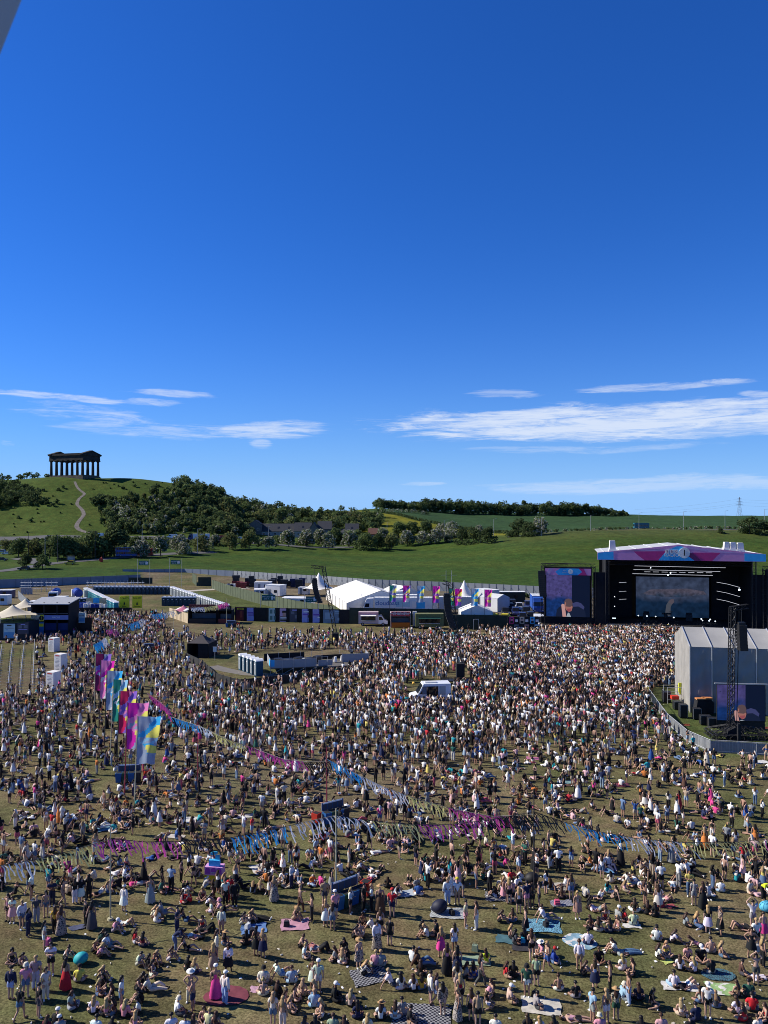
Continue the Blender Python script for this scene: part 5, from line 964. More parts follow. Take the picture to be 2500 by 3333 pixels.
# ---------------------------------------------------------------- ribbon garlands
RC = {'blue': (.07, .52, .90), 'teal': (.02, .2, .28), 'wht': (.93, .93, .93), 'yel': (.94, .88, .34), 'pink': (.8, .3, .5), 'mag': (.86, .12, .48), 'blk': (.03, .03, .035)}
def ribm(c):
    n = 'ribbon_' + c
    return MATS[n] if n in MATS else translucent(mat(n, RC[c], .4, .12, 3, spec=.5), .45)
def garland(label, pts, cols, dens=6.0, length=1.0, drift=(.55, -.35), group='ribbon garlands'):
    """rope with ribbons; pts: (u, v, z) of rope points; cols: (fraction, colour)"""
    P = []
    for (u, v, z) in pts: P.append(G(u, v, z))
    r = thing('ribbon_garland', label, 'garland', P[0], 0, group); o = P[0]; rope = MB(); parts = {c: MB() for _, c in cols}; tot = sum((b - a).length for a, b in zip(P[:-1], P[1:])); run = 0.0; rg = random.Random(int(tot * 100))
    for a, b in zip(P[:-1], P[1:]):
        Ls = (b - a).length; n = int(Ls * dens); rope.cyl(a - o, b - o, .02, n=4)
        for i in range(n):
            t = (run + Ls * (i + rg.random()) / n) / tot; c = cols[-1][1]
            for k, (f, cc) in enumerate(cols):
                if t <= f: c = cc; break
            q = a.lerp(b, (i + rg.random()) / n) - o; L_ = length * rg.uniform(.5, 1.1); w_ = .034; g = rg.uniform(.5, 1.3); tw = rg.uniform(-.3, .3); V = []; ns = 4
            for s in range(ns + 1): e = s / ns; V += [(q.x - w_ + drift[0] * g * L_ * e ** .8 + .06 * math.sin(6 * e + tw * 9), q.y + drift[1] * g * L_ * e + tw * e * .4, q.z - L_ * .75 * e ** 1.25), (q.x + w_ + drift[0] * g * L_ * e ** .8 + .06 * math.sin(6 * e + tw * 9), q.y + drift[1] * g * L_ * e + tw * e * .4 + .03, q.z - L_ * .75 * e ** 1.25)]
            parts[c].add(V, [(2 * s, 2 * s + 1, 2 * s + 3, 2 * s + 2) for s in range(ns)])
        run += Ls
    rope.build('rope', pole_k, r)
    for c, mb in parts.items():
        if mb.v: mb.build('ribbons', ribm(c), r)
    return r
garland('blue white yellow then pink ribbon garland from the left flags towards the crowd centre', [(556, 2332, 5.0), (651, 2362, 5.1), (740, 2405, 4.6), (830, 2435, 4.2), (925, 2470, 4.0), (1000, 2478, 4.4), (1066, 2478, 5.2)], [(.22, 'blue'), (.32, 'wht'), (.5, 'yel'), (.82, 'mag'), (1, 'blk')], 5)
garland('blue white yellow pink ribbon garland crossing the crowd centre', [(1067, 2470, 5.2), (1150, 2512, 4.7), (1250, 2560, 4.3), (1360, 2600, 4.0), (1480, 2632, 3.9), (1600, 2655, 4.1), (1735, 2650, 4.9)], [(.17, 'blue'), (.42, 'wht'), (.62, 'yel'), (.88, 'mag'), (1, 'blk')], 5.5, 1.25)
garland('teal blue white yellow ribbon garland running off the right edge', [(1737, 2640, 5.0), (1830, 2672, 4.4), (1950, 2705, 4.0), (2080, 2728, 3.8), (2230, 2740, 3.8), (2400, 2738, 4.1), (2560, 2722, 4.8)], [(.12, 'blk'), (.36, 'blue'), (.62, 'wht'), (.90, 'yel'), (1, 'mag')], 5.5, 1.15)
garland('white yellow and pink ribbon garland entering at the left edge', [(-80, 2826, 4.2), (0, 2815, 4.2), (120, 2795, 4.3), (240, 2765, 4.5), (362, 2728, 5.1)], [(.40, 'wht'), (.85, 'yel'), (1, 'mag')], 5.5, 1.1)
garland('pink black blue white ribbon garland between the two nearest pale poles', [(362, 2728, 5.1), (480, 2738, 4.5), (610, 2735, 4.2), (740, 2726, 4.1), (860, 2705, 4.2), (980, 2676, 4.6), (1094, 2652, 5.3)], [(.28, 'mag'), (.5, 'blk'), (.76, 'blue'), (1, 'wht')], 5.5, 1.25)
garland('white yellow pink ribbon garland between the pale pole and the dark pole', [(1094, 2652, 5.3), (1200, 2668, 4.7), (1320, 2680, 4.3), (1450, 2682, 4.2), (1580, 2668, 4.4), (1737, 2640, 5.0)], [(.14, 'wht'), (.40, 'yel'), (.72, 'mag'), (1, 'blk')], 5.5, 1.15)
garland('blue white and yellow ribbon garland far left above the flags', [(305, 2100, 4.6), (330, 2085, 4.6), (352, 2068, 4.8)], [(.5, 'blue'), (.8, 'wht'), (1, 'yel')], 9, 1.6); garland('pink ribbon garland far left just above the blue one', [(345, 2050, 4.8), (375, 2046, 4.9)], [(1, 'mag')], 9, 1.6)
garland('short blue and white ribbon garland left of the walkway', [(415, 2032, 4.4), (440, 2025, 4.5), (465, 2012, 4.9)], [(.65, 'blue'), (1, 'wht')], 8, 1.6); garland('blue to white ribbon garland leading to the noodle stall', [(493, 2000, 4.6), (530, 1995, 4.5), (563, 1987, 5.0)], [(.6, 'blue'), (1, 'wht')], 8, 1.4); garland('white yellow pink ribbon garland over the noodle stall roof', [(620, 1978, 5.2), (670, 1976, 5.0), (705, 1970, 5.2), (738, 1960, 6.2)], [(.3, 'wht'), (.6, 'yel'), (1, 'mag')], 12, 1.2)
garland('magenta ribbon cluster beside the left banner flags', [(478, 2255, 5.0), (505, 2272, 4.6), (540, 2300, 4.4), (556, 2332, 5.0)], [(.85, 'mag'), (1, 'blk')], 7, 1.3)
for (ub, vb, top, pm, lb) in [(362, 2990, 2692, pole_y, 'pale garland pole standing in open grass at lower left'), (1094, 2930, 2630, pole_y, 'pale garland pole beside the recycling bins'), (1737, 2884, 2585, pole_k, 'black garland pole at right centre'), (645, 2540, 2349, pole_r, 'dark red garland pole right of the banner flags'), (1064, 2662, 2432, pole_r, 'dark red garland pole at the crowd centre'), (738, 2032, 1948, pole_y, 'pale garland pole in front of the coffee stall'), (566, 2062, 1976, pole_y, 'pale garland pole left of the noodle stall'), (352, 2180, 2050, pole_k, 'dark garland pole behind the farthest banner flag')]:
    p = G(ub, vb); m = MB(); h = ZV(top, p.y); m.cyl((0, 0, 0), (0, 0, h), .055, .035, 8); m.cyl((0, 0, 0), (0, 0, .12), .2, .16, 8); o = m.build('garland_pole', pm); o.location = p; tag(o, lb, 'pole')
for u, v, top, Y in ((1452, 0, 1857, 200), (1470, 0, 1857, 200)):
    m = MB(); m.cyl((0, 0, 0), (0, 0, ZV(top, Y)), .06, n=5); m.box((0, 0, ZV(1872, Y)), (2.6, .06, .06)); o = m.build('aerial_mast', galv); o.location = (PU(u, Y), Y, 0); tag(o, 'thin aerial mast behind the loudspeaker tower, %s of two' % ('left' if u == 1452 else 'right'), 'mast')
# ---------------------------------------------------------------- bins, info box, ice cream van
binblue, bingreen, binred, binblk = solid('bin_blue', (.015, .10, .30)), solid('bin_green', (.02, .07, .05)), solid('bin_red', (.55, .04, .02)), solid('bin_black', (.03, .03, .035))
def wheelie(p, rz, m_, label, open_=True, group=None):
    r = thing('wheelie_bin', label, 'bin', p, rz, group); r.scale = (.74, .78, .86); m = MB(); m.box((0, 0, .62), (.62, .62, .96), 0, 0, 1.22); m.build('body', m_, r); m = MB(); m.prism([(-.4, 0), (.4, 0), (.4, .07), (-.4, .07)], (0, 1, 0), (0, 0, 1), (.82, 0, 0), origin=(-.41, 0, 1.12)) if not open_ else m.box((0, 0, 1.105), (.62, .62, .02)); m.build('lid' if not open_ else 'bin_bag', m_ if not open_ else blackcloth, r); m = MB(); [m.cyl((s * .26, .3, .12), (s * .34, .3, .12), .12, n=10) for s in (-1, 1)]; m.build('wheel', tyre, r)
def bin_station(p, rz, label, near, redside):
    r = thing('bin_sign_board', 'blue recycling sign board on posts ' + label, 'sign', p, rz); r.scale = (.58, .8, .78); m = MB(); m.box((0, .55, 1.55), (3.4, .06, .75)); m.build('panel', solid('recycle_blue', (.02, .08, .22)), r); m = MB(); [m.box((x, .51, 1.45), (.7, .015, .7)) for x in (-1.2, -.4, .4, 1.2)]; m.build('pictogram', dgrey, r); m = MB(); m.box((0, .5, 1.86), (3.0, .02, .12)); m.build('heading', white_t, r); m = MB(); [m.cyl((x, .55, 0), (x, .55, 1.95), .05, n=6) for x in (-1.7, 1.7)]; m.build('post', alu, r)
    for i, (mm, nm) in enumerate(((binblue, 'blue'), (bingreen, 'dark green'), (binblue, 'blue'), (binblk, 'black'))):
        c = Vector((-.82 + i * .55, -.1, 0)); c.rotate(Matrix.Rotation(rz, 3, 'Z')); wheelie(Vector(p) + c, rz, mm, '%s wheelie bin, %s under the sign board %s' % (nm, ('first', 'second', 'third', 'last')[i], label))
    c = Vector((1.55 * redside, .3, 0)); c.rotate(Matrix.Rotation(rz, 3, 'Z')); wheelie(Vector(p) + c, rz + .4, binred, 'red wheelie bin beside the blue sign board ' + label)
bin_station(G(1135, 2944), R(38), 'near the pale pole', '', 1.0); bin_station(G(420, 2545), R(8), 'below the banner flags', '', 1.0); bin_station(G(752, 2042), 0, 'by the coffee stall', '', 1.0); bin_station(G(1092, 2672), R(35), 'behind the blue white garland', '', -1.0); bin_station(G(482, 2122), 0, 'among the far left crowd', '', 1.0)
p = G(697, 2866); r = thing('info_box', 'pink and yellow box stand with arches and curly sign on top', 'info stand', (p.x, p.y + .35, 0), R(-6)); r.scale = (.48, .48, .55); m = MB(); m.box((0, 0, .35), (2.5, 1.3, .68)); m.build('yellow_base', solid('box_yellow', (.62, .52, .02)), r); m = MB(); m.box((0, 0, 1.17), (2.5, 1.3, .96)); m.build('pink_body', solid('box_pink', (.62, .30, .56)), r)
m = MB(); [m.prism([(-.36, 0)] + [(-.36 * math.cos(math.pi * i / 8), .4 + .36 * math.sin(math.pi * i / 8)) for i in range(9)] + [(.36, 0)], (1, 0, 0), (0, 0, 1), (0, -.02, 0), origin=(x, -.653, .85)) for x in (-.8, 0, .8)]; m.build('arch', solid('box_purple', (.36, .06, .40)), r); text('RADIO 1', .22, white_t, r, (.1, -.70, 1.0)); m = MB(); m.box((0, -.1, 2.0), (1.5, .5, .7)); m.build('blue_top', skyb, r)
m = MB(); m.prism([(-.3, 0), (.3, 0), (.3, .5), (-.3, .5)], (1, 0, 0), (0, 0, 1), (0, .2, 0), origin=(.35, 0, 2.35)); m.prism([(-.8, 0), (-.1, .06), (.3, .26), (.2, .44), (-.35, .46), (-.75, .28)], (1, 0, 0), (0, 0, 1), (0, .15, 0), origin=(.1, .05, 2.8)); m.build('curly_sign', solid('box_cyan', (.05, .35, .5)), r)
p = G(1400, 2290); r = van('white ice cream style food van with open side hatch in the crowd', (p.x, p.y + .9, 0), R(180 + 6), white_p, 5.2, 2.55); m = MB(); m.box((-.2, 1.01, 1.62), (1.5, .04, 1.25)); m.build('hatch', dglass, r); m = MB(); m.box((-1.5, 1.012, 1.7), (.8, .03, 1.1)); m.build('menu_board', solid('menu_grey', (.42, .42, .4)), r); m = MB(); m.box((.85, 1.012, 1.75), (.55, .03, 1.0)); m.build('price_board', mgrey, r); m = MB(); m.box((-.1, 0, 2.6), (1.5, .9, .12)); m.build('roof_hatch', greycab, r); m = MB(); m.cyl((2.02, -.9, 2.35), (2.02, -.2, 2.35), .16, n=10); m.build('roof_lamp', solid('amber', (.6, .35, .05)), r)
m = MB(); m.prism([(0, .42), (.42, 0), (0, -.42), (-.42, 0)], (0, 1, 0), (0, 0, 1), (-.02, 0, 0), origin=(-2.602, 0, 1.6)); m.build('emblem', solid('emblem_navy', (.03, .06, .18)), r)
# ---------------------------------------------------------------- mixing platform enclosure
p = G(652, 2140); r = thing('black_gazebo', 'black pop up gazebo with walls inside the mixing enclosure', 'gazebo', (p.x, p.y + 1.5, 0), R(-8)); m = MB(); V = [(-1.9, -1.9, 2.45), (1.9, -1.9, 2.45), (1.9, 1.9, 2.45), (-1.9, 1.9, 2.45), (-1.0, -1.0, 2.95), (1.0, -1.0, 2.95), (1.0, 1.0, 2.95), (-1.0, 1.0, 2.95), (0, 0, 3.75)]; m.add(V, [(0, 1, 5, 4), (1, 2, 6, 5), (2, 3, 7, 6), (3, 0, 4, 7), (4, 5, 8), (5, 6, 8), (6, 7, 8), (7, 4, 8)]); m.build('canopy', mat('dark_grey_canopy', (.06, .052, .055), .8, .1), r); m = MB(); m.box((-1.87, 0, 1.2), (.04, 3.7, 2.4)); m.box((0, 1.87, 1.2), (3.7, .04, 2.4)); m.box((1.87, 0, 1.2), (.04, 3.7, 2.4)); m.box((.9, -1.87, 1.2), (1.8, .04, 2.4)); m.build('wall', blackcloth, r); m = MB(); [m.cyl((x, y, 0), (x, y, 2.45), .04, n=6) for x in (-1.9, 1.9) for y in (-1.9, 1.9)]; m.build('leg', blacksteel, r)
fence_run('crowd_barrier', 'black mesh fence along the left and front of the mixing enclosure', [G(607, 2146), G(660, 2172), G(703, 2214), G(752, 2230), G(786, 2236), G(970, 2216), G(1095, 2192)], 1.1, mat('black_mesh', (.035, .036, .038), .8, .2, 6), 2.3, .03, blacksteel); barrier_run('dark steel barrier line behind the mixing platform', [G(690, 2128), G(850, 2121), G(1076, 2112)], None, 1.1, mat('grey_black_mesh', (.06, .06, .062), .8, .2, 6), 'crowd_barrier')
for nm, pts, w_ in (('cable_path', [G(690, 2168), G(740, 2182), G(790, 2200), G(850, 2205), G(980, 2198), G(1095, 2172)], 2.2), ('cable_path', [G(604, 2158), G(650, 2180), G(700, 2222)], 1.6)): ribbon(nm, pts, w_, mat('track_matting', (.17, .155, .14), .9, .15), .02)
px0 = G(883, 2196); fo = thing('mixing_platform', 'scaffold mixing platform with grey side sheets and dark desks', 'platform', (px0.x, px0.y, 0), R(14)); m = MB(); m.box((4.2, 2.6, .95), (8.6, 5.2, .14)); m.box((11.3, 2.4, .8), (5.4, 4.6, .12)); m.build('deck', mat('ply_deck', (.13, .12, .11), .8), fo); sheet = mat('grey_sheeting', (.30, .31, .33), .6, .1, .8)
m = MB(); m.box((3.4, -.08, 1.62), (6.8, .06, 1.25)); m.box((8.3, .1, 1.45), (2.2, .06, .9)); m.box((-.15, 2.2, 1.75), (.06, 4.4, 1.3)); m.build('side_sheet', sheet, fo); m = MB(); m.box((2.6, 5.3, 1.7), (6.4, .08, 1.2)); m.box((11.0, 5.6, 1.3), (5.0, .08, .7)); m.build('back_sheet', blackcloth, fo)
m = MB(); m.box((-.19, .35, 1.75), (.03, 1.4, 1.0)); m.box((.15, -.13, 1.75), (.7, .03, 1.0)); m.build('blue_banner', skyb, fo)
m = MB()
for i in range(6):
    for y in (-.12, 5.25): m.cyl((-.1 + i * 1.75, y, 0), (-.1 + i * 1.75, y, 2.45), .035, n=5)
    if i < 5: m.cyl((-.1 + i * 1.75, -.14, 0), (-.1 + (i + 1) * 1.75, -.14, .9), .03, n=4)
m.cyl((-.1, -.12, 2.4), (8.7, -.12, 2.4), .03, n=5); m.cyl((9.4, -.1, 1.3), (9.4, -.1, 2.2), .03, n=5); m.build('scaffold', alu, fo)
m = MB(); [m.box((x, y, 1.45), (1.2, .8, .9), .1 * x) for x, y in ((1.4, 3.2), (3.0, 2.5), (4.6, 3.4), (6.2, 2.6), (7.6, 3.6))]; m.build('mixing_desk', blacksteel, fo); m = MB(); [m.cyl((x, y, 1.0), (x, y, 1.75), .3, .22, 8) for x, y in ((5.4, 3.0), (10.4, 3.0), (11.6, 3.6))]; m.build('cable_drum', whitepvc, fo); m = MB(); m.prism([(9.2, 0), (14.4, 0), (14.4, .12), (9.2, .85)], (1, 0, 0), (0, 0, 1), (0, 1.6, 0), origin=(0, -1.2, 0)); m.build('ramp', mat('ramp_grey', (.2, .19, .18), .8), fo)
p = G(1118, 2172); r = thing('camera_platform', 'low platform with grey sheet front right of the mixing platform', 'platform', p, R(10)); m = MB(); m.box((1.9, 1.6, .85), (4.2, 3.2, .14)); m.build('deck', mat('ply_deck', (.13, .12, .11), .8), r); m = MB(); m.box((1.9, -.06, 1.5), (4.2, .06, 1.3)); m.box((4.05, 1.6, 1.5), (.06, 3.2, 1.3)); m.build('side_sheet', sheet, r); m = MB(); m.box((1.9, -.02, .4), (4.2, .05, .78)); m.build('skirt', blackcloth, r); m = MB(); [m.cyl((x, y, 0), (x, y, 2.3), .04, n=5) for x in (-.2, 1.9, 4.0) for y in (0, 3.2)]; m.cyl((-.2, 3.2, 2.25), (4, 3.2, 2.25), .03, n=5); m.build('railing', alu, r); m = MB(); m.cyl((1.5, 1.6, .9), (1.5, 1.6, 2.0), .08, n=6); m.box((1.5, 1.5, 2.1), (.4, 1.0, .4)); m.build('broadcast_camera', blacksteel, r)
r = thing('notice_stand', 'white notice on a thin post beside the black gazebo', 'sign', G(700, 2150)); m = MB(); m.cyl((0, 0, 0), (0, 0, 2.0), .04, n=6); m.build('post', alu, r); m = MB(); m.box((0, -.06, 1.9), (.6, .04, .85)); m.build('panel', whitepvc, r)

# ---------------------------------------------------------------- loudspeaker towers
def array(r, x, y, ztop, n, w_, h, curve, m_=None):
    zz = ztop; yy = y
    for k in range(n):
        t = k / n; m = MB(); m.prism([(-.45, 0), (.45, .04), (.40, h * .94), (-.45, h * .98)], (0, 1, 0), (0, 0, 1), (w_, 0, 0), origin=(x - w_ / 2 + curve[0] * t * t, yy + curve[1] * t * t, zz - h)); m.build('loudspeaker', m_ or blacksteel, r); zz -= h
def delay_tower(ub, vb, ut, vt, boom_u, arr_u, arr_v0, arr_v1, label, base_h, curve):
    p = G(ub, vb); Y = p.y; zt = ZV(vt, Y); r = thing('loudspeaker_tower', label, 'loudspeaker tower', p); m = MB(); tx = PU(ut, Y) - p.x; m.lattice((0.3, .6, 0), (tx, .6, zt), .62, .05, .9); bx = PU(boom_u, Y) - p.x; m.lattice((tx, .6, zt - .25), (bx, .6, zt + .05), .5, .04, .7); m.build('mast', blacksteel, r); m = MB(); m.box((0, 0, base_h / 2), (1.15, 1.15, base_h)); m.build('ballast_cover', blackcloth, r)
    for s in (-1, 1): m = MB(); m.lattice((0, .6, .3), (s * 2.6, 1.6, .3), .4, .04, .7); m.build('outrigger', blacksteel, r)
    ax = PU(arr_u, Y) - p.x; z0, z1 = ZV(arr_v0, Y), ZV(arr_v1, Y); n = max(6, int((z0 - z1) / .38)); array(r, ax, .3, z0, n, .95, (z0 - z1) / n, curve); m = MB(); m.cyl((ax, .4, z0), (ax, .5, zt), .04, n=4); m.box((ax, .3, z0 + .15), (.8, .6, .25)); m.build('rigging', blacksteel, r); return r
delay_tower(1092, 2098, 1052, 1845, 1012, 1024, 1887, 1962, 'leaning truss tower with hanging loudspeakers left of the big marquee', 2.2, (1.25, -.5)); delay_tower(1498, 2224, 1466, 1897, 1442, 1455, 1938, 2042, 'truss tower with hanging loudspeakers among the coloured flags', 2.9, (.95, -.4))
r = bpy.data.objects['loudspeaker_tower.001']; m = MB(); m.box((0, -.4, .55), (5.6, 1.6, .08)); [m.cyl((x, -1.1, 0), (x, -1.1, 1.1), .03, n=4) for x in np.arange(-2.8, 2.9, .5)]; m.cyl((-2.8, -1.1, 1.1), (2.8, -1.1, 1.1), .03, n=4); m.build('base_fence', blacksteel, r)
# ---------------------------------------------------------------- main stage
S0 = (60.5, 157.4, 0); SR = R(-13)
st = thing('main_stage', 'big black open air concert stage with pink and cyan gabled roof front', 'stage', S0, SR)
stageblk = mat('stage_black', (.010, .010, .012), .85, .2, 1); roofg = mat('roof_tarpaulin', (.50, .51, .52), .6, .08, .4)
def sx(px): return (px - 125) / 1505 * 32.4 - 16.2
def sz(py, bot=234): return 14.9 + (bot - py) / 44.0
m = MB(); m.box((0, 9, .7), (29, 18, 1.38)); m.box((0, -.05, .68), (31, .1, 1.34)); m.build('deck', stageblk, st)
m = MB()
for s in (-1, 1):
    m.prism([(0, 18.0), (16.0, 16.4), (16.0, 16.25), (0, 17.85)], (s, 0, 0), (0, 0, 1), (0, 18.5, 0), origin=(0, -.2, 0)); [m.box((s * (2 + 3.2 * k), 9, 18.05 - .1 * (2 + 3.2 * k) ), (.12, 18.4, .12)) for k in range(5)]
m.build('roof', roofg, st)
m = MB(); m.box((0, 18.4, 8), (30, .2, 16)); m.box((-14.2, 10, 8.3), (.3, 16, 13.8)); m.box((14.2, 10, 8.3), (.3, 16, 13.8)); m.box((-11.2, 13.2, 8.4), (6.2, .2, 14)); m.box((11.4, 13.2, 8.4), (6.2, .2, 14)); m.box((0, 12.9, 12.9), (29, .2, 4.2)); m.box((0, 9, 15.2), (28.6, 17, .2)); m.build('drapes', stageblk, st)
m = MB(); [m.lattice((x, .3, 1.4), (x, .3, 15.2), .7, .05, 1.2) for x in (-14.2, 14.2)]; [m.lattice((-14, y, 14.2), (14, y, 14.2), .6, .045, 1.2) for y in (.6, 4.2, 8)]; m.build('truss', blacksteel, st)
fas = MB(); fas.prism([(-16.2, 14.9), (16.2, 14.9), (16.2, 16.4), (0, 18.15), (-16.2, 16.4)], (1, 0, 0), (0, 0, 1), (0, .3, 0), origin=(0, -.6, 0)); fas = fas.build('roof_fascia', pinkp, st)
def fpoly(P, m_, k, nm='printed_shape'): m = MB(); m.prism([(sx(a), sz(b)) for a, b in P], (1, 0, 0), (0, 0, 1), (0, .01, 0), origin=(0, -.605 - .012 * k, 0)); return m.build(nm, m_, fas)
lpink = solid('light_pink_print', (.56, .34, .56))
fpoly([(275, 154), (460, 153), (745, 131), (860, 100), (1010, 112), (1250, 144), (1445, 161), (1200, 160), (1000, 132), (860, 128), (600, 152)], lpink, 1)
fpoly([(460, 154), (760, 150), (690, 233), (560, 233), (500, 190)], magp, 1.5); fpoly([(985, 160), (1240, 158), (1200, 195), (1165, 233), (1020, 233)], magp, 1.5)
fpoly([(685, 233), (755, 150), (850, 104), (895, 104), (975, 170), (1045, 233)], skyb, 2.2); fpoly([(880, 140), (1000, 170), (1070, 233), (1010, 233)], solid('dark_magenta_print', (.20, .03, .12)), 3)
fpoly([(126, 232), (275, 232), (275, 156), (126, 168)], skyb, 2); fpoly([(1445, 232), (1629, 232), (1629, 168), (1445, 162)], skyb, 2)
for i, ch in enumerate('BBC'):
    x = sx(766 + i * 40); m = MB(); m.box((x, -.66, 16.75), (.76, .05, .78)); b = m.build('logo_block', whitepvc, st); text(ch, .62, solid('logo_pink', (.16, .02, .10)), st, (x, -.70, 16.75))
text('RADIO', .92, whitepvc, st, (sx(805), -.68, 15.98), 0, .02); m = MB(); m.cyl((sx(918), -.62, 16.5), (sx(918), -.80, 16.5), 1.08, n=36); m.build('logo_disc', whitepvc, st); text('1', 1.75, black_t, st, (sx(918), -.83, 16.48), 0, .02)
for px, w_, py0, py1, lb in ((267, 1.35, 45, 150, 'white sheeted hoist cover standing alone on the left roof end'), (1300, 1.1, 52, 132, 'white sheeted hoist cover on the right roof end, left of three'), (1357, 1.2, 60, 144, 'white sheeted hoist cover on the right roof end, middle of three'), (1422, 1.35, 70, 156, 'white sheeted hoist cover on the right roof end, right of three')):
    h = (py1 - py0) / 44; m = MB(); m.box((0, 0, h / 2), (w_, 1.2, h), 0, 0, .74); m.box((0, 0, .25), (w_ * 1.12, 1.35, .5)); o = m.build('hoist_cover', whitepvc); c, s_ = math.cos(SR), math.sin(SR); x = sx(px); y = .9; o.location = (S0[0] + x * c - y * s_, S0[1] + x * s_ + y * c, 18.0 - abs(x) * .1 - .15); o.rotation_euler = (0, 0, SR + .1); tag(o, lb, 'cover', 'hoist covers on the stage roof')
# screens: lit LED picture
def led(name, rgb, e=1.0): return mat('led_' + name, rgb, .5, .10, .8, emit=e)
def sky_led(name, top, bot, zsplit, noise_sc=.45, e=1.0):
    k = 'led_' + name
    if k in MATS: return MATS[k]
    m = mat(k, (1, 1, 1), .5, .2, noise_sc, emit=e); t = m.node_tree; b = t.nodes['Principled BSDF']; tc_ = [q for q in t.nodes if q.type == 'TEX_COORD'][0]; sp = t.nodes.new('ShaderNodeSeparateXYZ'); t.links.new(tc_.outputs['Object'], sp.inputs[0])
    nz = t.nodes.new('ShaderNodeTexNoise'); nz.inputs['Scale'].default_value = noise_sc; nz.inputs['Detail'].default_value = 7; nz.inputs['Distortion'].default_value = .8; t.links.new(tc_.outputs['Object'], nz.inputs[0])
    ad = t.nodes.new('ShaderNodeMath'); ad.operation = 'MULTIPLY_ADD'; t.links.new(nz.outputs[0], ad.inputs[0]); ad.inputs[1].default_value = 2.2; t.links.new(sp.outputs[2], ad.inputs[2]); mr = t.nodes.new('ShaderNodeMapRange'); t.links.new(ad.outputs[0], mr.inputs[0]); mr.inputs[1].default_value = zsplit + .5; mr.inputs[2].default_value = zsplit + 1.7
    a = t.nodes.new('ShaderNodeMix'); a.data_type = 'RGBA'; a.inputs[6].default_value = (*bot, 1); a.inputs[7].default_value = (*top, 1); t.links.new(mr.outputs[0], a.inputs[0])
    n2 = t.nodes.new('ShaderNodeTexNoise'); n2.inputs['Scale'].default_value = noise_sc * 3; n2.inputs['Detail'].default_value = 6; t.links.new(tc_.outputs['Object'], n2.inputs[0]); m2 = t.nodes.new('ShaderNodeMapRange'); t.links.new(n2.outputs[0], m2.inputs[0]); m2.inputs[1].default_value = .3; m2.inputs[2].default_value = .7; m2.inputs[3].default_value = .6; m2.inputs[4].default_value = 1.4
    a2 = t.nodes.new('ShaderNodeMix'); a2.data_type = 'RGBA'; a2.blend_type = 'MULTIPLY'; a2.inputs[0].default_value = 1; t.links.new(a.outputs[2], a2.inputs[6]); t.links.new(m2.outputs[0], a2.inputs[7]); b.inputs['Base Color'].default_value = (.01, .01, .01, 1)
    for l in list(t.links):
        if l.to_socket == b.inputs['Base Color']: t.links.remove(l)
    t.links.new(a2.outputs[2], b.inputs['Emission Color']); return m
navy_l, skin_l, skin2_l, hair_l, shirt_l, shirt2_l, strap_l, bird_l, pale_l = led('navy', (.003, .006, .02)), led('skin', (.24, .10, .085)), led('skin_dark', (.20, .05, .06)), led('hair', (.07, .045, .05)), led('shirt', (.006, .010, .028)), led('shirt_light', (.03, .035, .10)), led('strap', (.36, .20, .19)), led('bird', (.008, .012, .03)), led('pale', (.25, .28, .32))
def picture(par, w_, h, z0, y, dy=0.0, key='side'):
    """the camera picture: bowed musician against a painted evening sky"""
    def pl(P, m_, k, nm): m = MB(); m.prism([((a - .5) * w_, z0 + (b + dy) * w_) for a, b in P], (1, 0, 0), (0, 0, 1), (0, .004, 0), origin=(0, y - .006 * k, 0)); return m.build(nm, m_, par)
    top = h / w_ - dy; base = MB(); base.box((0, y + .06, z0 + h / 2), (w_ + .1, .1, h + .1)); pan = base.build('screen_panel', stageblk, par); pr = par; par = pan
    pl([(0, -dy), (.59, -dy), (.59, top), (0, top)], sky_led(key, (.042, .037, .125), (.005, .021, .095), z0 + (.46 + dy) * w_), 1, 'picture_sky'); pl([(.59, -dy), (1, -dy), (1, top), (.59, top)], navy_l, 1, 'picture_dark')
    for bx, by in ((.16, .88), (.38, .78), (.33, .64), (.34, .50), (.05, .70), (.30, .58)):
        if by < top: pl([(bx - .03, by + .025), (bx, by), (bx + .03, by + .02), (bx + .01, by - .015)], bird_l, 2, 'picture_bird')
    E = -dy
    pl([(.22, E), (.24, .16), (.30, .23), (.40, .28), (.52, .30), (.66, .33), (.78, .30), (.86, .22), (.90, .10), (.91, E)], shirt_l, 3, 'picture_shirt'); pl([(.60, .32), (.70, .36), (.80, .33), (.88, .24), (.86, .18), (.74, .25), (.62, .24)], shirt2_l, 4, 'picture_shoulder')
    pl([(.42, .24), (.46, .16), (.52, .11), (.58, .14), (.605, .22), (.60, .30)], skin_l, 5, 'picture_face'); pl([(.47, .19), (.58, .20), (.57, .15), (.52, .115), (.48, .14)], skin2_l, 6, 'picture_shade')
    pl([(.41, .26), (.415, .36), (.45, .42), (.52, .435), (.58, .41), (.605, .34), (.60, .26), (.55, .235), (.47, .24)], hair_l, 7, 'picture_hair'); pl([(.425, .27), (.43, .33), (.455, .36), (.455, .26)], skin_l, 8, 'picture_ear'); pl([(.345, .28), (.375, .305), (.42, .29), (.455, .05), (.455, E), (.375, E)], strap_l, 9, 'picture_strap'); pl([(.46, E), (.50, .10), (.53, .09), (.57, E)], pale_l, 8, 'picture_hand')
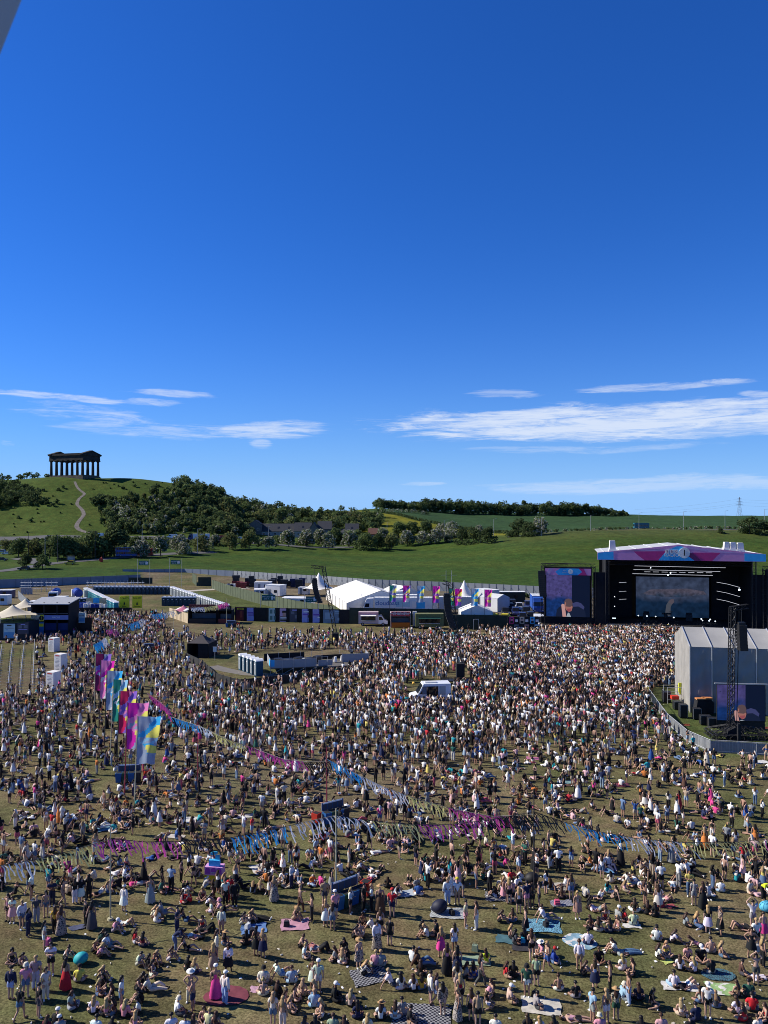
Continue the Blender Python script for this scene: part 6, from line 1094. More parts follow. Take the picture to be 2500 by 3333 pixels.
def side_screen(x, label, arr):
    c, s_ = math.cos(SR), math.sin(SR); r = thing('side_screen', label, 'video screen', (S0[0] + x * c, S0[1] + x * s_, 0), SR); m = MB(); [m.lattice((q, .3, 0), (q, .3, 13.5), .75, .06, 1.0) for q in (-5.2, 5.2)]; m.lattice((-5.6, .3, 13.55), (5.6, .3, 13.55), .8, .05, 1.0); m.build('truss', blacksteel, r)
    picture(r, 8.9, 8.75, 2.75, 0); m = MB(); m.box((0, -.1, 12.25), (9.4, .1, 1.4)); bn = m.build('banner', pinkp, r); bl = MB(); bl.prism([(-2, 0), (-2.6, .7), (-1.6, 1.4), (2.2, 1.4), (2.9, .7), (2.0, 0)], (1, 0, 0), (0, 0, 1), (0, .01, 0), origin=(0, -.165, 11.55)); bl.build('printed_shape', skyb, bn); bl = MB(); bl.prism([(2.0, 0), (2.9, .7), (2.2, 1.4), (3.2, 1.4), (3.9, 0)], (1, 0, 0), (0, 0, 1), (0, .01, 0), origin=(0, -.167, 11.55)); bl.build('printed_shape', magp, bn)
    bl = MB(); bl.prism([(-4.7, .0), (-3.9, 1.4), (-3.0, 1.4), (-3.9, 0)], (1, 0, 0), (0, 0, 1), (0, .01, 0), origin=(0, -.167, 11.55)); bl.build('printed_shape', lpink, bn); text('BBC', .42, white_t, r, (-.65, -.19, 12.5)); text('RADIO', .36, white_t, r, (-.65, -.19, 12.08)); bl = MB(); bl.cyl((.55, -.17, 12.28), (.55, -.2, 12.28), .52, n=24); bl.build('logo_disc', whitepvc, r); text('1', .8, skyb, r, (.55, -.22, 12.28))
    m = MB(); m.box((0, .2, 1.4), (11, .3, 2.5)); m.box((0, -1.5, .6), (12, 2.4, 1.2)); m.build('base', stageblk, r); m = MB(); m.box((0, 1.1, 7), (10, .1, 12.5)); m.build('backing', stageblk, r); array(r, -5.4 * arr, -.3, 12.4, 13, 1.5, .42, (.35 * arr, .0)); m = MB(); m.lattice((0, .2, 13.9), (-5.4 * arr, -.3, 13.6), .4, .04, 1); m.cyl((-5.4 * arr, -.3, 12.4), (-5.4 * arr, -.3, 13.5), .05, n=4); m.build('rigging', blacksteel, r)
side_screen(-22.2, 'left video screen in truss frame showing a bowed musician, loudspeakers hung at its left', 1); side_screen(21.4, 'right video screen in truss frame, mostly cut off by the frame edge', -1)
for q_, w_ in ((-15.5, 3.0), (15.4, 2.6)): m = MB(); m.box((q_, .9, 6.2), (w_, .12, 12.0)); m.build('wing_scrim', mat('black_scrim', (.012, .013, .018), .9, .2, .5), st)
ms = MB(); ms.box((.2, 12.3, 6.2), (15.4, .2, 9.0)); ms = ms.build('back_screen', stageblk, st)
def bpl(P, m_, k, nm): m = MB(); m.prism([(.2 + (a - .5) * 15.2, 1.78 + b * 8.8) for a, b in P], (1, 0, 0), (0, 0, 1), (0, .004, 0), origin=(0, 12.19 - .008 * k, 0)); return m.build(nm, m_, ms)
bpl([(0, 0), (1, 0), (1, 1), (0, 1)], sky_led('backdrop', (.024, .034, .064), (.004, .013, .034), 5.6, .28), 1, 'picture_sky')
bpl([(.08, .56), (.2, .68), (.45, .70), (.7, .72), (.93, .66), (.97, .58), (.8, .54), (.55, .50), (.38, .50)], sky_led('cloudband', (.050, .046, .068), (.012, .026, .052), 6.7, .5), 2, 'picture_cloud'); bpl([(.40, .02), (.42, .30), (.46, .42), (.50, .46), (.52, .40), (.48, .25), (.475, .02)], led('ghost', (.045, .05, .065)), 3, 'picture_figure'); bpl([(.45, .36), (.48, .44), (.52, .45), (.53, .38), (.50, .32)], led('ghost_face', (.06, .05, .065)), 4, 'picture_figure')
rg = random.Random(3); mb = MB()
for k in range(44): a, b, s_ = rg.uniform(.1, .97), rg.uniform(.45, .97), rg.uniform(.008, .018); mb.prism([(.2 + (a + dx * s_ - .5) * 15.2, 1.78 + (b + dz * s_) * 8.8) for dx, dz in ((-1, .6), (0, 0), (1, .7), (.2, -.4))], (1, 0, 0), (0, 0, 1), (0, .004, 0), origin=(0, 12.15, 0))
mb.build('picture_birds', bird_l, ms)
lamp_w = mat('lit_tube_white', (.86, .88, 1.0), .5, .02, 1, emit=.6); lamp_s = mat('lit_spot', (.75, .88, 1.0), .5, .02, 1, emit=2.4)
def bars(P, r_=.07): m = MB(); [m.cyl(a, b, r_ * .62, n=6) for a, b in P]; return m.build('light_bar', lamp_w, st)
bars([((-8.4, 4, 13.45), (9.6, 4, 13.3))], .06); bars([((-8.6, 4.2, 12.65), (8.6, 4.2, 12.5))], .06); bars([((-8.8, 4.4, 11.75), (7.2, 4.4, 11.65))], .07)
for k in range(8): bars([((-6.4 + k * 1.75, 4.3, 12.2), (-5.2 + k * 1.75, 4.3, 12.2))], .06)
for z in (9.8, 7.9, 6.2): bars([((-11.5, 5, z - .05), (-10, 5, z + .05))], .05); bars([((8.8, 9, z + .1), (10.4, 6.4, z - .05))], .06); bars([((10.4, 6.4, z - .05), (12.2, 3.4, z - .45))], .06)
def spot(x, y, z, r_=.16):
    r_ *= .72; m = MB(); m.cyl((x, y, z), (x, y - .08, z), r_, n=10); m.build('spotlight', lamp_s, st); q = MB(); q.cyl((x, y + .3, z), (x, y + .02, z), r_ * 1.1, n=8); q.build('spotlight_housing', blacksteel, st)
for x, y, z, r_ in ((-7.2, 9, 2.3, .17), (-5.4, 9, 2.25, .17), (-3.6, 9, 2.2, .17), (.1, 9, 2.1, .18), (5.6, 8.6, 2.0, .18), (7.4, 8.6, 1.95, .18), (5.6, 7, 1.9, .16), (6.9, 7, 1.85, .17), (8.1, 7, 1.8, .16), (-5.2, 3.6, 13.1, .15), (-1.2, 3.9, 12.1, .2), (-1.7, 4.1, 11.6, .2), (12.0, 3.0, 8.9, .3), (-12.6, 2, 7.0, .1), (-12.6, 2, 5.0, .1), (-13.0, 1, 2.6, .16), (-12.6, 1, 2.6, .16)): spot(x, y, z, r_)
def dup_things():
    c, s_ = math.cos(SR), math.sin(SR); W_ = lambda x, y, z=1.4: (S0[0] + x * c - y * s_, S0[1] + x * s_ + y * c, z)
    r = thing('drum_kit', 'dark drum kit silhouetted on a riser before the back screen', 'drum kit', W_(-1.5, 9.5), SR); m = MB(); m.box((0, 0, .3), (3, 2.4, .6)); m.build('riser', stageblk, r); m = MB(); m.cyl((0, -.6, 1.0), (0, -.1, 1.0), .4, n=14); [m.cyl((x, 0, 1.25), (x, 0, 1.6), .25, n=12) for x in (-.5, 0, .5, .9)]; m.build('drums', blacksteel, r); m = MB(); [m.cyl((x, y, 1.95), (x, y, 1.98), .3, .05, 10) for x, y in ((-.9, 0), (.9, .2), (1.2, -.2))]; [m.cyl((x, y, .6), (x, y, 1.95), .02, n=4) for x, y in ((-.9, 0), (.9, .2), (1.2, -.2))]; m.build('cymbal', mat('brass_cymbal', (.3, .22, .08), .4, .1, metal=.8), r)
    for x, y, lb in ((3.2, 9, 'black amplifier stack right of the drum kit'), (-5.5, 9.5, 'black amplifier stack left of the drum kit')):
        r = thing('amplifier_stack', lb, 'amplifier', W_(x, y), SR); m = MB(); m.box((0, 0, .7), (1.3, .6, 1.4)); m.build('cabinet', blacksteel, r); m = MB(); m.box((0, 0, 1.6), (1.1, .5, .38)); m.build('amp_head', blackcloth, r)
    for x in (-3, 0, 4): m = MB(); m.cyl((0, 0, 0), (0, 0, 1.5), .025, n=5); m.cyl((0, 0, 1.5), (0, -.2, 1.6), .04, n=6); m.cyl((0, 0, 0), (0, 0, .03), .18, n=10); o = m.build('microphone_stand', blacksteel); o.location = W_(x, 3); tag(o, 'thin black microphone stand at the stage front, %s' % {-3: 'left of centre', 0: 'at the centre', 4: 'right of centre'}[x], 'microphone stand')
    barrier_run('dark pit barrier with rails along the front of the stage', [W_(-28, -4, 0), W_(0, -4.5, 0), W_(18, -4, 0)], None, 1.2, mat('pit_barrier_steel', (.13, .13, .14), .5, .1), 'pit_barrier'); 
    r = thing('pit_rail', 'raised dark walkway with rails between stage and pit', 'railing', W_(0, -1.8, 0), SR); m = MB(); m.box((0, 0, .6), (30, 1.4, .1)); [m.box((x, 0, .3), (.2, 1.2, .6)) for x in range(-14, 15, 4)]; m.build('walkway', stageblk, r); m = MB(); [m.cyl((-14, -.6, z), (15, -.6, z), .03, n=4) for z in (1.1, 1.7)]; [m.cyl((x, -.6, .6), (x, -.6, 1.7), .03, n=4) for x in range(-14, 16, 3)]; m.build('rail', alu, r)
dup_things()
# ---------------------------------------------------------------- grey tent, near tower and near screen at the right
T0 = Vector((37.4, 94, 0)); TR = R(-11); tt = thing('grey_tent', 'tall grey sheeted tent with ribbed roof standing right of the crowd', 'tent', T0, TR)
tarp = mat('grey_tent_sheet', (.30, .285, .262), .55, .12, .5, spec=.2); tarp_l = mat('pale_tent_end', (.30, .285, .26), .6, .2, .7); EZ, RZ, HD, BW, NBAY = 8.05, 9.75, 5.1, 2.52, 8
m = MB()
for b in range(NBAY):
    nx, nz = 10, 26; V = []; o_ = b * 1.7
    for j in range(nz + 1):
        for i in range(nx + 1):
            s, t = i / nx, j / nz; k = math.sin(math.pi * s) ** .5 if 0 < s < 1 else 0
            y = .10 * k * math.sin(9 * t + 5 * s + o_) * (1 - .3 * t) + .05 * k * math.sin(24 * t - 7 * s + 2 * o_) + .035 * k * math.sin(15 * (t + s) + o_) + (.25 * math.exp(-((s - .9 + .3 * t) / .12) ** 2) * math.sin(math.pi * t) if b == 0 else 0)
            V.append((b * BW + .06 + (BW - .12) * s, y, .05 + (EZ - .05) * t - .25 * (1 - t) * 0))
    m.add(V, [(j * (nx + 1) + i, j * (nx + 1) + i + 1, (j + 1) * (nx + 1) + i + 1, (j + 1) * (nx + 1) + i) for j in range(nz) for i in range(nx)])
m.build('front_wall', tarp, tt, True)
m = MB(); m.prism([(0, 0), (2 * HD, 0), (2 * HD, EZ), (HD, RZ), (0, EZ)], (0, 1, 0), (0, 0, 1), (.04, 0, 0), origin=(0, .05, 0)); m.box((NBAY * BW / 2, 2 * HD, EZ / 2), (NBAY * BW, .06, EZ)); m.build('end_wall', tarp_l, tt)
m = MB()
for b in range(NBAY):
    for y0, z0, y1, z1 in ((-.06, EZ, HD, RZ), (HD, RZ, 2 * HD + .06, EZ)):
        n = 8; V = []
        for j in range(n + 1):
            for i in range(n + 1): s, t = i / n, j / n; V.append((b * BW + BW * s, y0 + (y1 - y0) * t, z0 + (z1 - z0) * t - .07 * math.sin(math.pi * s) * math.sin(math.pi * t)))
        m.add(V, [(j * (n + 1) + i, j * (n + 1) + i + 1, (j + 1) * (n + 1) + i + 1, (j + 1) * (n + 1) + i) for j in range(n) for i in range(n)])
m.build('roof', mat('tent_roof_sheet', (.36, .35, .33), .55, .08, .5), tt, True)
for b in range(NBAY + 1): m = MB(); m.cyl((b * BW, -.06, 0), (b * BW, -.06, EZ + .05), .07, n=6); m.cyl((b * BW, -.08, EZ + .06), (b * BW, HD, RZ + .07), .06, n=6); m.build('frame_leg', alu, tt)
p = G(2402, 2406); r = thing('loudspeaker_tower', 'near lattice loudspeaker tower in front of the grey tent', 'loudspeaker tower', p); m = MB(); m.lattice((-.35, 1.2, 0), (-.35, .6, 14.1), .5, .05, .8); m.lattice((-.7, .3, 14.0), (1.1, .1, 14.3), .45, .04, .6); m.build('mast', blacksteel, r); array(r, .38, .1, 12.3, 8, .85, .34, (.05, -.2)); m = MB(); m.cyl((.38, .1, 12.3), (.38, .1, 14.1), .04, n=4); m.box((.38, .1, 12.45), (.7, .5, .3)); m.cyl((.2, .9, .3), (.2, .2, 13.9), .045, n=5); m.build('rigging', blacksteel, r)
m = MB(); [m.lattice(a, b, .5, .04, .7) for a, b in (((-2.6, -.2, .3), (-.2, 1.0, 1.3)), ((2.8, -.2, .3), (-.2, 1.0, 1.3)), ((-2.6, -.3, .3), (3.4, -.3, .3)), ((-2.4, 2.6, .3), (-.3, 1.2, 1.1)), ((3.2, 2.6, .3), (-.3, 1.2, 1.1)), ((-2.6, -.3, .3), (-2.4, 2.6, .3)), ((2.8, -.2, .35), (3.4, 2.6, .35)), ((.6, -.2, .3), (.0, 1.0, 1.5)))]; m.build('outrigger', blacksteel, r); m = MB(); m.prism([(-1.3, 0), (.9, 0), (.5, .8), (-.2, 1.2), (-1.0, .8)], (1, 0, 0), (0, 0, 1), (0, 1.0, 0), origin=(0, .1, .1)); m.build('ballast_cover', blackcloth, r); m = MB(); m.box((-.3, -.75, .95), (.3, .3, 1.9)); m.build('cable_chimney', blackcloth, r)
Yn = 86.5; xs0, xs1 = PU(2335, Yn), PU(2487, Yn); wn = xs1 - xs0; r = thing('near_screen', 'video screen on the grass before the grey tent showing the bowed musician', 'video screen', ((xs0 + xs1) / 2, Yn, 0), R(-6)); picture(r, wn - .1, 4.0, 1.0, 0, -.08, 'near'); m = MB(); m.box((0, .05, 5.12), (wn + .5, .25, .12)); m.build('top_bar', alu, r); m = MB(); [m.cyl((s * wn * .48, .3, 0), (s * wn * .48, .3, 5.1), .07, n=6) for s in (-1, 1)]; m.box((0, .3, .5), (wn, .2, .95)); m.build('frame', blacksteel, r)
barrier_run('tall steel mesh crowd barrier curving from crowd edge to the right frame edge', [G(2112, 2272), G(2146, 2322), G(2172, 2358), G(2236, 2414), G(2310, 2447), G(2400, 2452), G(2520, 2460)], None, 1.25, None, 'crowd_barrier'); bpts = [G(2146, 2322), G(2172, 2358), G(2236, 2414), G(2310, 2447), G(2400, 2452), G(2520, 2460)]
fence_run('barrier_sheeting', 'pale grey mesh sheeting behind the steel crowd barrier at right', [(a.x + .05, a.y + .05) for a in bpts], 1.15, mat('grey_mesh_sheet', (.24, .25, .26), .7, .15, 3), 2.2, .02, heras, 'barrier'); barrier_run('dark crowd barrier beside the scaffold at the tent corner', [G(2114, 2272), G(2120, 2240), G(2160, 2235)], None, 1.2, blacksteel, 'crowd_barrier')
sc_ = thing('scaffold_frame', 'small aluminium scaffold with red flight case left of the grey tent', 'scaffold', G(2195, 2292)); m = MB(); [m.cyl((x, y, 0), (x, y, 2.2), .04, n=5) for x in (-.9, .9) for y in (0, 1.4)]; [m.cyl((-.9, y, z), (.9, y, z), .03, n=5) for y in (0, 1.4) for z in (.6, 1.3, 2.15)]; m.build('frame', alu, sc_); m = MB(); m.box((.1, .3, .85), (.9, .8, .4)); m.build('red_case', binred, sc_)
for (u, v, d, c, lb) in [(2168, 2285, (1.0, .8, 1.3), blacksteel, 'tall black flight case left of the scaffold'), (2205, 2308, (1.1, .8, .9), blacksteel, 'black flight case in front of the scaffold'), (2222, 2335, (.9, .8, 1.5), blacksteel, 'black rack case at the left tent corner'), (2266, 2340, (.9, .7, 1.2), blacksteel, 'black case on the grass before the tent wall'), (2294, 2358, (1.2, .7, 1.0), blacksteel, 'open black truss case, left of two before the near screen'), (2320, 2366, (1.2, .7, 1.0), blacksteel, 'open black truss case, right of two before the near screen')]:
    r = thing('flight_case', lb, 'flight case', G(u, v), R(-6)); m = MB(); m.box((0, 0, d[2] / 2 + .12), d); m.build('body', c, r); m = MB(); [m.box((x * d[0] / 2, -d[1] / 2 - .005, d[2] / 2 + .12), (.04, .03, d[2])) for x in (-.96, .96)]; m.box((0, -d[1] / 2 - .005, d[2] + .1), (d[0], .03, .04)); m.build('edging', alu, r); m = MB(); [m.cyl((sx_ * d[0] * .4, sy_ * d[1] * .35 - .02, .06), (sx_ * d[0] * .4, sy_ * d[1] * .35 + .02, .06), .06, n=8) for sx_ in (-1, 1) for sy_ in (-1, 1)]; m.build('castor', tyre, r)
for (u, v, lb) in [(2283, 2330, 'black covered cart with orange lid before the tent wall'), (2305, 2328, 'black cart right of the orange topped one')]:
    r = thing('equipment_cart', lb, 'cart', G(u, v)); m = MB(); m.prism([(-.7, .3), (.6, .2), (.7, 1.5), (.3, 1.9), (-.5, 1.8)], (1, 0, 0), (0, 0, 1), (0, 1.0, 0)); m.build('body', blackcloth, r)
    if 'orange' in lb: m = MB(); m.box((0, .4, 2.0), (1.1, .7, .16)); m.build('lid', solid('orange_lid', (.55, .22, .08)), r)
for (u, v, lb) in [(2222, 2362, 'orange plank lying on the lawn behind the barrier'), (2492, 2372, 'orange plank on the lawn at the right edge')]: m = MB(); m.box((0, 0, .06), (1.5, .35, .12)); m.box((.2, .1, .16), (1.2, .1, .08)); o = m.build('orange_plank', solid('orange_plank', (.5, .16, .08))); o.location = G(u, v); tag(o, lb, 'plank')
r = thing('yellow_jacket_sign', 'yellow warning cover hanging on the scaffold at the tent corner', 'cover', G(2212, 2285)); m = MB(); m.box((0, 0, 1.9), (.35, .2, 1.2)); m.box((.02, -.05, 1.2), (.25, .15, .4)); m.build('cover', solid('hi_vis_yellow', (.6, .62, .04)), r)
# ---------------------------------------------------------------- the wheel cabin we look out of
def cab(u, v, y): return (PU(u, y), y, ZV(v, y))
r = thing('wheel_cabin', 'blurred grey edge of the big wheel cabin at the top left corner', 'cabin'); D_ = 1.15
def strip(a0, a1, off0, off1, y0, y1, m_, nm):
    P = []; A = Vector(cab(*a0, D_)); B = Vector(cab(*a1, D_)); n_ = Vector((-1, 0, .4)).normalized()
    for y in (y0, y1):
        for p, o in ((A, off0), (B, off0), (B, off1), (A, off1)): q = p + n_ * o; P.append((q.x, y, q.z))
    m = MB(); m.add(P, [(0, 1, 2, 3), (7, 6, 5, 4), (0, 4, 5, 1), (1, 5, 6, 2), (2, 6, 7, 3), (3, 7, 4, 0)]); return m.build(nm, m_, r)
strip((200, -350), (-95, 405), .010, .30, D_ - .07, D_ - .01, mat('cabin_grey', (.26, .25, .23), .6, .08), 'panel'); strip((200, -350), (-95, 405), 0, .0095, D_ - .08, D_, mat('cabin_rim', (.36, .42, .5), .4, .06), 'rim')
# ---------------------------------------------------------------- people
def arms(kind, sh, fwd=0.0):
    """elbow and wrist of both arms relative to the shoulders, mirrored unless the pose differs"""
    T = {'down': ((.06, -.03, -.27), (.05, .05, -.51)), 'phone': ((.05, .0, -.27), (-.07, .24, -.20)), 'hips': ((.20, -.06, -.25), (.02, .04, -.42)), 'up': ((.12, .10, .16), (-.05, .12, .34)), 'cross': ((.06, .06, -.25), (-.20, .19, -.22)), 'fold': ((.05, .10, -.25), (-.13, .27, -.33)),
         'knees': ((.07, .16, -.21), (-.10, .36, -.26)), 'lap': ((.07, .04, -.25), (-.10, .22, -.40)), 'back': ((.08, -.17, -.22), (.12, -.30, -.46)), 'prop': ((.10, -.06, -.24), (.16, -.10, -.50)), 'side': ((.10, .02, -.20), (.14, .03, -.46)), 'elbow': ((.03, .06, -.24), (-.10, .30, -.27))}
    ks = kind if isinstance(kind, tuple) else (kind, kind); out = {}
    for s, k in ((1, ks[0]), (-1, ks[1])):
        e, w_ = T[k]; S = sh[s]; out[s] = (Vector((S[0] + s * e[0], S[1] + e[1], S[2] + e[2])), Vector((S[0] + s * w_[0], S[1] + w_[1], S[2] + w_[2])))
    return out
def torso(p, c, n, h): return {'P': Vector(p), 'W': Vector(p).lerp(Vector(c), .48), 'C': Vector(c), 'N': Vector(n), 'H': Vector(n).lerp(Vector(h), .84)}
LEGS_ST = {1: ((.095, .01, .47), (.10, -.02, .075), (.12, .14, .035)), -1: ((-.095, .01, .47), (-.10, -.02, .075), (-.12, .14, .035))}
def P_(t, legs, arm): return t, legs, arm
def mir(k, a, t): return {1: (k, a, t), -1: tuple((-q[0], q[1], q[2]) for q in (k, a, t))}
UP = torso((0, 0, .93), (0, .01, 1.26), (0, .01, 1.43), (0, .04, 1.58)); SIT = torso((0, 0, .13), (0, .05, .46), (0, .08, .62), (0, .13, .76)); SLOUCH = torso((0, 0, .13), (0, .10, .44), (0, .17, .58), (0, .26, .69)); LEAN = torso((0, 0, .13), (0, -.17, .44), (0, -.20, .60), (0, -.18, .75))
POSES = {
 'st': P_(UP, LEGS_ST, 'down'), 'ph': P_(UP, LEGS_ST, ('phone', 'cross')), 'hp': P_(UP, mir((.13, .02, .47), (.17, -.02, .075), (.20, .13, .035)), 'hips'), 'up': P_(UP, LEGS_ST, 'up'), 'cr': P_(UP, LEGS_ST, 'cross'),
 'wk': P_(UP, {1: ((.09, .17, .49), (.09, .20, .08), (.10, .36, .05)), -1: ((-.09, -.02, .47), (-.09, -.30, .16), (-.09, -.24, .04))}, ('down', 'phone')),
 'bn': P_(torso((0, -.12, .88), (0, .22, 1.10), (0, .37, 1.16), (0, .50, 1.14)), LEGS_ST, 'fold'),
 'sx': P_(SIT, {1: ((.34, .27, .17), (-.02, .37, .08), (-.14, .34, .06)), -1: ((-.34, .27, .17), (.04, .43, .07), (.16, .42, .05))}, 'lap'), 'sk': P_(SLOUCH, mir((.12, .36, .45), (.11, .56, .075), (.12, .70, .04)), 'knees'),
 'sl': P_(LEAN, {1: ((.10, .46, .17), (.09, .90, .08), (.12, .95, .22)), -1: ((-.12, .40, .34), (-.10, .74, .08), (-.12, .87, .06))}, 'back'), 'ss': P_(SIT, {1: ((.34, .25, .12), (.44, -.12, .07), (.46, -.26, .05)), -1: ((.10, .40, .12), (.34, .16, .07), (.44, .08, .05))}, ('lap', 'prop')),
 'kn': P_(torso((0, -.10, .34), (0, 0, .66), (0, .03, .83), (0, .07, .97)), mir((.11, .28, .08), (.10, -.14, .06), (.10, -.28, .04)), 'lap'),
 'lb': P_(torso((0, 0, .13), (0, -.34, .16), (0, -.52, .17), (0, -.68, .17)), mir((.12, .34, .46), (.11, .50, .07), (.12, .64, .04)), 'side'), 'lf': P_(torso((0, 0, .13), (0, -.34, .15), (0, -.52, .15), (0, -.68, .16)), {1: ((.11, .44, .14), (.13, .86, .08), (.16, .92, .19)), -1: ((-.11, .44, .14), (-.06, .86, .08), (-.10, .92, .19))}, 'side'),
 'lp': P_(torso((0, 0, .13), (0, .32, .24), (0, .46, .36), (0, .58, .48)), mir((.11, -.42, .08), (.10, -.62, .34), (.10, -.70, .44)), 'elbow')}
STANDING = ('st', 'ph', 'hp', 'up', 'cr', 'wk', 'bn')
def skeleton(pose, male, fingers=True):
    t, legs, arm = POSES[pose]; V = []; E = []; Rr = []; tagv = []; bones = []
    def v(p, r): V.append(Vector(p)); Rr.append(r); return len(V) - 1
    def e(a, b, nm): E.append((a, b)); bones.append((nm, V[a], V[b]))
    lying = pose in ('lb', 'lf', 'lp'); up = (t['C'] - t['P']).normalized(); fw = Vector((0, 1, 0)); fw = (fw - up * fw.dot(up)).normalized()
    if pose in ('lb', 'lf'): fw = Vector((0, 0, 1))
    if pose == 'lp': fw = (Vector((0, .6, -.8)) - up * Vector((0, .6, -.8)).dot(up)).normalized()
    k = 1.06 if male else 1.0; sw = .19 if male else .16; p = v(t['P'], .135 if not male else .128); w_ = v(t['W'], .108 * k); c = v(t['C'], .128 * k); n = v(t['N'], .052 * k); h0 = v(t['N'].lerp(t['H'], .5), .058); h1 = v(t['H'], .093); hd = (t['H'] - t['N']).normalized(); hu = (hd + Vector((0, 0, .6 if not lying else 0)) * 1.0).normalized() if not lying else hd
    h2 = v(t['H'] + hu * .078, .068); hf = fw if pose in STANDING and pose != 'bn' else ((Vector((0, 1, -.1)) if not lying else (Vector((0, 0, 1)) if pose != 'lp' else Vector((0, 1, .1))))); hf = (hf - hu * hf.dot(hu)).normalized(); chin = v(t['H'] - hu * .055 + hf * .055, .040); nose = v(t['H'] - hu * .005 + hf * .10, .016)
    e(p, w_, 'belly'); e(w_, c, 'chest'); e(c, n, 'neck0'); e(n, h0, 'neck'); e(h0, h1, 'head'); e(h1, h2, 'head'); e(h1, chin, 'head'); e(h1, nose, 'head')
    sh = {}
    for s in (1, -1): sh[s] = t['C'].lerp(t['N'], .62) + Vector((s * sw, 0, 0)); 
    AR = arms(arm, sh)
    for s in (1, -1):
        el, wr = AR[s]
        if lying and pose != 'lp': el = sh[s] + Vector((s * .16, .16, -.04)); wr = el + Vector((-s * .10, .22, .0)); el.z = max(el.z, .07); wr.z = max(wr.z, .05)
        if pose == 'lp': el = sh[s] + Vector((s * .05, .12, -.24)); wr = el + Vector((-s * .12, .24, .0)); el.z = max(.06, el.z); wr.z = .06
        wr.z = max(wr.z, .035); a = v(sh[s], .056 * k); b = v(el, .042 * k); d = v(wr, .029 * k); e(c, a, 'shoulder'); e(a, b, 'uarm'); e(b, d, 'farm')
        dr = (wr - el).normalized(); sd_ = dr.cross(Vector((0, 0, 1)))
        if sd_.length < .1: sd_ = Vector((0, 1, 0))
        sd_.normalize(); nm = sd_.cross(dr); pm = v(wr + dr * .055, .036); e(d, pm, 'hand')
        if fingers:
            for i, (off, Lf) in enumerate(((-.030, .070), (-.010, .080), (.011, .074), (.030, .058))): q = v(wr + dr * .095 + sd_ * off, .0098); q2 = v(wr + dr * (.095 + Lf * .55) + sd_ * off * 1.1 - nm * .010, .009); q3 = v(wr + dr * (.095 + Lf * .9) + sd_ * off * 1.1 - nm * .03, .008); e(pm, q, 'hand'); e(q, q2, 'hand'); e(q2, q3, 'hand')
            q = v(wr + dr * .04 - sd_ * .045, .011); q2 = v(wr + dr * .085 - sd_ * .058 - nm * .012, .0095); e(pm, q, 'hand'); e(q, q2, 'hand')
        else: q = v(wr + dr * .13, .022); e(pm, q, 'hand')
        K, A, T = legs[s]; hp_ = t['P'] + Vector((s * .095, 0, -.04 if pose in STANDING else -.0)); a = v(hp_, .092); mid = v(hp_.lerp(Vector(K), .5), .078 * k); b = v(K, .056 * k); cf = v(Vector(K).lerp(Vector(A), .35), .054 * k); d = v(A, .036 * k); f = v(T, .034)
        e(p, a, 'hip'); e(a, mid, 'thigh0'); e(mid, b, 'thigh1'); e(b, cf, 'shank0'); e(cf, d, 'shank1'); e(d, f, 'foot')
    return V, E, Rr, bones, dict(H=t['H'], hu=hu, hf=hf, C=t['C'], N=t['N'], P=t['P'], fw=fw, up=up)
import bmesh
_body = {}
def body_mesh(pose, male, sub=1, fingers=True):
    key = (pose, male, sub, fingers)
    if key in _body: return _body[key]
    V, E, Rr, bones, fr = skeleton(pose, male, fingers); bm = bmesh.new(); sk = bm.verts.layers.skin.verify(); vs_ = [bm.verts.new(p) for p in V]
    for x, r in zip(vs_, Rr): x[sk].radius = (r, r)
    vs_[0][sk].use_root = True
    for a, b in E: bm.edges.new((vs_[a], vs_[b]))
    me = bpy.data.meshes.new('skel'); bm.to_mesh(me); bm.free(); o = bpy.data.objects.new('skel', me); COL.objects.link(o); md = o.modifiers.new('s', 'SKIN'); md.use_smooth_shade = True; md.branch_smoothing = .6
    if sub: sd2 = o.modifiers.new('d', 'SUBSURF'); sd2.levels = sub; sd2.render_levels = sub
    bpy.context.view_layer.update(); out = bpy.data.meshes.new_from_object(o.evaluated_get(bpy.context.evaluated_depsgraph_get())); bpy.data.objects.remove(o)
    co = np.empty(len(out.vertices) * 3); out.vertices.foreach_get('co', co); co = co.reshape(-1, 3); zmin = co[:, 2].min()
    co[:, 2] -= zmin - .0; nr_ = np.empty(len(co) * 3); out.vertices.foreach_get('normal', nr_); nr_ = nr_.reshape(-1, 3); out.vertices.foreach_set('co', co.ravel())
    for kk in ('H', 'C', 'N', 'P'): fr[kk] = fr[kk] - Vector((0, 0, zmin))
    D = []; T = []
    for nm, a, b in bones:
        a = np.array(a); b = np.array(b); a = a - [0, 0, zmin]; b = b - [0, 0, zmin]; ab = b - a; t = np.clip(((co - a) @ ab) / (ab @ ab + 1e-9), 0, 1); D.append(np.linalg.norm(co - (a + t[:, None] * ab), axis=1)); T.append(t)
    D = np.array(D); k = D.argmin(0); reg = np.array([b[0] for b in bones])[k]; tt_ = np.array(T)[k, np.arange(len(co))]
    F = [tuple(p.vertices) for p in out.polygons]; _body[key] = (out, co, nr_, reg, tt_, F, fr); return _body[key]
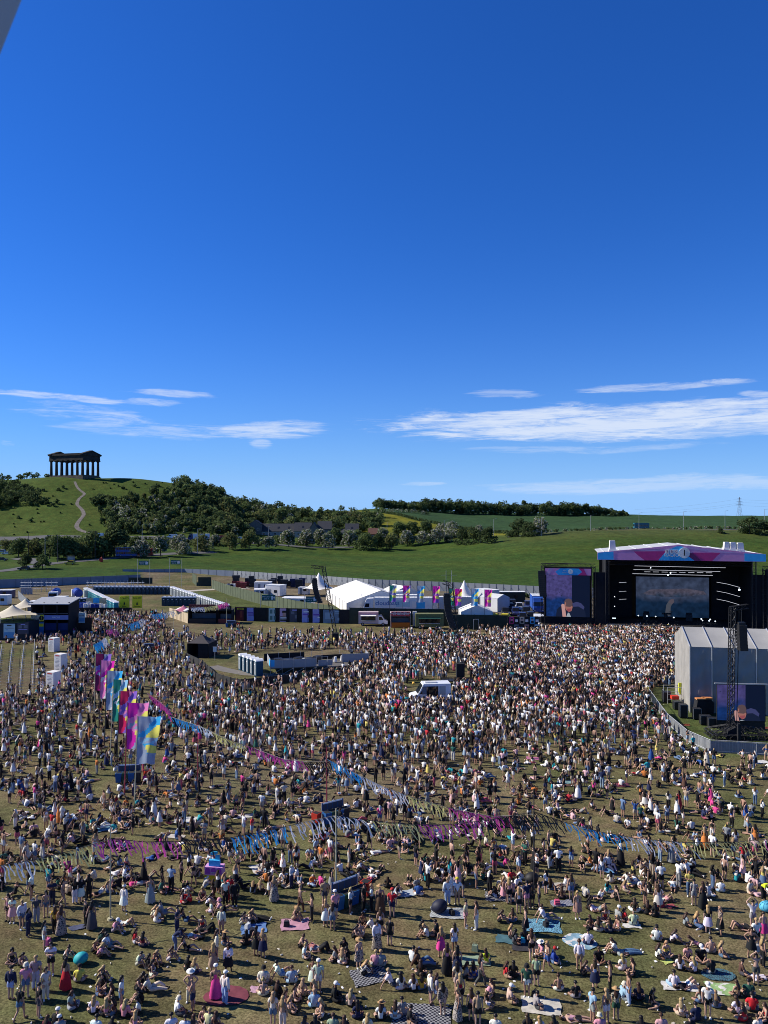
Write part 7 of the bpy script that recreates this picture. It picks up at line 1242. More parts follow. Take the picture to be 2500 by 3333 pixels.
def mask_of(kind, reg, t, co, fr):
    is_ = lambda *n: np.isin(reg, n); rel = (co - np.array(fr['P'])) @ np.array(fr['up']); tl = (fr['C'] - fr['P']).length
    if kind == 't': return is_('belly', 'chest', 'neck0', 'shoulder') & ~(is_('belly') & (rel < -.02)) | (is_('uarm') & (t < .62))
    if kind == 'v': return is_('belly', 'chest') & (rel > -.02) & (rel < tl + .10) | (is_('neck0') & (t < .3)) | (is_('shoulder') & (t < .55))
    if kind == 'c': return is_('belly', 'chest', 'shoulder') & (rel > tl * .55) & (rel < tl + .07) & ~(is_('shoulder') & (t > .5))
    if kind == 'l': return is_('belly', 'chest', 'neck0', 'shoulder', 'uarm') & ~(is_('belly') & (rel < -.06)) | (is_('farm') & (t < .92))
    hipz = is_('hip') | (is_('belly') & (t < .35)) | (is_('belly') & (rel < .06))
    if kind == 's': return hipz | is_('thigh0') | (is_('thigh1') & (t < .25))
    if kind == 'p': return hipz | is_('thigh0', 'thigh1', 'shank0') | (is_('shank1') & (t < .85))
    if kind == 'shoe': return is_('foot') | (is_('shank1') & (t > .93))
LOOSE = {'t': .030, 'v': .015, 'c': .013, 'l': .036, 's': .028, 'p': .030, 'shoe': .014}
_cl = {}
def cloth_mesh(pose, male, kind, mname):
    key = (pose, male, kind, mname)
    if key in _cl: return _cl[key]
    me, co, nr_, reg, t, F, fr = body_mesh(pose, male); k0 = kind; cone = None
    if kind in 'kKdD' and len(kind) == 1: k0 = 's' if kind in 'kd' else 'p'; cone = pose in STANDING
    if cone:
        top_z = fr['P'].z + .10; bot = .48 if kind in 'kd' else .10; m = MB(); n = 18; rows = 7; V = []
        for j in range(rows + 1):
            q = j / rows; z = top_z + (bot - top_z) * q; rr = .135 + (.15 if kind in 'kd' else .20) * q ** .8 * (1 - .25 * q)
            for i in range(n): a = 2 * math.pi * i / n; f = 1 + .10 * q * math.sin(5 * a + 1); V.append((rr * f * 1.12 * math.cos(a), fr['P'].y * (1 - q) + rr * f * .9 * math.sin(a), z))
        m.add(V, [(j * n + i, j * n + (i + 1) % n, (j + 1) * n + (i + 1) % n, (j + 1) * n + i) for j in range(rows) for i in range(n)]); o = m.build('c', MATS[mname], smooth=True)
    else:
        mk = mask_of(k0, reg, t, co, fr); P = co + nr_ * LOOSE[k0] * (1.2 if kind in 'KD' else 1); idx_ = {}; m = MB()
        for f in F:
            if sum(mk[i] for i in f) >= len(f) - (1 if k0 in 'tlsp' else 0):
                for i in f:
                    if i not in idx_: idx_[i] = len(m.v); m.v.append(tuple(P[i]))
                m.f.append(tuple(idx_[i] for i in f)); m.m.append(0)
        o = m.build('c', MATS[mname], smooth=True)
    _cl[key] = o.data; bpy.data.objects.remove(o); return _cl[key]
_hr = {}
def hair_mesh(pose, male, style):
    key = (pose, male, style)
    if key in _hr: return _hr[key]
    fr = body_mesh(pose, male)[6]; H_, hu, hf = fr['H'], fr['hu'], fr['hf']; hs = hu.cross(hf); m = MB(); n = 14; V = []; rows = 8
    for j in range(rows + 1):
        a = j / rows * (1.95 if style != 's' else 1.75)
        for i in range(n):
            b = 2 * math.pi * i / n; front = max(0, math.cos(b)) ; aa = a * (1 - .52 * front); q = hu * (math.cos(aa) * .108) + hf * (math.sin(aa) * math.cos(b) * .108 - .014) + hs * (math.sin(aa) * math.sin(b) * .108); V.append(H_ + hu * .045 + q)
    m.add(V, [(j * n + i, j * n + (i + 1) % n, (j + 1) * n + (i + 1) % n, (j + 1) * n + i) for j in range(rows) for i in range(n)])
    if style == 'u':
        c = H_ + hu * .16 - hf * .05; V = [c + Vector((math.sin(a) * math.cos(b), math.sin(a) * math.sin(b), math.cos(a))) * .052 for a in (0.05, .6, 1.2, 1.8, 2.4, 3.09) for b in np.arange(8) * .785]; m.add(V, [(j * 8 + i, j * 8 + (i + 1) % 8, (j + 1) * 8 + (i + 1) % 8, (j + 1) * 8 + i) for j in range(5) for i in range(8)])
    if style == 'l':
        back = -fr['fw']; pts = [H_ + hu * .02 - hf * .05, H_ - hu * .05 - hf * .08, fr['N'] + back * .09, fr['C'] + back * .135 + fr['up'] * .07, fr['C'] + back * .145 - fr['up'] * .03]; wd = [.09, .105, .112, .10, .055]; dp = [.06, .06, .05, .04, .025]; V = []; nn = 10
        for p_, w1, d1 in zip(pts, wd, dp):
            for i in range(nn): b = 2 * math.pi * i / nn; V.append(p_ + Vector((1, 0, 0)) * w1 * math.cos(b) + back * d1 * math.sin(b))
        m.add(V, [(j * nn + i, j * nn + (i + 1) % nn, (j + 1) * nn + (i + 1) % nn, (j + 1) * nn + i) for j in range(4) for i in range(nn)] + [tuple(range(4 * nn, 5 * nn))])
    o = m.build('hair', MATS['hair'], smooth=True); _hr[key] = o.data; bpy.data.objects.remove(o); return _hr[key]
_ht = {}
def hat_mesh(pose, male, style):
    key = (pose, male, style)
    if key in _ht: return _ht[key]
    fr = body_mesh(pose, male)[6]; c = fr['H'] + fr['hu'] * .07; hu, hf = fr['hu'], fr['hf']; hs = hu.cross(hf); m = MB(); n = 16
    brim = {'cap': 0, 'wide': .22, 'bucket': .15}[style]; prof = [(brim or .115, -.015 if style != 'bucket' else -.06), (.115, 0), (.111, .045), (.09, .083), (.045, .10), (.002, .103)]; V = []
    for r_, z in prof:
        for i in range(n): b = 2 * math.pi * i / n; V.append(c + hu * z + hf * (math.cos(b) * r_ - .008) + hs * math.sin(b) * r_)
    m.add(V, [(j * n + i, j * n + (i + 1) % n, (j + 1) * n + (i + 1) % n, (j + 1) * n + i) for j in range(len(prof) - 1) for i in range(n)])
    if style == 'cap': m.add([c + hf * .10 + hs * .09, c + hf * .10 - hs * .09, c + hf * .20 - hs * .06 - hu * .02, c + hf * .20 + hs * .06 - hu * .02], [(0, 1, 2, 3)])
    o = m.build('hat', MATS['cloth'], smooth=True); _ht[key] = o.data; bpy.data.objects.remove(o); return _ht[key]
objcol('skin', .6, .08, 6); objcol('hair', .5, .25, 20); objcol('cloth', .85, .14, 9); objcol('cloth_stripe', .85, .1, 9, 'stripe'); objcol('cloth_floral', .85, .1, 9, 'floral'); eye_m, lip_m = mat('eye_dark', (.03, .025, .02), .3, .02), mat('lip', (.30, .10, .09), .5, .05)
_bm2 = {}
def person_body(pose, male):
    if (pose, male) in _bm2: return _bm2[(pose, male)]
    me, co, nr_, reg, t, F, fr = body_mesh(pose, male); me.materials.clear()
    for q in (MATS['skin'], eye_m, lip_m): me.materials.append(q)
    H_, hu, hf = np.array(fr['H']), np.array(fr['hu']), np.array(fr['hf']); hs = np.cross(hu, hf); mi = np.zeros(len(F), np.int32); cen = np.array([co[list(f)].mean(0) for f in F]); rl = cen - H_; a, b, c = rl @ hu, rl @ hf, rl @ hs; headf = np.array([reg[f[0]] == 'head' for f in F])
    for s in (-1, 1):
        d = np.abs(a - .015) + np.abs(c - s * .035) + (b < .03) * 9 + (~headf) * 9; mi[d.argmin()] = 1
    d = np.abs(a + .05) + np.abs(c) + (b < .05) * 9 + (~headf) * 9; mi[d.argmin()] = 2; me.polygons.foreach_set('material_index', mi); me.polygons.foreach_set('use_smooth', np.ones(len(F), bool)); me.name = 'person'; _bm2[(pose, male)] = me; return me
CC = {'wh': ('white', (.74, .73, .71)), 'bk': ('black', (.012, .012, .014)), 'gy': ('grey', (.30, .31, .31)), 'dg': ('dark grey', (.07, .072, .078)), 'nv': ('navy', (.014, .02, .06)), 'bl': ('blue', (.03, .08, .32)), 'lb': ('light blue', (.30, .43, .60)), 'dn': ('denim blue', (.10, .17, .29)), 'rd': ('red', (.50, .02, .03)), 'pk': ('pink', (.62, .30, .34)), 'hp': ('hot pink', (.68, .05, .24)), 'or': ('orange', (.70, .17, .03)), 'ye': ('yellow', (.66, .55, .10)), 'nn': ('neon yellow', (.55, .72, .03)), 'gn': ('pale green', (.28, .42, .27)), 'dgn': ('dark green', (.02, .07, .05)), 'br': ('brown', (.10, .05, .035)), 'be': ('beige', (.50, .42, .33)), 'cr': ('cream', (.64, .59, .48)), 'tn': ('tan', (.38, .25, .16)), 'ma': ('maroon', (.13, .012, .03)), 'te': ('teal', (.02, .34, .38)), 'mu': ('mustard', (.50, .32, .04)), 'lm': ('lime cream', (.56, .60, .36)), 'sb': ('striped', (.02, .02, .025)), 'fl': ('patterned', (.40, .33, .27)), 'hv': ('hi-vis yellow', (.55, .75, .03))}
HC = {'b': ('dark', (.012, .009, .008)), 'n': ('brown', (.055, .028, .016)), 'g': ('blonde', (.38, .25, .12)), 'r': ('ginger', (.22, .07, .02))}
HATS = {'w': ('white cap', 'cap', (.75, .74, .72)), 'k': ('black cap', 'cap', (.015, .015, .016)), 'd': ('red cap', 'cap', (.45, .03, .03)), 'y': ('yellow cap', 'cap', (.6, .5, .04)), 'h': ('straw hat', 'wide', (.42, .26, .12)), 'W': ('wide white sun hat', 'wide', (.74, .72, .68)), 'c': ('cream bucket hat', 'bucket', (.62, .57, .46)), 'p': ('pink hat', 'bucket', (.66, .30, .36)), 'K': ('black hat', 'bucket', (.015, .015, .016))}
SKINS = [(.46, .28, .205), (.40, .24, .17), (.35, .20, .14), (.49, .31, .235), (.20, .10, .065)]
TOPN = {'t': 'T-shirt', 'v': 'vest top', 'c': 'crop top', 'l': 'long sleeved top'}; BOTN = {'s': 'shorts', 'p': 'trousers', 'k': 'short skirt', 'K': 'long skirt'}
POSN = {'st': 'standing', 'ph': 'standing with phone raised', 'hp': 'standing hands on hips', 'up': 'standing with raised arms', 'cr': 'standing arms folded', 'wk': 'walking', 'bn': 'bending', 'sx': 'sitting cross-legged', 'sk': 'sitting hugging knees', 'sl': 'sitting leaning back', 'ss': 'side-sitting', 'kn': 'kneeling', 'lb': 'lying knees up', 'lf': 'lying flat', 'lp': 'lying propped on elbows'}
FACE = {'A': 0, 'AR': -45, 'R': -90, 'TR': -135, 'T': 180, 'TL': 135, 'L': 90, 'AL': 45}; FACN = {'A': 'back turned', 'AR': 'facing right away', 'R': 'facing right', 'TR': 'facing right front', 'T': 'facing the viewer', 'TL': 'facing left front', 'L': 'facing left', 'AL': 'facing left away'}
PEOPLE = []; prng = random.Random(21)
def part_obj(nm, me, par, col, mname=None):
    o = bpy.data.objects.new(nm, me); COL.objects.link(o); o.parent = par; o.color = (*col, 1)
    if mname and me.materials[0].name != mname: o.material_slots[0].link = 'OBJECT'; o.material_slots[0].material = MATS[mname]
    return o
def cm(c): return 'cloth_stripe' if c == 'sb' else 'cloth_floral' if c == 'fl' else 'cloth'
def person(p, pose, face, hair, top, bot, scale=None, u=0, v=0):
    male = hair[0] == 'o' or (hair[1] == 's' and prng.random() < .8 and (len(bot) < 1 or bot[-1] not in 'kKdD')); tc_, tk = (top.split('.') + [''])[:2] if top != 'n' else ('', ''); bc, bk_ = (bot.split('.') + [''])[:2] if bot else ('', '')
    dress = tk in ('d', 'D')
    o = bpy.data.objects.new('person', person_body(pose, male)); COL.objects.link(o); o.location = p; o.rotation_euler = (0, 0, R(FACE[face] + prng.uniform(-20, 20))); s = scale or (prng.uniform(.97, 1.05) if male else prng.uniform(.93, 1.0)); o.scale = (s, s, s); o.color = (*prng.choice(SKINS[:4] * 4 + SKINS[4:]), 1)
    jit = lambda c: tuple(max(.005, x * prng.uniform(.88, 1.1)) for x in c)
    if hair[0] != 'o': part_obj('hair', hair_mesh(pose, male, hair[1]), o, jit(HC[hair[0]][1]))
    if len(hair) > 2: h = HATS[hair[2]]; part_obj('hat', hat_mesh(pose, male, h[1]), o, h[2])
    if dress: part_obj('dress_top', cloth_mesh(pose, male, 'v', 'cloth'), o, jit(CC[tc_][1]), cm(tc_)); part_obj('dress_skirt', cloth_mesh(pose, male, tk, 'cloth'), o, jit(CC[tc_][1]), cm(tc_))
    else:
        if tc_: part_obj('top', cloth_mesh(pose, male, tk, 'cloth'), o, jit(CC[tc_][1]), cm(tc_))
        part_obj({'s': 'shorts', 'p': 'trousers', 'k': 'skirt', 'K': 'skirt'}[bk_], cloth_mesh(pose, male, bk_, 'cloth'), o, jit(CC[bc][1]), cm(bc))
    part_obj('shoes', cloth_mesh(pose, male, 'shoe', 'cloth'), o, prng.choice([(.7, .69, .66), (.7, .69, .66), (.02, .02, .02), (.3, .2, .14)]))
    ht = HATS[hair[2]][0] if len(hair) > 2 else ('bald head' if hair[0] == 'o' else {'l': 'long ', 's': 'short ', 'u': 'pinned up '}[hair[1]] + HC[hair[0]][0] + ' hair')
    wear = '%s dress' % CC[tc_][0] if dress else (('%s %s and ' % (CC[tc_][0], TOPN[tk]) if tc_ else 'bare back and ') + '%s %s' % (CC[bc][0], BOTN[bk_])); wear = 'long ' + wear if tk == 'D' else wear
    PEOPLE.append((o, 'person %s in %s, %s' % (POSN[pose], wear, ht), FACN[face], u, v)); return o
DATA = {(0, 2750): """60 120 st A gs lb.t dn.p;110 150 ss R bsw gy.t gy.s;350 95 st A bl bl.t bl.s;235 100 st A gl cr.t wh.s;40 360 st A bs cr.l gy.p;130 410 st A nl pk.t bk.k;440 250 st A bl bk.t bk.p;482 350 st T bl bl.t dn.p;408 372 ph TR bl nv.l nv.p;250 400 st TR bs wh.t bk.s;268 450 st R bs wh.t bk.s;565 410 st A nl wh.v gy.p;530 500 wk R bl bk.v tn.s;440 500 ph T ns nv.t nv.p;630 480 st A nl bk.t wh.p;682 470 ph R bl bk.l wh.k;745 450 st A bl bk.t bk.p;800 280 st A nl wh.t dn.s;660 390 st A gl be.t be.s;590 330 st A gl pk.v wh.s;892 390 st A gs wh.t pk.s;932 350 st A gl wh.t wh.s;1000 370 st A bl bk.d ;1038 370 st R bs wh.t dg.s;1035 545 st A guw wh.l wh.k;1255 475 st T bs gy.D ;1115 292 wk R nl cr.v tn.s;1152 312 wk R bl be.t wh.s;1050 160 st A gl pk.t dn.s;1350 350 st A bs wh.t tn.s;1388 362 st A nl rd.t tn.s;1427 388 st A bl be.d ;1510 300 st A bs wh.t bk.p;1575 245 st A bs wh.t bk.p;1640 270 st A ns te.t bk.p;76 625 st T bl pk.v bk.s;112 640 ph T nl wh.t pk.k;190 690 st TR gs wh.l dn.s;243 750 ph R bl nv.l nv.p;312 640 st A gs dg.t gy.p;390 590 st T bl wh.c dn.s;465 725 st A nl mu.t bk.p;515 740 st A nl fl.D ;722 672 st TL bs bk.t bk.p;770 692 st A bl dg.D ;375 862 st AR bl cr.t wh.s;1475 745 ph R bs nv.t nv.p;1466 864 bn R bl nv.t dn.p;950 712 sk R bsw pk.t gy.s;1052 662 lb R ns wh.t wh.s;1268 600 sk R gl cr.t tn.s;1305 638 sx A gl wh.t wh.s;1362 580 sl R bs gy.t gy.s;1510 470 sx R nl pk.v rd.s;1590 462 sk L gl rd.v rd.p;1545 640 sl R bl bk.v dn.s;1600 760 lf L bl pk.v wh.s;1555 880 sl R bl bk.v bk.s;1120 802 sx R nl rd.t wh.s;1190 840 sx A bl ma.v nv.s;782 880 sk R gl tn.v bk.s;832 800 sk R nl dgn.t bk.s;868 842 sk R bs gy.t gy.s;915 852 sl R bl wh.t gy.s;825 922 sk R gl pk.t br.s;545 940 sk R nu wh.v bk.s;1150 990 sk R bs cr.t be.s;1288 965 sk TR gl rd.v rd.s;1400 950 sk R nl bk.c wh.s;1228 1022 sx R bl bk.t bk.s;1258 1090 ss R bl bk.v wh.s;1562 1042 sx A bl bk.t bk.s;1615 1062 sx A gl wh.v nv.s;110 962 sx TR bl bk.v bk.s;180 992 sk TR bl br.v bk.s;100 1272 st A gsk nv.l lb.s;225 1260 st A gsc pk.t dn.s;305 1192 st A gs gy.t lb.p;432 1070 cr T bs wh.t bk.s;390 1272 st TR nl cr.t cr.p;175 1442 wk A gu bk.t dn.s;330 1422 st AR bs bk.t dg.s;555 1192 st A bl dn.c rd.K;665 1130 sx A nsk ye.t gy.s;590 1332 sx R nl gy.t gy.p;815 1232 sx R gl lb.v dn.s;870 1172 sx T bl bk.t bk.s;828 1112 sk R gl tn.v bk.s;945 1262 sx L nl bk.v bk.s;1015 1352 st R bl wh.t dn.s;785 1392 sx A gl wh.t bk.s;890 1412 sx A gl pk.v bk.s;960 1392 sx L bl br.v dn.s;1040 1424 sx A gl pk.l bk.s;1165 1382 sx L bl wh.t bk.s;1190 1292 sk L bl bk.t bk.s;1140 1192 sk R nl br.v bk.s;1215 1172 sx L bl bk.t bk.s;1258 1212 sl R bl cr.t cr.p;1590 1292 hp T nlW bk.c cr.p;1608 1372 cr L ou n nv.s;1470 1392 sx AR bsc wh.t dg.p;475 1500 sx A bsw bk.t bk.s;390 1560 sx A nl ma.t bk.s;500 1560 sx A bsw gy.t gy.s;800 1560 sx A bs wh.t bk.s;1430 1545 sx A bs wh.t bk.s;1540 1560 sx A bs wh.t nv.s;1612 1550 sx A nl pk.v bk.s;1130 1510 sx A gl pk.v tn.s;935 1570 sx A bl bk.t bk.s""",
(600, 2750): """428 355 st A bl wh.t nv.s;487 362 st A bl lb.c lb.p;570 397 st A gl or.d ;632 398 st A gsk lb.t gy.s;715 412 st A bl bk.d ;748 462 st A gl fl.D ;760 332 st A bs lb.t bk.s;835 312 st A nl nv.t nv.s;892 350 st A bl bk.v lb.k;935 162 st A gl gy.v dn.k;885 150 st A bl wh.t wh.k;1040 202 st A nl pk.v bk.s;1115 150 st A bsw wh.t wh.s;1065 322 st A bl bk.t dn.k;1130 342 st A bs lb.l nv.s;1215 112 st A gs rd.v nv.p;1310 242 st A bs wh.t dn.p;1365 236 sx A bl wh.t pk.s;1490 122 st A nl pk.d ;1560 222 st A bl dg.d ;1620 222 st A bl bk.v wh.s;345 492 st TR bs wh.t bk.p;385 462 st T gs rd.l rd.p;422 502 st T bs bk.l bk.p;668 192 sk R bl br.v br.s;742 192 sk R bsw bk.t bk.p;160 442 sx T gl ma.v bk.s;192 502 sk R bl wh.t bk.s;250 442 sx L nl br.v bk.s;235 567 ss L gl wh.t wh.s;320 562 sl R nsp pk.t bk.s;312 745 st A gs cr.l tn.s;338 830 sx A blh nv.v dn.s;270 948 st R nl cr.l nv.p;370 1062 wk T nl wh.l bk.k;155 682 sx T nl rd.v bk.s;190 712 lb R bl bk.t bk.p;470 652 sk R bl wh.v be.s;540 622 sk R gl cr.v wh.s;605 602 lf R bl bk.t bk.p;520 825 sx A bl bk.t bk.s;600 912 st A bl bk.d ;655 928 st A gl wh.c nv.k;905 612 sk R nsh tn.v tn.s;962 547 wk R gs br.v br.p;1060 622 ph L bl wh.c bk.p;1175 672 st A gl wh.d ;1232 702 st A nl gy.t dn.s;1255 610 st AL bsw pk.t nv.s;1168 500 st A ns tn.t dg.s;1380 562 ph R gl wh.l bk.s;1490 540 st R bs bk.t bk.p;1555 542 ph L gl wh.t bk.p;1625 562 st A nsh br.D ;1482 652 sx T bl tn.v bk.s;1402 762 sk R bl br.v bk.s;1462 752 sx A bs dn.v cr.s;1572 712 sl R bs wh.t gy.s;1630 742 st A nl wh.v bk.s;1598 862 st TR bl wh.l fl.K;958 842 sk R nu wh.c bk.s;992 922 sx R gs wh.t gy.s;1128 870 lb R gs gy.t bk.p;1262 952 sx L nl gy.t bk.s;1330 872 sx T bl bk.t bk.s;1310 982 sx A gl cr.v wh.s;1365 962 sx L bl bk.t bk.s;1450 1012 st TR nlh fl.d ;1480 1072 sk R gl sb.l bk.s;1590 1002 sx A gs pk.t gy.s;1632 1002 sx A gs gy.t gy.s;800 1092 sl R bs wh.t lb.s;895 1142 sx A ns lb.t lb.s;245 1062 st A gl tn.d ;265 1262 st A gsw hp.D ;342 1312 st AR gsw wh.l lb.p;660 1142 sx A bsK cr.l gy.s;658 1242 sx A gu cr.c cr.s;772 1262 sx A nl bk.l bk.s;1070 1182 st A nu wh.d ;1115 1222 st A gsw cr.t cr.s;910 1272 sx R nl br.c bk.s;982 1242 sx A gl wh.c tn.s;1092 1262 ss L gl tn.v dn.s;830 1322 sx R nl br.v bk.s;872 1372 sx R gl be.v bk.s;1082 1342 sx A gs lb.t lb.s;1152 1402 sx L gl tn.v wh.s;1238 1272 sx R bsw bk.l bk.p;1380 1332 sx A gl be.t bk.s;1442 1432 sx A bl nv.t nv.s;1632 1442 sx A nl wh.t bk.s;740 1500 st A gl cr.t dn.s;820 1530 st A gl lb.c cr.p;1000 1560 sx A nl tn.v bk.s;1090 1560 sx A bl bk.t bk.s;1235 1545 sx A ns gn.t gy.s;1330 1560 sx A nl bk.t bk.s;1520 1540 sx A gl cr.t bk.s;170 1455 sx T nl pk.v bk.s;205 1500 sx A gs lm.t gy.s;262 1520 sx A nl br.v bk.s""",
(1200, 2750): """160 352 sx A nl ye.t gy.s;235 412 st A bs gy.t gy.s;335 312 wk R bl bk.v wh.s;440 282 wk L bl cr.l cr.p;490 292 wk L bl wh.l wh.p;525 152 sx R gl wh.t bk.s;610 262 sx A bs wh.t gy.s;672 302 sk R nl wh.t wh.s;702 290 sx A bl lb.t dn.s;655 492 st A gs wh.l lb.p;735 492 st A gsy wh.t tn.s;800 242 st A gl wh.D ;890 352 st A bs nv.t wh.s;910 202 st A bl cr.t bk.s;960 212 st A gs be.t wh.s;1030 162 st A bs n dg.s;1115 182 st A nl lb.t wh.s;690 152 st A bl bk.t bk.s;1002 412 st A bl wh.v bk.k;1062 432 st A bl nv.t nv.k;1118 462 wk R gl pk.v pk.k;1165 484 st A gl pk.v bk.s;1245 562 st A gl wh.v bk.s;1312 522 st A bs nv.t pk.s;1355 522 st A nl bk.v bk.s;1412 512 st L nu wh.c bk.s;1212 352 sx A gl cr.t wh.s;1292 372 sx A gl wh.t wh.s;1282 132 sx A gl tn.c wh.s;1230 142 sx A bl bk.t bk.s;1370 202 st A bs wh.t wh.s;1450 122 st A bs gy.l gy.p;1502 362 sx T gs wh.t gy.s;1622 342 sx T bs wh.t gy.s;1600 442 sx A nl br.v bk.s;1572 222 sx R gsc be.t gy.s;1495 192 sx A bl bk.t bk.s;195 592 st A nsd rd.t nv.s;175 828 st A bs bk.t bk.s;803 678 st R bs be.t pk.s;893 697 st AL nl wh.v wh.p;432 732 sx R bl bk.t bk.s;490 752 sk L gl wh.t wh.s;570 742 sx L bs bk.t bk.s;360 972 sx AR bs wh.t bk.p;428 992 sl R nl br.l dn.p;600 922 st A gl hp.d ;650 1062 st A nl pk.v bk.K;712 882 st A nl wh.t lb.s;735 1092 st A bl nv.d ;930 1162 wk R nl bk.v dg.p;975 982 sx A nl nn.t gy.s;1075 632 sk R nl wh.c bk.s;1195 632 sx A nl be.c dn.s;1300 732 st L nl bk.d ;1462 622 sl R ns wh.t gy.s;1168 762 sx R gl tn.v bk.s;1202 812 sx R bl dg.t bk.s;1292 800 sx A bl bk.t bk.s;1350 942 wk A nl bk.c bk.s;1482 1042 wk L gl wh.v bl.s;1440 902 sx L nlW pk.t wh.s;1522 962 sx R nsd bl.l dn.s;1390 1162 st A bs gn.t bk.s;1310 1252 st T bsK dgn.t wh.s;1130 1082 sx R nl rd.t tn.s;1200 1092 sx A bl bk.t bk.s;195 1172 sl R gs wh.t dg.s;270 1192 sx A bl wh.t wh.s;372 1202 sx A nl wh.t bk.s;440 1192 sx A nl mu.t dn.s;430 1082 sx A nl bk.t bk.s;512 1312 st R bs wh.l nv.s;560 1332 wk R nl gy.t lb.s;615 1402 st A bl fl.l fl.s;735 1232 st A bl be.t be.s;738 1442 st L gl fl.D ;760 1332 st A gl rd.v bk.s;870 1092 sx A bl bl.D ;800 1092 sx R nl gy.t bk.s;980 1332 ss R nlp bk.v wh.s;1030 1232 sx L nl br.v bk.s;1160 1292 sx R gsw be.t tn.s;1380 1342 sx R bs gy.t dg.s;905 1500 st A bs tn.t bk.s;850 1450 st A nl pk.v bk.s;1050 1550 sx A bs wh.t nv.s;220 1432 sx A nl lb.v wh.s;280 1400 sx A bs gy.t gy.s;330 1462 sx R bs bk.t tn.s;110 1432 sx A nlh br.v bk.s;1320 1545 sx A nl bk.t bk.s;1420 1560 sx A gl wh.t bk.s;1540 1560 sx A bl br.t bk.s;1575 1202 sx A nu bk.c wh.k""",
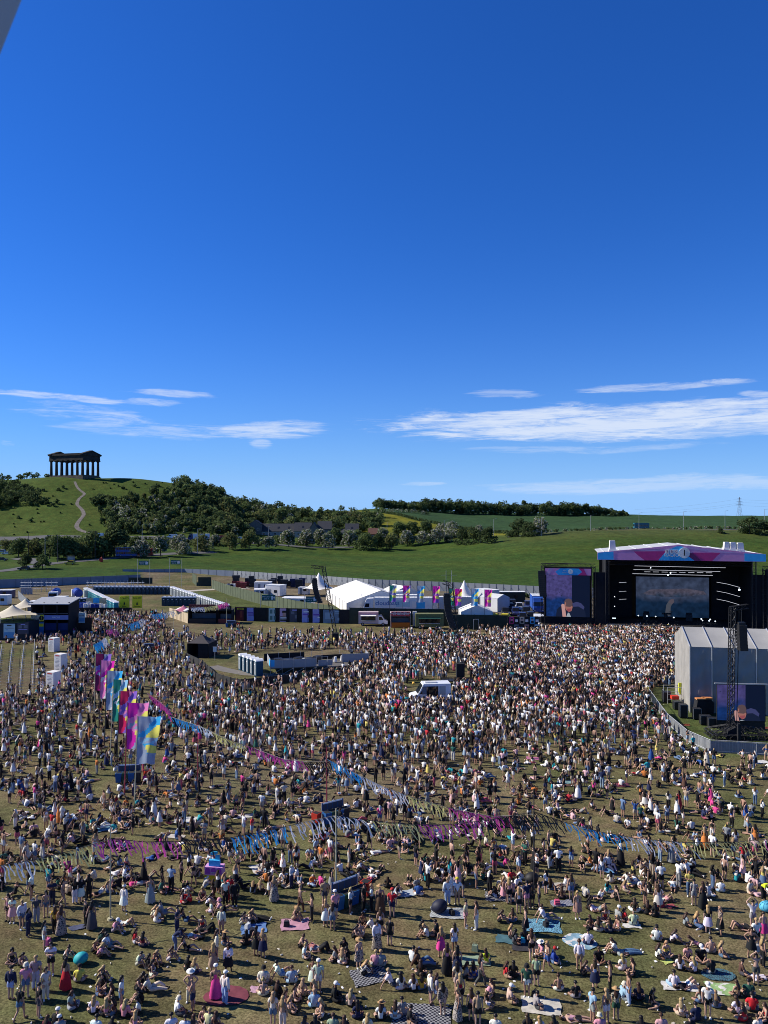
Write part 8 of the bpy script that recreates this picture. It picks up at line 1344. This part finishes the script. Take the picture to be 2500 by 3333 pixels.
(1850, 2750): """20 182 sx A nl bk.c wh.s;100 187 sx A gl wh.v wh.s;225 227 st A nl sb.v ma.p;320 392 st A gs gy.t dg.s;260 162 sx A gl br.v bk.s;342 172 ss L nlw wh.v bk.s;430 167 sx A nl wh.v dn.s;155 62 sx R gl dg.l bk.s;600 252 st A nl pk.v wh.s;650 262 st A nl wh.c wh.s;688 232 st A bl bk.v bk.s;735 292 st A nu bk.v dg.s;690 77 sx A gl dn.t dn.s;757 132 sx R gs n lb.s;850 142 st A nl bk.t wh.s;905 132 st A nl wh.D ;1060 102 sx A bs bk.t bk.s;942 222 sx A nl n dn.s;1042 232 ss R gl wh.v wh.s;1290 282 hp A gs wh.c dn.s;1385 302 st A nl bk.v dn.s;1442 282 ss L nl bk.v bk.s;1532 272 sx A nl bk.v bk.s;1610 362 st TL bs bk.t cr.s;1480 152 st A gl ye.d ;1542 152 ss R nu wh.v rd.s;1630 132 st A gs pk.t gy.s;1190 92 sx A gl cr.v wh.s;1290 102 sx R nl rd.v bk.s;1616 452 bn T bs hv.t bk.p;20 452 st A nl gy.v dn.s;70 604 st T gl be.v tn.k;130 432 st A nl nv.d ;258 432 st A nl bk.D ;402 452 ss L nl bk.v bk.s;160 522 sx R bl bk.t bk.s;250 542 lb R ns wh.t gy.s;490 322 sx R gl tn.v lb.s;535 312 sx A gl tn.v bk.s;600 362 sx A nl bk.v br.s;630 492 st R nl wh.c bk.s;712 352 ss R nl tn.v wh.s;865 342 sx A gl bk.c dn.s;545 552 sx A nl bk.v wh.K;652 572 sx A nl bk.t bk.s;720 592 sx A bl bk.t bk.s;740 542 st A nl cr.d ;750 442 sx A gsw wh.t wh.s;800 462 lb R gl wh.t pk.s;300 612 sx T nl rd.v rd.s;180 692 sx A nl br.v bk.s;245 712 sx A nl dg.v cr.s;342 722 sx A nl nv.d ;415 692 sx L gl pk.v wh.s;400 622 sx R gsw gy.t gy.s;540 662 sx A ou lm.t gy.s;450 622 sx R nl rd.t bk.s;1000 422 sx A ns wh.c wh.K;1038 497 st A bs sb.t gy.s;1112 522 st A nl bk.D ;1150 442 kn A bs wh.t gy.s;960 662 sx R nl gy.t bk.s;1050 682 ss R gl dn.D ;1152 722 st A gl bk.t wh.k;1255 742 st L gl fl.t bk.k;1420 692 lb L bs bk.t dg.s;1525 692 up A bs wh.t gy.s;1610 782 st T nl pk.v hp.k;1555 852 st A gs wh.t bk.s;1512 922 hp T nl bk.d ;1605 1002 st R gl tn.v bk.p;1550 1147 up T nl bk.c dg.s;160 822 sx A bs wh.t nv.s;710 772 sx R bs dg.t bk.s;730 792 sx A bs wh.t gy.s;850 802 sk R nl wh.t bk.s;390 882 sk L nl wh.t gy.s;470 892 lf R bs gy.t dn.p;800 902 sx T gl ye.v dn.s;730 932 sx R nl wh.t bk.s;980 932 sx T nl pk.t bk.s;1090 942 sx T bsw bk.t bk.s;920 1032 sx A nl wh.t bk.s;1040 1052 sx A gl wh.t bk.s;1185 1062 sx A ou bk.t gy.s;1080 832 lp L nl pk.v bk.s;1180 892 sx A bs cr.c gy.s;1250 912 sx R gl ye.c dn.s;85 1032 st A nu wh.l tn.s;110 1072 sk R nl br.v bk.s;215 1192 wk A nl lb.v nv.k;245 952 sx T ns bk.t bk.s;340 1212 st L nl tn.v bk.p;450 1032 sx A gl wh.t wh.s;540 1062 sx L nl bk.d ;870 1172 sx A bs wh.l lb.p;980 1172 lb R nl bk.t wh.s;1420 1062 sx R bs br.t dg.s;1590 1102 lf R nl wh.t wh.s;60 1262 sx A bs bk.t gy.s;195 1472 st R bs lb.t gy.s;310 1472 st A gl br.v wh.s;390 1442 st A nlh fl.t dgn.s;495 1312 st L nl wh.c lb.p;580 1282 sx A nl nv.t bk.s;682 1332 ss R bl bk.t bk.s;440 1272 sx R gsc lb.t gy.s;1090 1302 sx A nl wh.v dn.s;1150 1422 st T nsw wh.t bk.s;1215 1342 sx A gl dg.t dn.s;930 1412 sx A gl cr.v be.s;1060 1452 sx A bs nv.t nv.p;1400 1252 sx A nl tn.v bk.s;1490 1252 sx A bs dgn.t dg.s;1395 1392 sx A nl wh.t bk.s;1520 1372 sx A bs rd.t dg.s;1450 1452 sx A nl rd.v rd.s;1570 1545 sx A ns wh.t gy.s;1640 1442 sx L nl rd.v bk.s;260 1545 sx A gsc pk.t wh.s;60 1442 lf R nl pk.v bk.s;600 1560 sx A bl bk.t bk.s;770 1550 sx A ns pk.t gy.s;1010 1560 sx A bs bk.t bk.s"""}
taken = []; ents = []
for (ou, ov), txt in DATA.items():
    for row in txt.split(';'):
        q = row.split(); u, v = ou + float(q[0]) / 2.5523, ov + float(q[1]) / 2.5523; ents.append((v, u, q))
ents.sort(key=lambda e_: -e_[0]); extra = ents[318:]; ents = ents[:318]
for v, u, q in ents:
    p = G(u, v); taken.append((p.x, p.y)); person(p, q[2], q[3], q[4], q[5], q[6] if len(q) > 6 else '', u=u, v=v)
# blankets, bags and things lying on the grass
MARKS = []
def blanket(u, v, w_, d, col, label, short, rz=0.0, pat=None, shape='rect'):
    p = G(u, v); m = MB(); n = 16; V = []; F = []; br = random.Random(int(u * 7 + v))
    for j in range(n + 1):
        for i in range(n + 1):
            s, t = i / n - .5, j / n - .5
            if shape == 'round': rr = math.hypot(s, t); mx = max(abs(s), abs(t)) or 1; s, t = s * mx / max(rr, 1e-6), t * mx / max(rr, 1e-6)
            V.append((s * w_ + .04 * math.sin(9 * t + u), t * d + .04 * math.sin(8 * s + v), .018 + .034 * (1 + math.sin(7 * s * w_ + 3 * t + u) * math.sin(6 * t * d - v)) * .5 + br.random() * .02))
    m.add(V, [(j * (n + 1) + i, j * (n + 1) + i + 1, (j + 1) * (n + 1) + i + 1, (j + 1) * (n + 1) + i) for j in range(n) for i in range(n)]); o = m.build('picnic_blanket', objcol('blanket_%s' % (pat or 'plain'), .85, .15, 5, pat), smooth=True); o.location = p; o.rotation_euler = (0, 0, rz); k = sum(col) / 3; o.color = (*[(.30 * k + .55 * c) for c in col], 1); o.scale = (.86, .86, 1); tag(o, label, 'blanket', 'picnic blankets'); MARKS.append((u, v, short)); return o
b_ = lambda ou, x, y: (ou + x / 2.5523, 2750 + y / 2.5523)
for (ou, x, y, w_, d, col, lb, sh, rz, pat, shp) in [
 (600, 920, 655, 1.9, 1.5, (.62, .22, .36), 'pink blanket with bag on it, alone on open grass', 'pink blanket', .1, None, 'rect'), (600, 580, 690, 1.7, 1.3, (.03, .20, .58), 'crumpled bright blue blanket beside seated group', 'bright blue blanket', .2, None, 'rect'), (600, 355, 1245, 2.6, 1.9, (.26, .015, .05), 'deep red round blanket under two standing white capped people', 'deep red blanket', .1, None, 'round'), (600, 1540, 1080, 2.2, 1.7, (.025, .025, .04), 'black patterned blanket with striped lady seated on it', 'black patterned blanket', .3, 'check', 'rect'), (600, 610, 1190, .8, .6, (.66, .30, .46), 'small pale pink cloth beside backless top sitter', 'small pink cloth', .1, None, 'rect'), (600, 650, 195, 1.6, 1.8, (.70, .64, .56), 'white blanket running diagonally by the orange dress', 'white diagonal blanket', .5, None, 'rect'),
 (1200, 1440, 665, 2.4, 1.7, (.05, .42, .66), 'bright cyan patterned blanket with bags, man sitting at its edge', 'cyan patterned blanket', -.1, 'floral', 'rect'), (1200, 660, 560, 2.5, 1.5, (.45, .52, .50), 'pale quilt of white blue and yellow patches with beanbag', 'patchwork quilt', -.1, 'check', 'rect'), (1200, 1085, 425, 2.1, 1.4, (.06, .055, .06), 'black and cream checked blanket under standing group', 'black checked blanket', -.1, 'check', 'rect'), (1200, 1150, 780, 1.5, 1.0, (.03, .17, .22), 'dark teal blanket below the seated couple', 'teal blanket', -.3, None, 'rect'), (1200, 1310, 840, 1.9, 1.1, (.045, .04, .055), 'dark patterned rug beside the teal blanket', 'dark rug', -.2, 'floral', 'rect'), (1200, 860, 955, 2.2, 1.0, (.28, .42, .24), 'pale green blanket behind the neon shirt', 'pale green blanket', -.05, None, 'rect'), (1200, 440, 1420, 3.2, 2.2, (.015, .018, .04), 'navy and white checked blanket at the bottom edge', 'navy checked blanket', -.15, 'check', 'rect'), (1200, 1430, 1330, 2.2, 1.5, (.62, .56, .45), 'cream printed blanket with dark bag on it', 'cream blanket', -.15, None, 'rect'), (1200, 300, 400, 1.9, 1.0, (.40, .48, .56), 'pale blue striped blanket under the grey shirt', 'pale blue blanket', .3, None, 'rect'), (1200, 1560, 340, 2.2, 1.2, (.50, .44, .36), 'beige blanket under two white shirts', 'beige blanket', -.2, None, 'rect'), (1200, 1600, 480, 1.6, .9, (.10, .12, .26), 'dark blue tartan blanket with pink bag', 'tartan blanket', .1, 'check', 'rect'),
 (1850, 90, 795, 2.2, 1.8, (.16, .40, .55), 'light blue and dark striped round towel, man seated at right', 'striped blue towel', -.5, 'stripe', 'round'), (1850, 1235, 1070, 2.0, 1.3, (.02, .18, .26), 'green blue shimmering round blanket behind bald sitter', 'green blue round blanket', 0, 'floral', 'round'), (1850, 1280, 1190, 1.9, 1.2, (.30, .55, .12), 'bright green striped bamboo mat', 'green striped mat', -.15, 'stripe', 'rect'), (1850, 930, 1165, 2.2, .9, (.66, .62, .56), 'white towel under couple lying down', 'white towel', -.1, None, 'rect'), (1850, 310, 205, 1.6, .9, (.03, .26, .60), 'bright blue plastic sheet beside dark trousers', 'bright blue sheet', -.3, None, 'rect'), (1850, 520, 665, 1.2, .6, (.64, .62, .60), 'small white sheet beside the lime shirt', 'small white sheet', -.1, None, 'rect'), (1850, 815, 960, .7, .5, (.55, .66, .03), 'neon yellow jacket lying on the grass', 'neon jacket', .4, None, 'rect'), (1850, 840, 505, .8, .5, (.50, .02, .04), 'red jacket lying beside white socks', 'red jacket', .4, None, 'rect'), (0, 650, 680, 1.2, .7, (.06, .08, .20), 'navy and white clothes heap on the grass', 'navy clothes heap', .2, None, 'round')]:
    u, v = b_(ou, x, y); blanket(u, v, w_, d, col, lb, sh, rz, pat, shp)
for (u, v, w_, d, col, lb, sh, pat) in [(607, 2668, 2.1, 1.5, (.66, .64, .60), 'white blanket with sunbather left of the red trousers', 'white blanket', None), (400, 2648, 1.6, .9, (.66, .64, .60), 'small white blanket right below the banner flags', 'flag side white blanket', None), (348, 2696, 1.8, 1.0, (.08, .34, .56), 'blue towel beside the pale garland pole', 'blue towel', None), (1340, 2638, 2.4, 1.2, (.62, .56, .46), 'cream blanket below the white ribbons', 'cream ribbon blanket', None), (1500, 2665, 2.2, 1.0, (.55, .56, .60), 'white and blue blanket below the magenta ribbons', 'magenta side blanket', None), (1826, 2360, 3.2, 1.3, (.66, .64, .62), 'big white blanket near the dense crowd edge', 'big white blanket', None), (1910, 2472, 1.8, 1.0, (.30, .42, .52), 'grey blue striped blanket in the right crowd', 'grey blue blanket', 'stripe'), (2022, 2555, 1.6, 1.1, (.16, .012, .05), 'maroon round blanket in the right crowd', 'maroon blanket', None), (1850, 2545, 2.0, 1.0, (.14, .34, .36), 'teal blanket behind the right crowd sitters', 'teal crowd blanket', None), (1735, 2468, 1.6, .9, (.62, .08, .30), 'hot pink blanket in the crowd centre', 'hot pink blanket', None), (2470, 2480, 2.0, 1.0, (.66, .65, .62), 'white blanket at the right frame edge by the barrier', 'edge white blanket', None), (800, 2655, 2.2, .9, (.62, .58, .52), 'pale sheet under a big seated group', 'pale sheet', None), (560, 2720, 2.4, .8, (.60, .52, .44), 'cream sheet behind the pink ribbons', 'cream sheet', None)]:
    blanket(u, v, w_, d, col, lb, sh, random.uniform(-.3, .3), pat)
def beanbag(u, v, col, lb, sh, r_=.55):
    m = MB(); n = 16; rows = 9; V = []
    for j in range(rows + 1):
        a = math.pi * j / rows
        for i in range(n): b = 2 * math.pi * i / n; V.append((r_ * 1.15 * math.sin(a) * math.cos(b) + r_ * .2 * (1 + math.cos(a)), r_ * math.sin(a) * math.sin(b) * (1 + .08 * math.sin(3 * b)), r_ * max(.0, .8 + 1.0 * math.cos(a) * (1 if a < 1.57 else .8))))
    m.add(V, [(j * n + i, j * n + (i + 1) % n, (j + 1) * n + (i + 1) % n, (j + 1) * n + i) for j in range(rows) for i in range(n)]); o = m.build('bean_bag', objcol('beanbag_cloth', .6, .1, 3), smooth=True); o.location = G(u, v); o.color = (*col, 1); tag(o, lb, 'bean bag'); MARKS.append((u, v, sh))
beanbag(262, 3132, (.02, .36, .40), 'teal bean bag seat on the grass at lower left', 'teal bean bag', .34); beanbag(1425, 2966, (.012, .014, .035), 'navy bean bag lying on the patchwork quilt', 'navy bean bag', .43); beanbag(1725, 2872, (.012, .012, .014), 'black bean bag behind the black garland pole', 'black bean bag', .4); beanbag(2486, 2962, (.10, .45, .62), 'big tied blue rubbish bag held by the hi-vis steward', 'blue rubbish bag', .34)
for k, (u, v, col, nm) in enumerate([(934, 3012, (.02, .02, .03), 'black'), (1775, 3012, (.03, .03, .035), 'dark'), (1700, 3062, (.05, .45, .62), 'cyan'), (1470, 2975, (.02, .02, .022), 'black'), (1545, 3090, (.22, .28, .20), 'sage green'), (2150, 2948, (.4, .03, .05), 'red'), (808, 3020, (.6, .6, .6), 'white'), (822, 3036, (.02, .02, .03), 'black'), (1018, 3088, (.5, .2, .18), 'pink and white'), (1812, 2942, (.6, .1, .2), 'pink'), (1740, 3240, (.02, .02, .02), 'black'), (158, 3070, (.62, .14, .3), 'pink'), (98, 3180, (.55, .2, .22), 'coral'), (215, 3160, (.08, .13, .24), 'denim'), (2460, 3090, (.4, .4, .4), 'grey')]):
    m = MB(); m.box((0, 0, .16), (.36, .24, .32), 0, 0, .8); m.box((0, -.13, .14), (.24, .05, .18)); m.path([(-.1, 0, .3), (-.08, 0, .42), (.08, 0, .42), (.1, 0, .3)], .012, 5); o = m.build('bag', objcol('bag_cloth', .7, .12, 5)); o.location = G(u, v); o.rotation_euler = (0, 0, k * .7); o.color = (*col, 1); best = min(MARKS, key=lambda q: (q[0] - u) ** 2 + (q[1] - v) ** 2); tag(o, 'small %s bag standing on the grass by the %s' % (nm, best[2]), 'bag', 'bags on the grass')
MARKS += [(697, 2866, 'pink info box'), (1135, 2944, 'recycling bins'), (362, 2985, 'left pale pole'), (1094, 2925, 'right pale pole'), (1737, 2884, 'black pole')]
seen = {}
def words(s): return len(s.replace(',', ' ').split())
def placed(u, v):
    m = min(MARKS, key=lambda q: (q[0] - u) ** 2 + ((q[1] - v) * 1.4) ** 2); dx, dy = u - m[0], v - m[1]
    return ('left of ' if dx < 0 else 'right of ') + 'the ' + m[2] if abs(dx) > abs(dy) * 1.2 else ('below ' if dy > 0 else 'above ') + 'the ' + m[2]
used = set(); cnt = {}
for o, lb, fc, u, v in PEOPLE: cnt[lb] = cnt.get(lb, 0) + 1
for o, lb, fc, u, v in PEOPLE:
    short = lb.replace('standing with phone raised', 'holding phone').replace('standing with raised arms', 'arms raised').replace('standing hands on hips', 'hands on hips').replace('long sleeved top', 'long sleeves')
    c = [lb, short] if cnt[lb] == 1 else []; pl = placed(u, v); bare = short.split(',')[0]; c += [short + ', ' + pl, bare + ' ' + pl + ', ' + fc, bare + ' just ' + pl, bare + ' further ' + pl, bare + ' well ' + pl, bare + ' slightly ' + pl, bare + ' far ' + pl]
    for q in c:
        if q not in used and words(q) <= 16: lb = q; break
    used.add(lb); tag(o, lb, 'person', 'people in the festival crowd')

m = MB(); lr = random.Random(8)
for k in range(420):
    p = G(lr.uniform(-20, 2520), 3400 - 1250 * lr.random() ** 1.3)
    a = lr.uniform(0, 6.28); q = p + Vector((math.cos(a), math.sin(a), 0)) * .11
    if k % 3: m.cyl((p.x, p.y, .04), (q.x, q.y, .04), .035, .025, 7, k % 2)
    else: m.box((p.x, p.y, .012), (lr.uniform(.06, .2), lr.uniform(.05, .15), .02), a, k % 2)
o = m.build('litter', [white_t, mat('paper_litter', (.55, .5, .42), .8)]); o['kind'] = 'stuff'
# ---------------------------------------------------------------- the rest of the crowd, one mass
def variant(pose, male, top, bot, hair, sub):
    me, co, nr_, reg, t, F, fr = body_mesh(pose, male, sub, False); P = co.copy(); ms = {}
    tk = {'d': 'v', 'D': 'v'}.get(top, top); mt = mask_of(tk, reg, t, co, fr) if tk != 'n' else np.zeros(len(co), bool); bk = {'k': 's', 'd': 's', 'K': 'p', 'D': 'p'}.get(bot, bot); mb_ = mask_of(bk, reg, t, co, fr); sh = mask_of('shoe', reg, t, co, fr)
    P[mt] += nr_[mt] * .022; P[mb_ & ~mt] += nr_[mb_ & ~mt] * .02; hm = np.isin(reg, ('head',)); rl = co - np.array(fr['H']); hairm = hm & ((rl @ np.array(fr['hf'])) < .035) | hm & ((rl @ np.array(fr['hu'])) > .055); P[hairm] += nr_[hairm] * .018
    quads = []; rg = []
    for f in F:
        f4 = f if len(f) == 4 else (f[0], f[1], f[2], f[2]); quads.append(f4); h = sum(mt[i] for i in f); b = sum(mb_[i] for i in f); hh = sum(hairm[i] for i in f); s = sum(sh[i] for i in f); rg.append(3 if hh >= 2 else 1 if h >= 2 else 2 if b >= 2 else 4 if s >= 3 else 0)
    V = [P]; off = len(P)
    if hair == 'l':
        back = -np.array(fr['fw']); N_, C_, H_ = (np.array(fr[k]) for k in 'NCH'); pts = [H_ - np.array(fr['hf']) * .06 + np.array(fr['hu']) * .03, N_ + back * .10, C_ + back * .155]; wd = [.09, .115, .08]; h = []
        for p_, w_ in zip(pts, wd):
            for i in range(6): b = 2 * math.pi * i / 6; h.append(p_ + np.array((1, 0, 0)) * w_ * math.cos(b) + back * .045 * math.sin(b))
        V.append(np.array(h)); quads += [(off + j * 6 + i, off + j * 6 + (i + 1) % 6, off + (j + 1) * 6 + (i + 1) % 6, off + (j + 1) * 6 + i) for j in range(2) for i in range(6)]; rg += [3] * 12; off += 18
    if bot in 'kKdD' and pose in STANDING:
        tz = fr['P'].z + .08; bz = .5 if bot in 'kd' else .12; r1 = .25 if bot in 'kd' else .30; h = [(r_ * 1.1 * math.cos(6.2832 * i / 8), r_ * .9 * math.sin(6.2832 * i / 8) + fr['P'].y, z) for r_, z in ((.14, tz), (.2, tz - .15), (r1, bz)) for i in range(8)]; V.append(np.array(h)); quads += [(off + j * 8 + i, off + j * 8 + (i + 1) % 8, off + (j + 1) * 8 + (i + 1) % 8, off + (j + 1) * 8 + i) for j in range(2) for i in range(8)]; rg += [2] * 16
    return np.concatenate(V), np.array(quads), np.array(rg)
SPEC = [('st', 0, 't', 's', 'l'), ('st', 0, 'v', 'k', 'l'), ('st', 0, 'c', 'p', 'l'), ('st', 0, 'd', 'd', 'l'), ('ph', 0, 'v', 's', 'l'), ('st', 0, 'd', 'D', 'l'), ('cr', 0, 'l', 'p', 'l'), ('wk', 0, 't', 's', 'l'), ('st', 1, 't', 's', 's'), ('cr', 1, 't', 'p', 's'), ('ph', 1, 't', 's', 's'), ('st', 1, 'n', 's', 's'), ('up', 0, 't', 's', 's'), ('hp', 0, 'c', 's', 'l'),
        ('sx', 0, 'v', 's', 'l'), ('sk', 0, 't', 's', 'l'), ('sx', 1, 't', 's', 's'), ('sl', 0, 'v', 's', 'l'), ('ss', 0, 'c', 'k', 'l'), ('sk', 1, 't', 's', 's'), ('sl', 1, 't', 'p', 's'), ('lb', 0, 'c', 's', 's'), ('lf', 1, 't', 's', 's'), ('sx', 0, 't', 'p', 'l')]
NST = 14
rows_v = [2050, 2100, 2200, 2300, 2400, 2500, 2600, 2700, 2790, 2900]
DENS = np.array([[.30, .85, .40, .45, .60, .75, 1.1, 1.9, 2.2, 0], [.30, .55, .55, .70, 1.1, 1.3, 1.5, 2.1, 2.2, 0], [.65, .55, .55, .75, 1.0, .95, 1.15, 1.6, 1.8, 0], [.75, .60, .70, .80, .80, .90, .95, 1.05, .9, 0], [.75, .60, .65, .68, .68, .72, .72, .62, .5, .25], [.6, .6, .62, .62, .62, .64, .56, .5, .45, .34], [.55, .58, .58, .58, .56, .58, .52, .44, .40, .40], [.55, .54, .54, .50, .54, .56, .46, .42, .36, .36], [.5, .46, .40, .40, .42, .42, .38, .36, .34, .34]])
FRAC = np.array([.75, .72, .64, .55, .42, .34, .31, .30, .34])
DENS[2:] *= 1.2; DENS[3:] *= 1.42
crng = np.random.default_rng(99)
BLOCK = [[(608, 2118), (690, 2130), (1080, 2114), (1205, 2132), (1200, 2158), (1096, 2196), (960, 2222), (785, 2240), (745, 2232), (700, 2215), (655, 2172), (600, 2148)], [(1325, 2215), (1475, 2215), (1475, 2300), (1325, 2300)], [(-20, 2100), (120, 2095), (122, 2250), (-20, 2260)], [(2110, 2268), (2130, 2240), (2212, 2232), (2217, 2030), (2600, 2030), (2600, 2465), (2310, 2452), (2236, 2420), (2172, 2365), (2110, 2300)], [(148, 2095), (205, 2095), (205, 2250), (148, 2250)], [(-20, 2000), (235, 2000), (235, 2078), (-20, 2092)], [(1480, 2180), (1520, 2180), (1540, 2238), (1440, 2238)], [(1070, 2070), (1105, 2070), (1105, 2102), (1070, 2102)], [(375, 2515), (465, 2515), (465, 2560), (375, 2560)], [(1060, 2640), (1135, 2640), (1135, 2690), (1060, 2690)], [(1080, 2890), (1190, 2890), (1190, 2955), (1080, 2955)], [(655, 2820), (740, 2820), (740, 2880), (655, 2880)]]
cells = {}
def free(x, y, d):
    cx, cy = int(x // 1), int(y // 1)
    for i in (-1, 0, 1):
        for j in (-1, 0, 1):
            for a, b in cells.get((cx + i, cy + j), ()):
                if (a - x) ** 2 + (b - y) ** 2 < d * d: return False
    return True
def putc(x, y): cells.setdefault((int(x // 1), int(y // 1)), []).append((x, y))
for x, y in taken: putc(x, y)
vcut = min(e_[0] for e_ in ents); crowd = []
def dens_at(u, v):
    i = min(8, max(0, np.searchsorted(rows_v, v) - 1)); j = int(min(9, max(0, u // 250))); f = np.clip((u / 250 - .5) - math.floor(u / 250 - .5), 0, 1); j0 = int(np.clip(math.floor(u / 250 - .5), 0, 9)); j1 = min(9, j0 + 1); return DENS[i, j0] * (1 - f) + DENS[i, j1] * f, FRAC[i]
ymin, ymax = 24 * FP / (vcut - 4 - HV), 24 * FP / (2000 - HV)
for band in np.arange(ymin, ymax, 2.0):
    X0, X1 = PU(-40, band), PU(2540, band); area = (X1 - X0) * 2.0; n = int(area * 3.2)
    for _ in range(n):
        x = X0 + (X1 - X0) * crng.random(); y = band + 2 * crng.random(); u, v = 1250 + FP * x / y, HV + 24 * FP / y; d_, fs = dens_at(u, v); clump = .5 + .5 * math.sin(x * .9 + 2.1 * math.sin(y * .5)) * math.sin(y * .8 + 1.7 * math.sin(x * .35 + 1)); d2 = d_ * (1 if d_ > 1.3 else (.22 + 1.65 * clump ** 1.2))
        if crng.random() > d2 / 3.2 * 1.15: continue
        if v < 2250 and u > 2215: continue
        if v < 2053 and not (238 < u < 540 and v > 2002): continue
        if v < 2072 and 540 < u < 1650 and crng.random() > (.16 if v < 2063 else .5): continue
        if any(inpoly(u, v, B) for B in BLOCK) or not free(x, y, .42 if d_ > 1.2 else .5): continue
        putc(x, y); crowd.append((x, y, d_, fs, clump))
for v, u, q in extra: p = G(u, v); crowd.append((p.x, p.y, .4, .5, .5))
print('crowd', len(crowd), 'individuals', len(PEOPLE))
TOPC = np.array([(.78, .77, .75)] * 13 + [(.60, .55, .47)] * 3 + [(.012, .012, .014)] * 16 + [(.64, .40, .42)] * 3 + [(.25, .26, .27)] * 2 + [(.02, .03, .09), (.35, .46, .60), (.12, .19, .32), (.10, .05, .035), (.45, .34, .24), (.50, .03, .04), (.62, .06, .24), (.03, .09, .30), (.03, .12, .09), (.55, .45, .12), (.02, .3, .34), (.6, .2, .05)])
BOTC = np.array([(.013, .013, .015)] * 11 + [(.10, .16, .27)] * 4 + [(.28, .38, .50)] * 2 + [(.68, .66, .62)] * 4 + [(.25, .25, .25), (.42, .34, .25), (.02, .025, .07), (.5, .42, .32), (.45, .1, .15)])
HAIRC = np.array([(.012, .009, .008)] * 6 + [(.04, .021, .013)] * 6 + [(.32, .21, .11)] * 3 + [(.16, .07, .03)] + [(.66, .62, .55)] * 1); SKC = np.array(SKINS[:4]); SHC = np.array([(.68, .67, .65), (.02, .02, .02)])
Vs, Qs, Cs = [], [], []; voff = 0; groups_ = {}
for i, (x, y, d_, fs, cl) in enumerate(crowd):
    stand = crng.random() < fs * (1.05 if d_ > 1.2 else (.75 + .5 * (math.sin(x * .35 + 1.3 * math.sin(y * .2)) > 0))); k = int(crng.integers(0, NST) if stand else crng.integers(NST, len(SPEC)))
    if d_ > 1.2: k = int(crng.choice([0, 1, 2, 3, 4, 6, 8, 9, 10, 12]))
    groups_.setdefault((k, y < 92), []).append(i)
ca = np.array([c[:3] for c in crowd])
for (k, near), ids in groups_.items():
    pose, male, top, bot, hair = SPEC[k]; V, Q, rg = variant(pose, bool(male), top, bot, hair, 1 if near else 0); n = len(ids); px, py, dd = ca[ids].T
    base = np.where(dd > 1.0, -0.65 + crng.normal(0, .35, n), np.where(crng.random(n) < .6, -.7 + crng.normal(0, .6, n), crng.uniform(0, 6.28, n))); s = crng.uniform(.92, 1.03, n) * (1.05 if male else .98); c_, s_ = np.cos(base) * s, np.sin(base) * s
    W = np.empty((n, len(V), 3)); W[:, :, 0] = c_[:, None] * V[None, :, 0] - s_[:, None] * V[None, :, 1] + px[:, None]; W[:, :, 1] = s_[:, None] * V[None, :, 0] + c_[:, None] * V[None, :, 1] + py[:, None]; W[:, :, 2] = V[None, :, 2] * s[:, None]
    tc_ = TOPC[crng.integers(0, len(TOPC), n)]; bc = BOTC[crng.integers(0, len(BOTC), n)]; bc = np.where(np.isin(bot, ('d', 'D')), tc_, bc); pal = np.stack([SKC[crng.integers(0, 4, n)], tc_, bc, HAIRC[crng.integers(0, len(HAIRC), n)], SHC[crng.integers(0, 2, n)]], 1) * crng.uniform(.85, 1.1, (n, 5, 1))
    Vs.append(W.reshape(-1, 3)); Qs.append((Q[None] + (np.arange(n) * len(V))[:, None, None]).reshape(-1, 4) + voff); Cs.append(pal[:, rg].reshape(-1, 3)); voff += n * len(V)
V = np.concatenate(Vs); Q = np.concatenate(Qs); C = np.concatenate(Cs); tri = Q[:, 2] == Q[:, 3]
me = bpy.data.meshes.new('crowd'); me.vertices.add(len(V)); me.vertices.foreach_set('co', V.astype(np.float32).ravel()); tot = np.where(tri, 3, 4); keep = np.ones((len(Q), 4), bool); keep[tri, 3] = False; li = Q[keep]; me.loops.add(len(li)); me.loops.foreach_set('vertex_index', li.astype(np.int32)); me.polygons.add(len(Q)); st_ = np.concatenate([[0], np.cumsum(tot)[:-1]]); me.polygons.foreach_set('loop_start', st_.astype(np.int32))
me.update(calc_edges=True); me.polygons.foreach_set('use_smooth', np.ones(len(Q), bool)); at = me.attributes.new('gcol', 'FLOAT_COLOR', 'FACE'); c4 = np.ones((len(C), 4), np.float32); c4[:, :3] = C; at.data.foreach_set('color', c4.ravel()); me.materials.append(attrmat('crowd_cloth', 'gcol', .75, .08, 4)); co_ = bpy.data.objects.new('crowd', me); COL.objects.link(co_); co_['kind'] = 'stuff'; print('crowd verts', len(V))
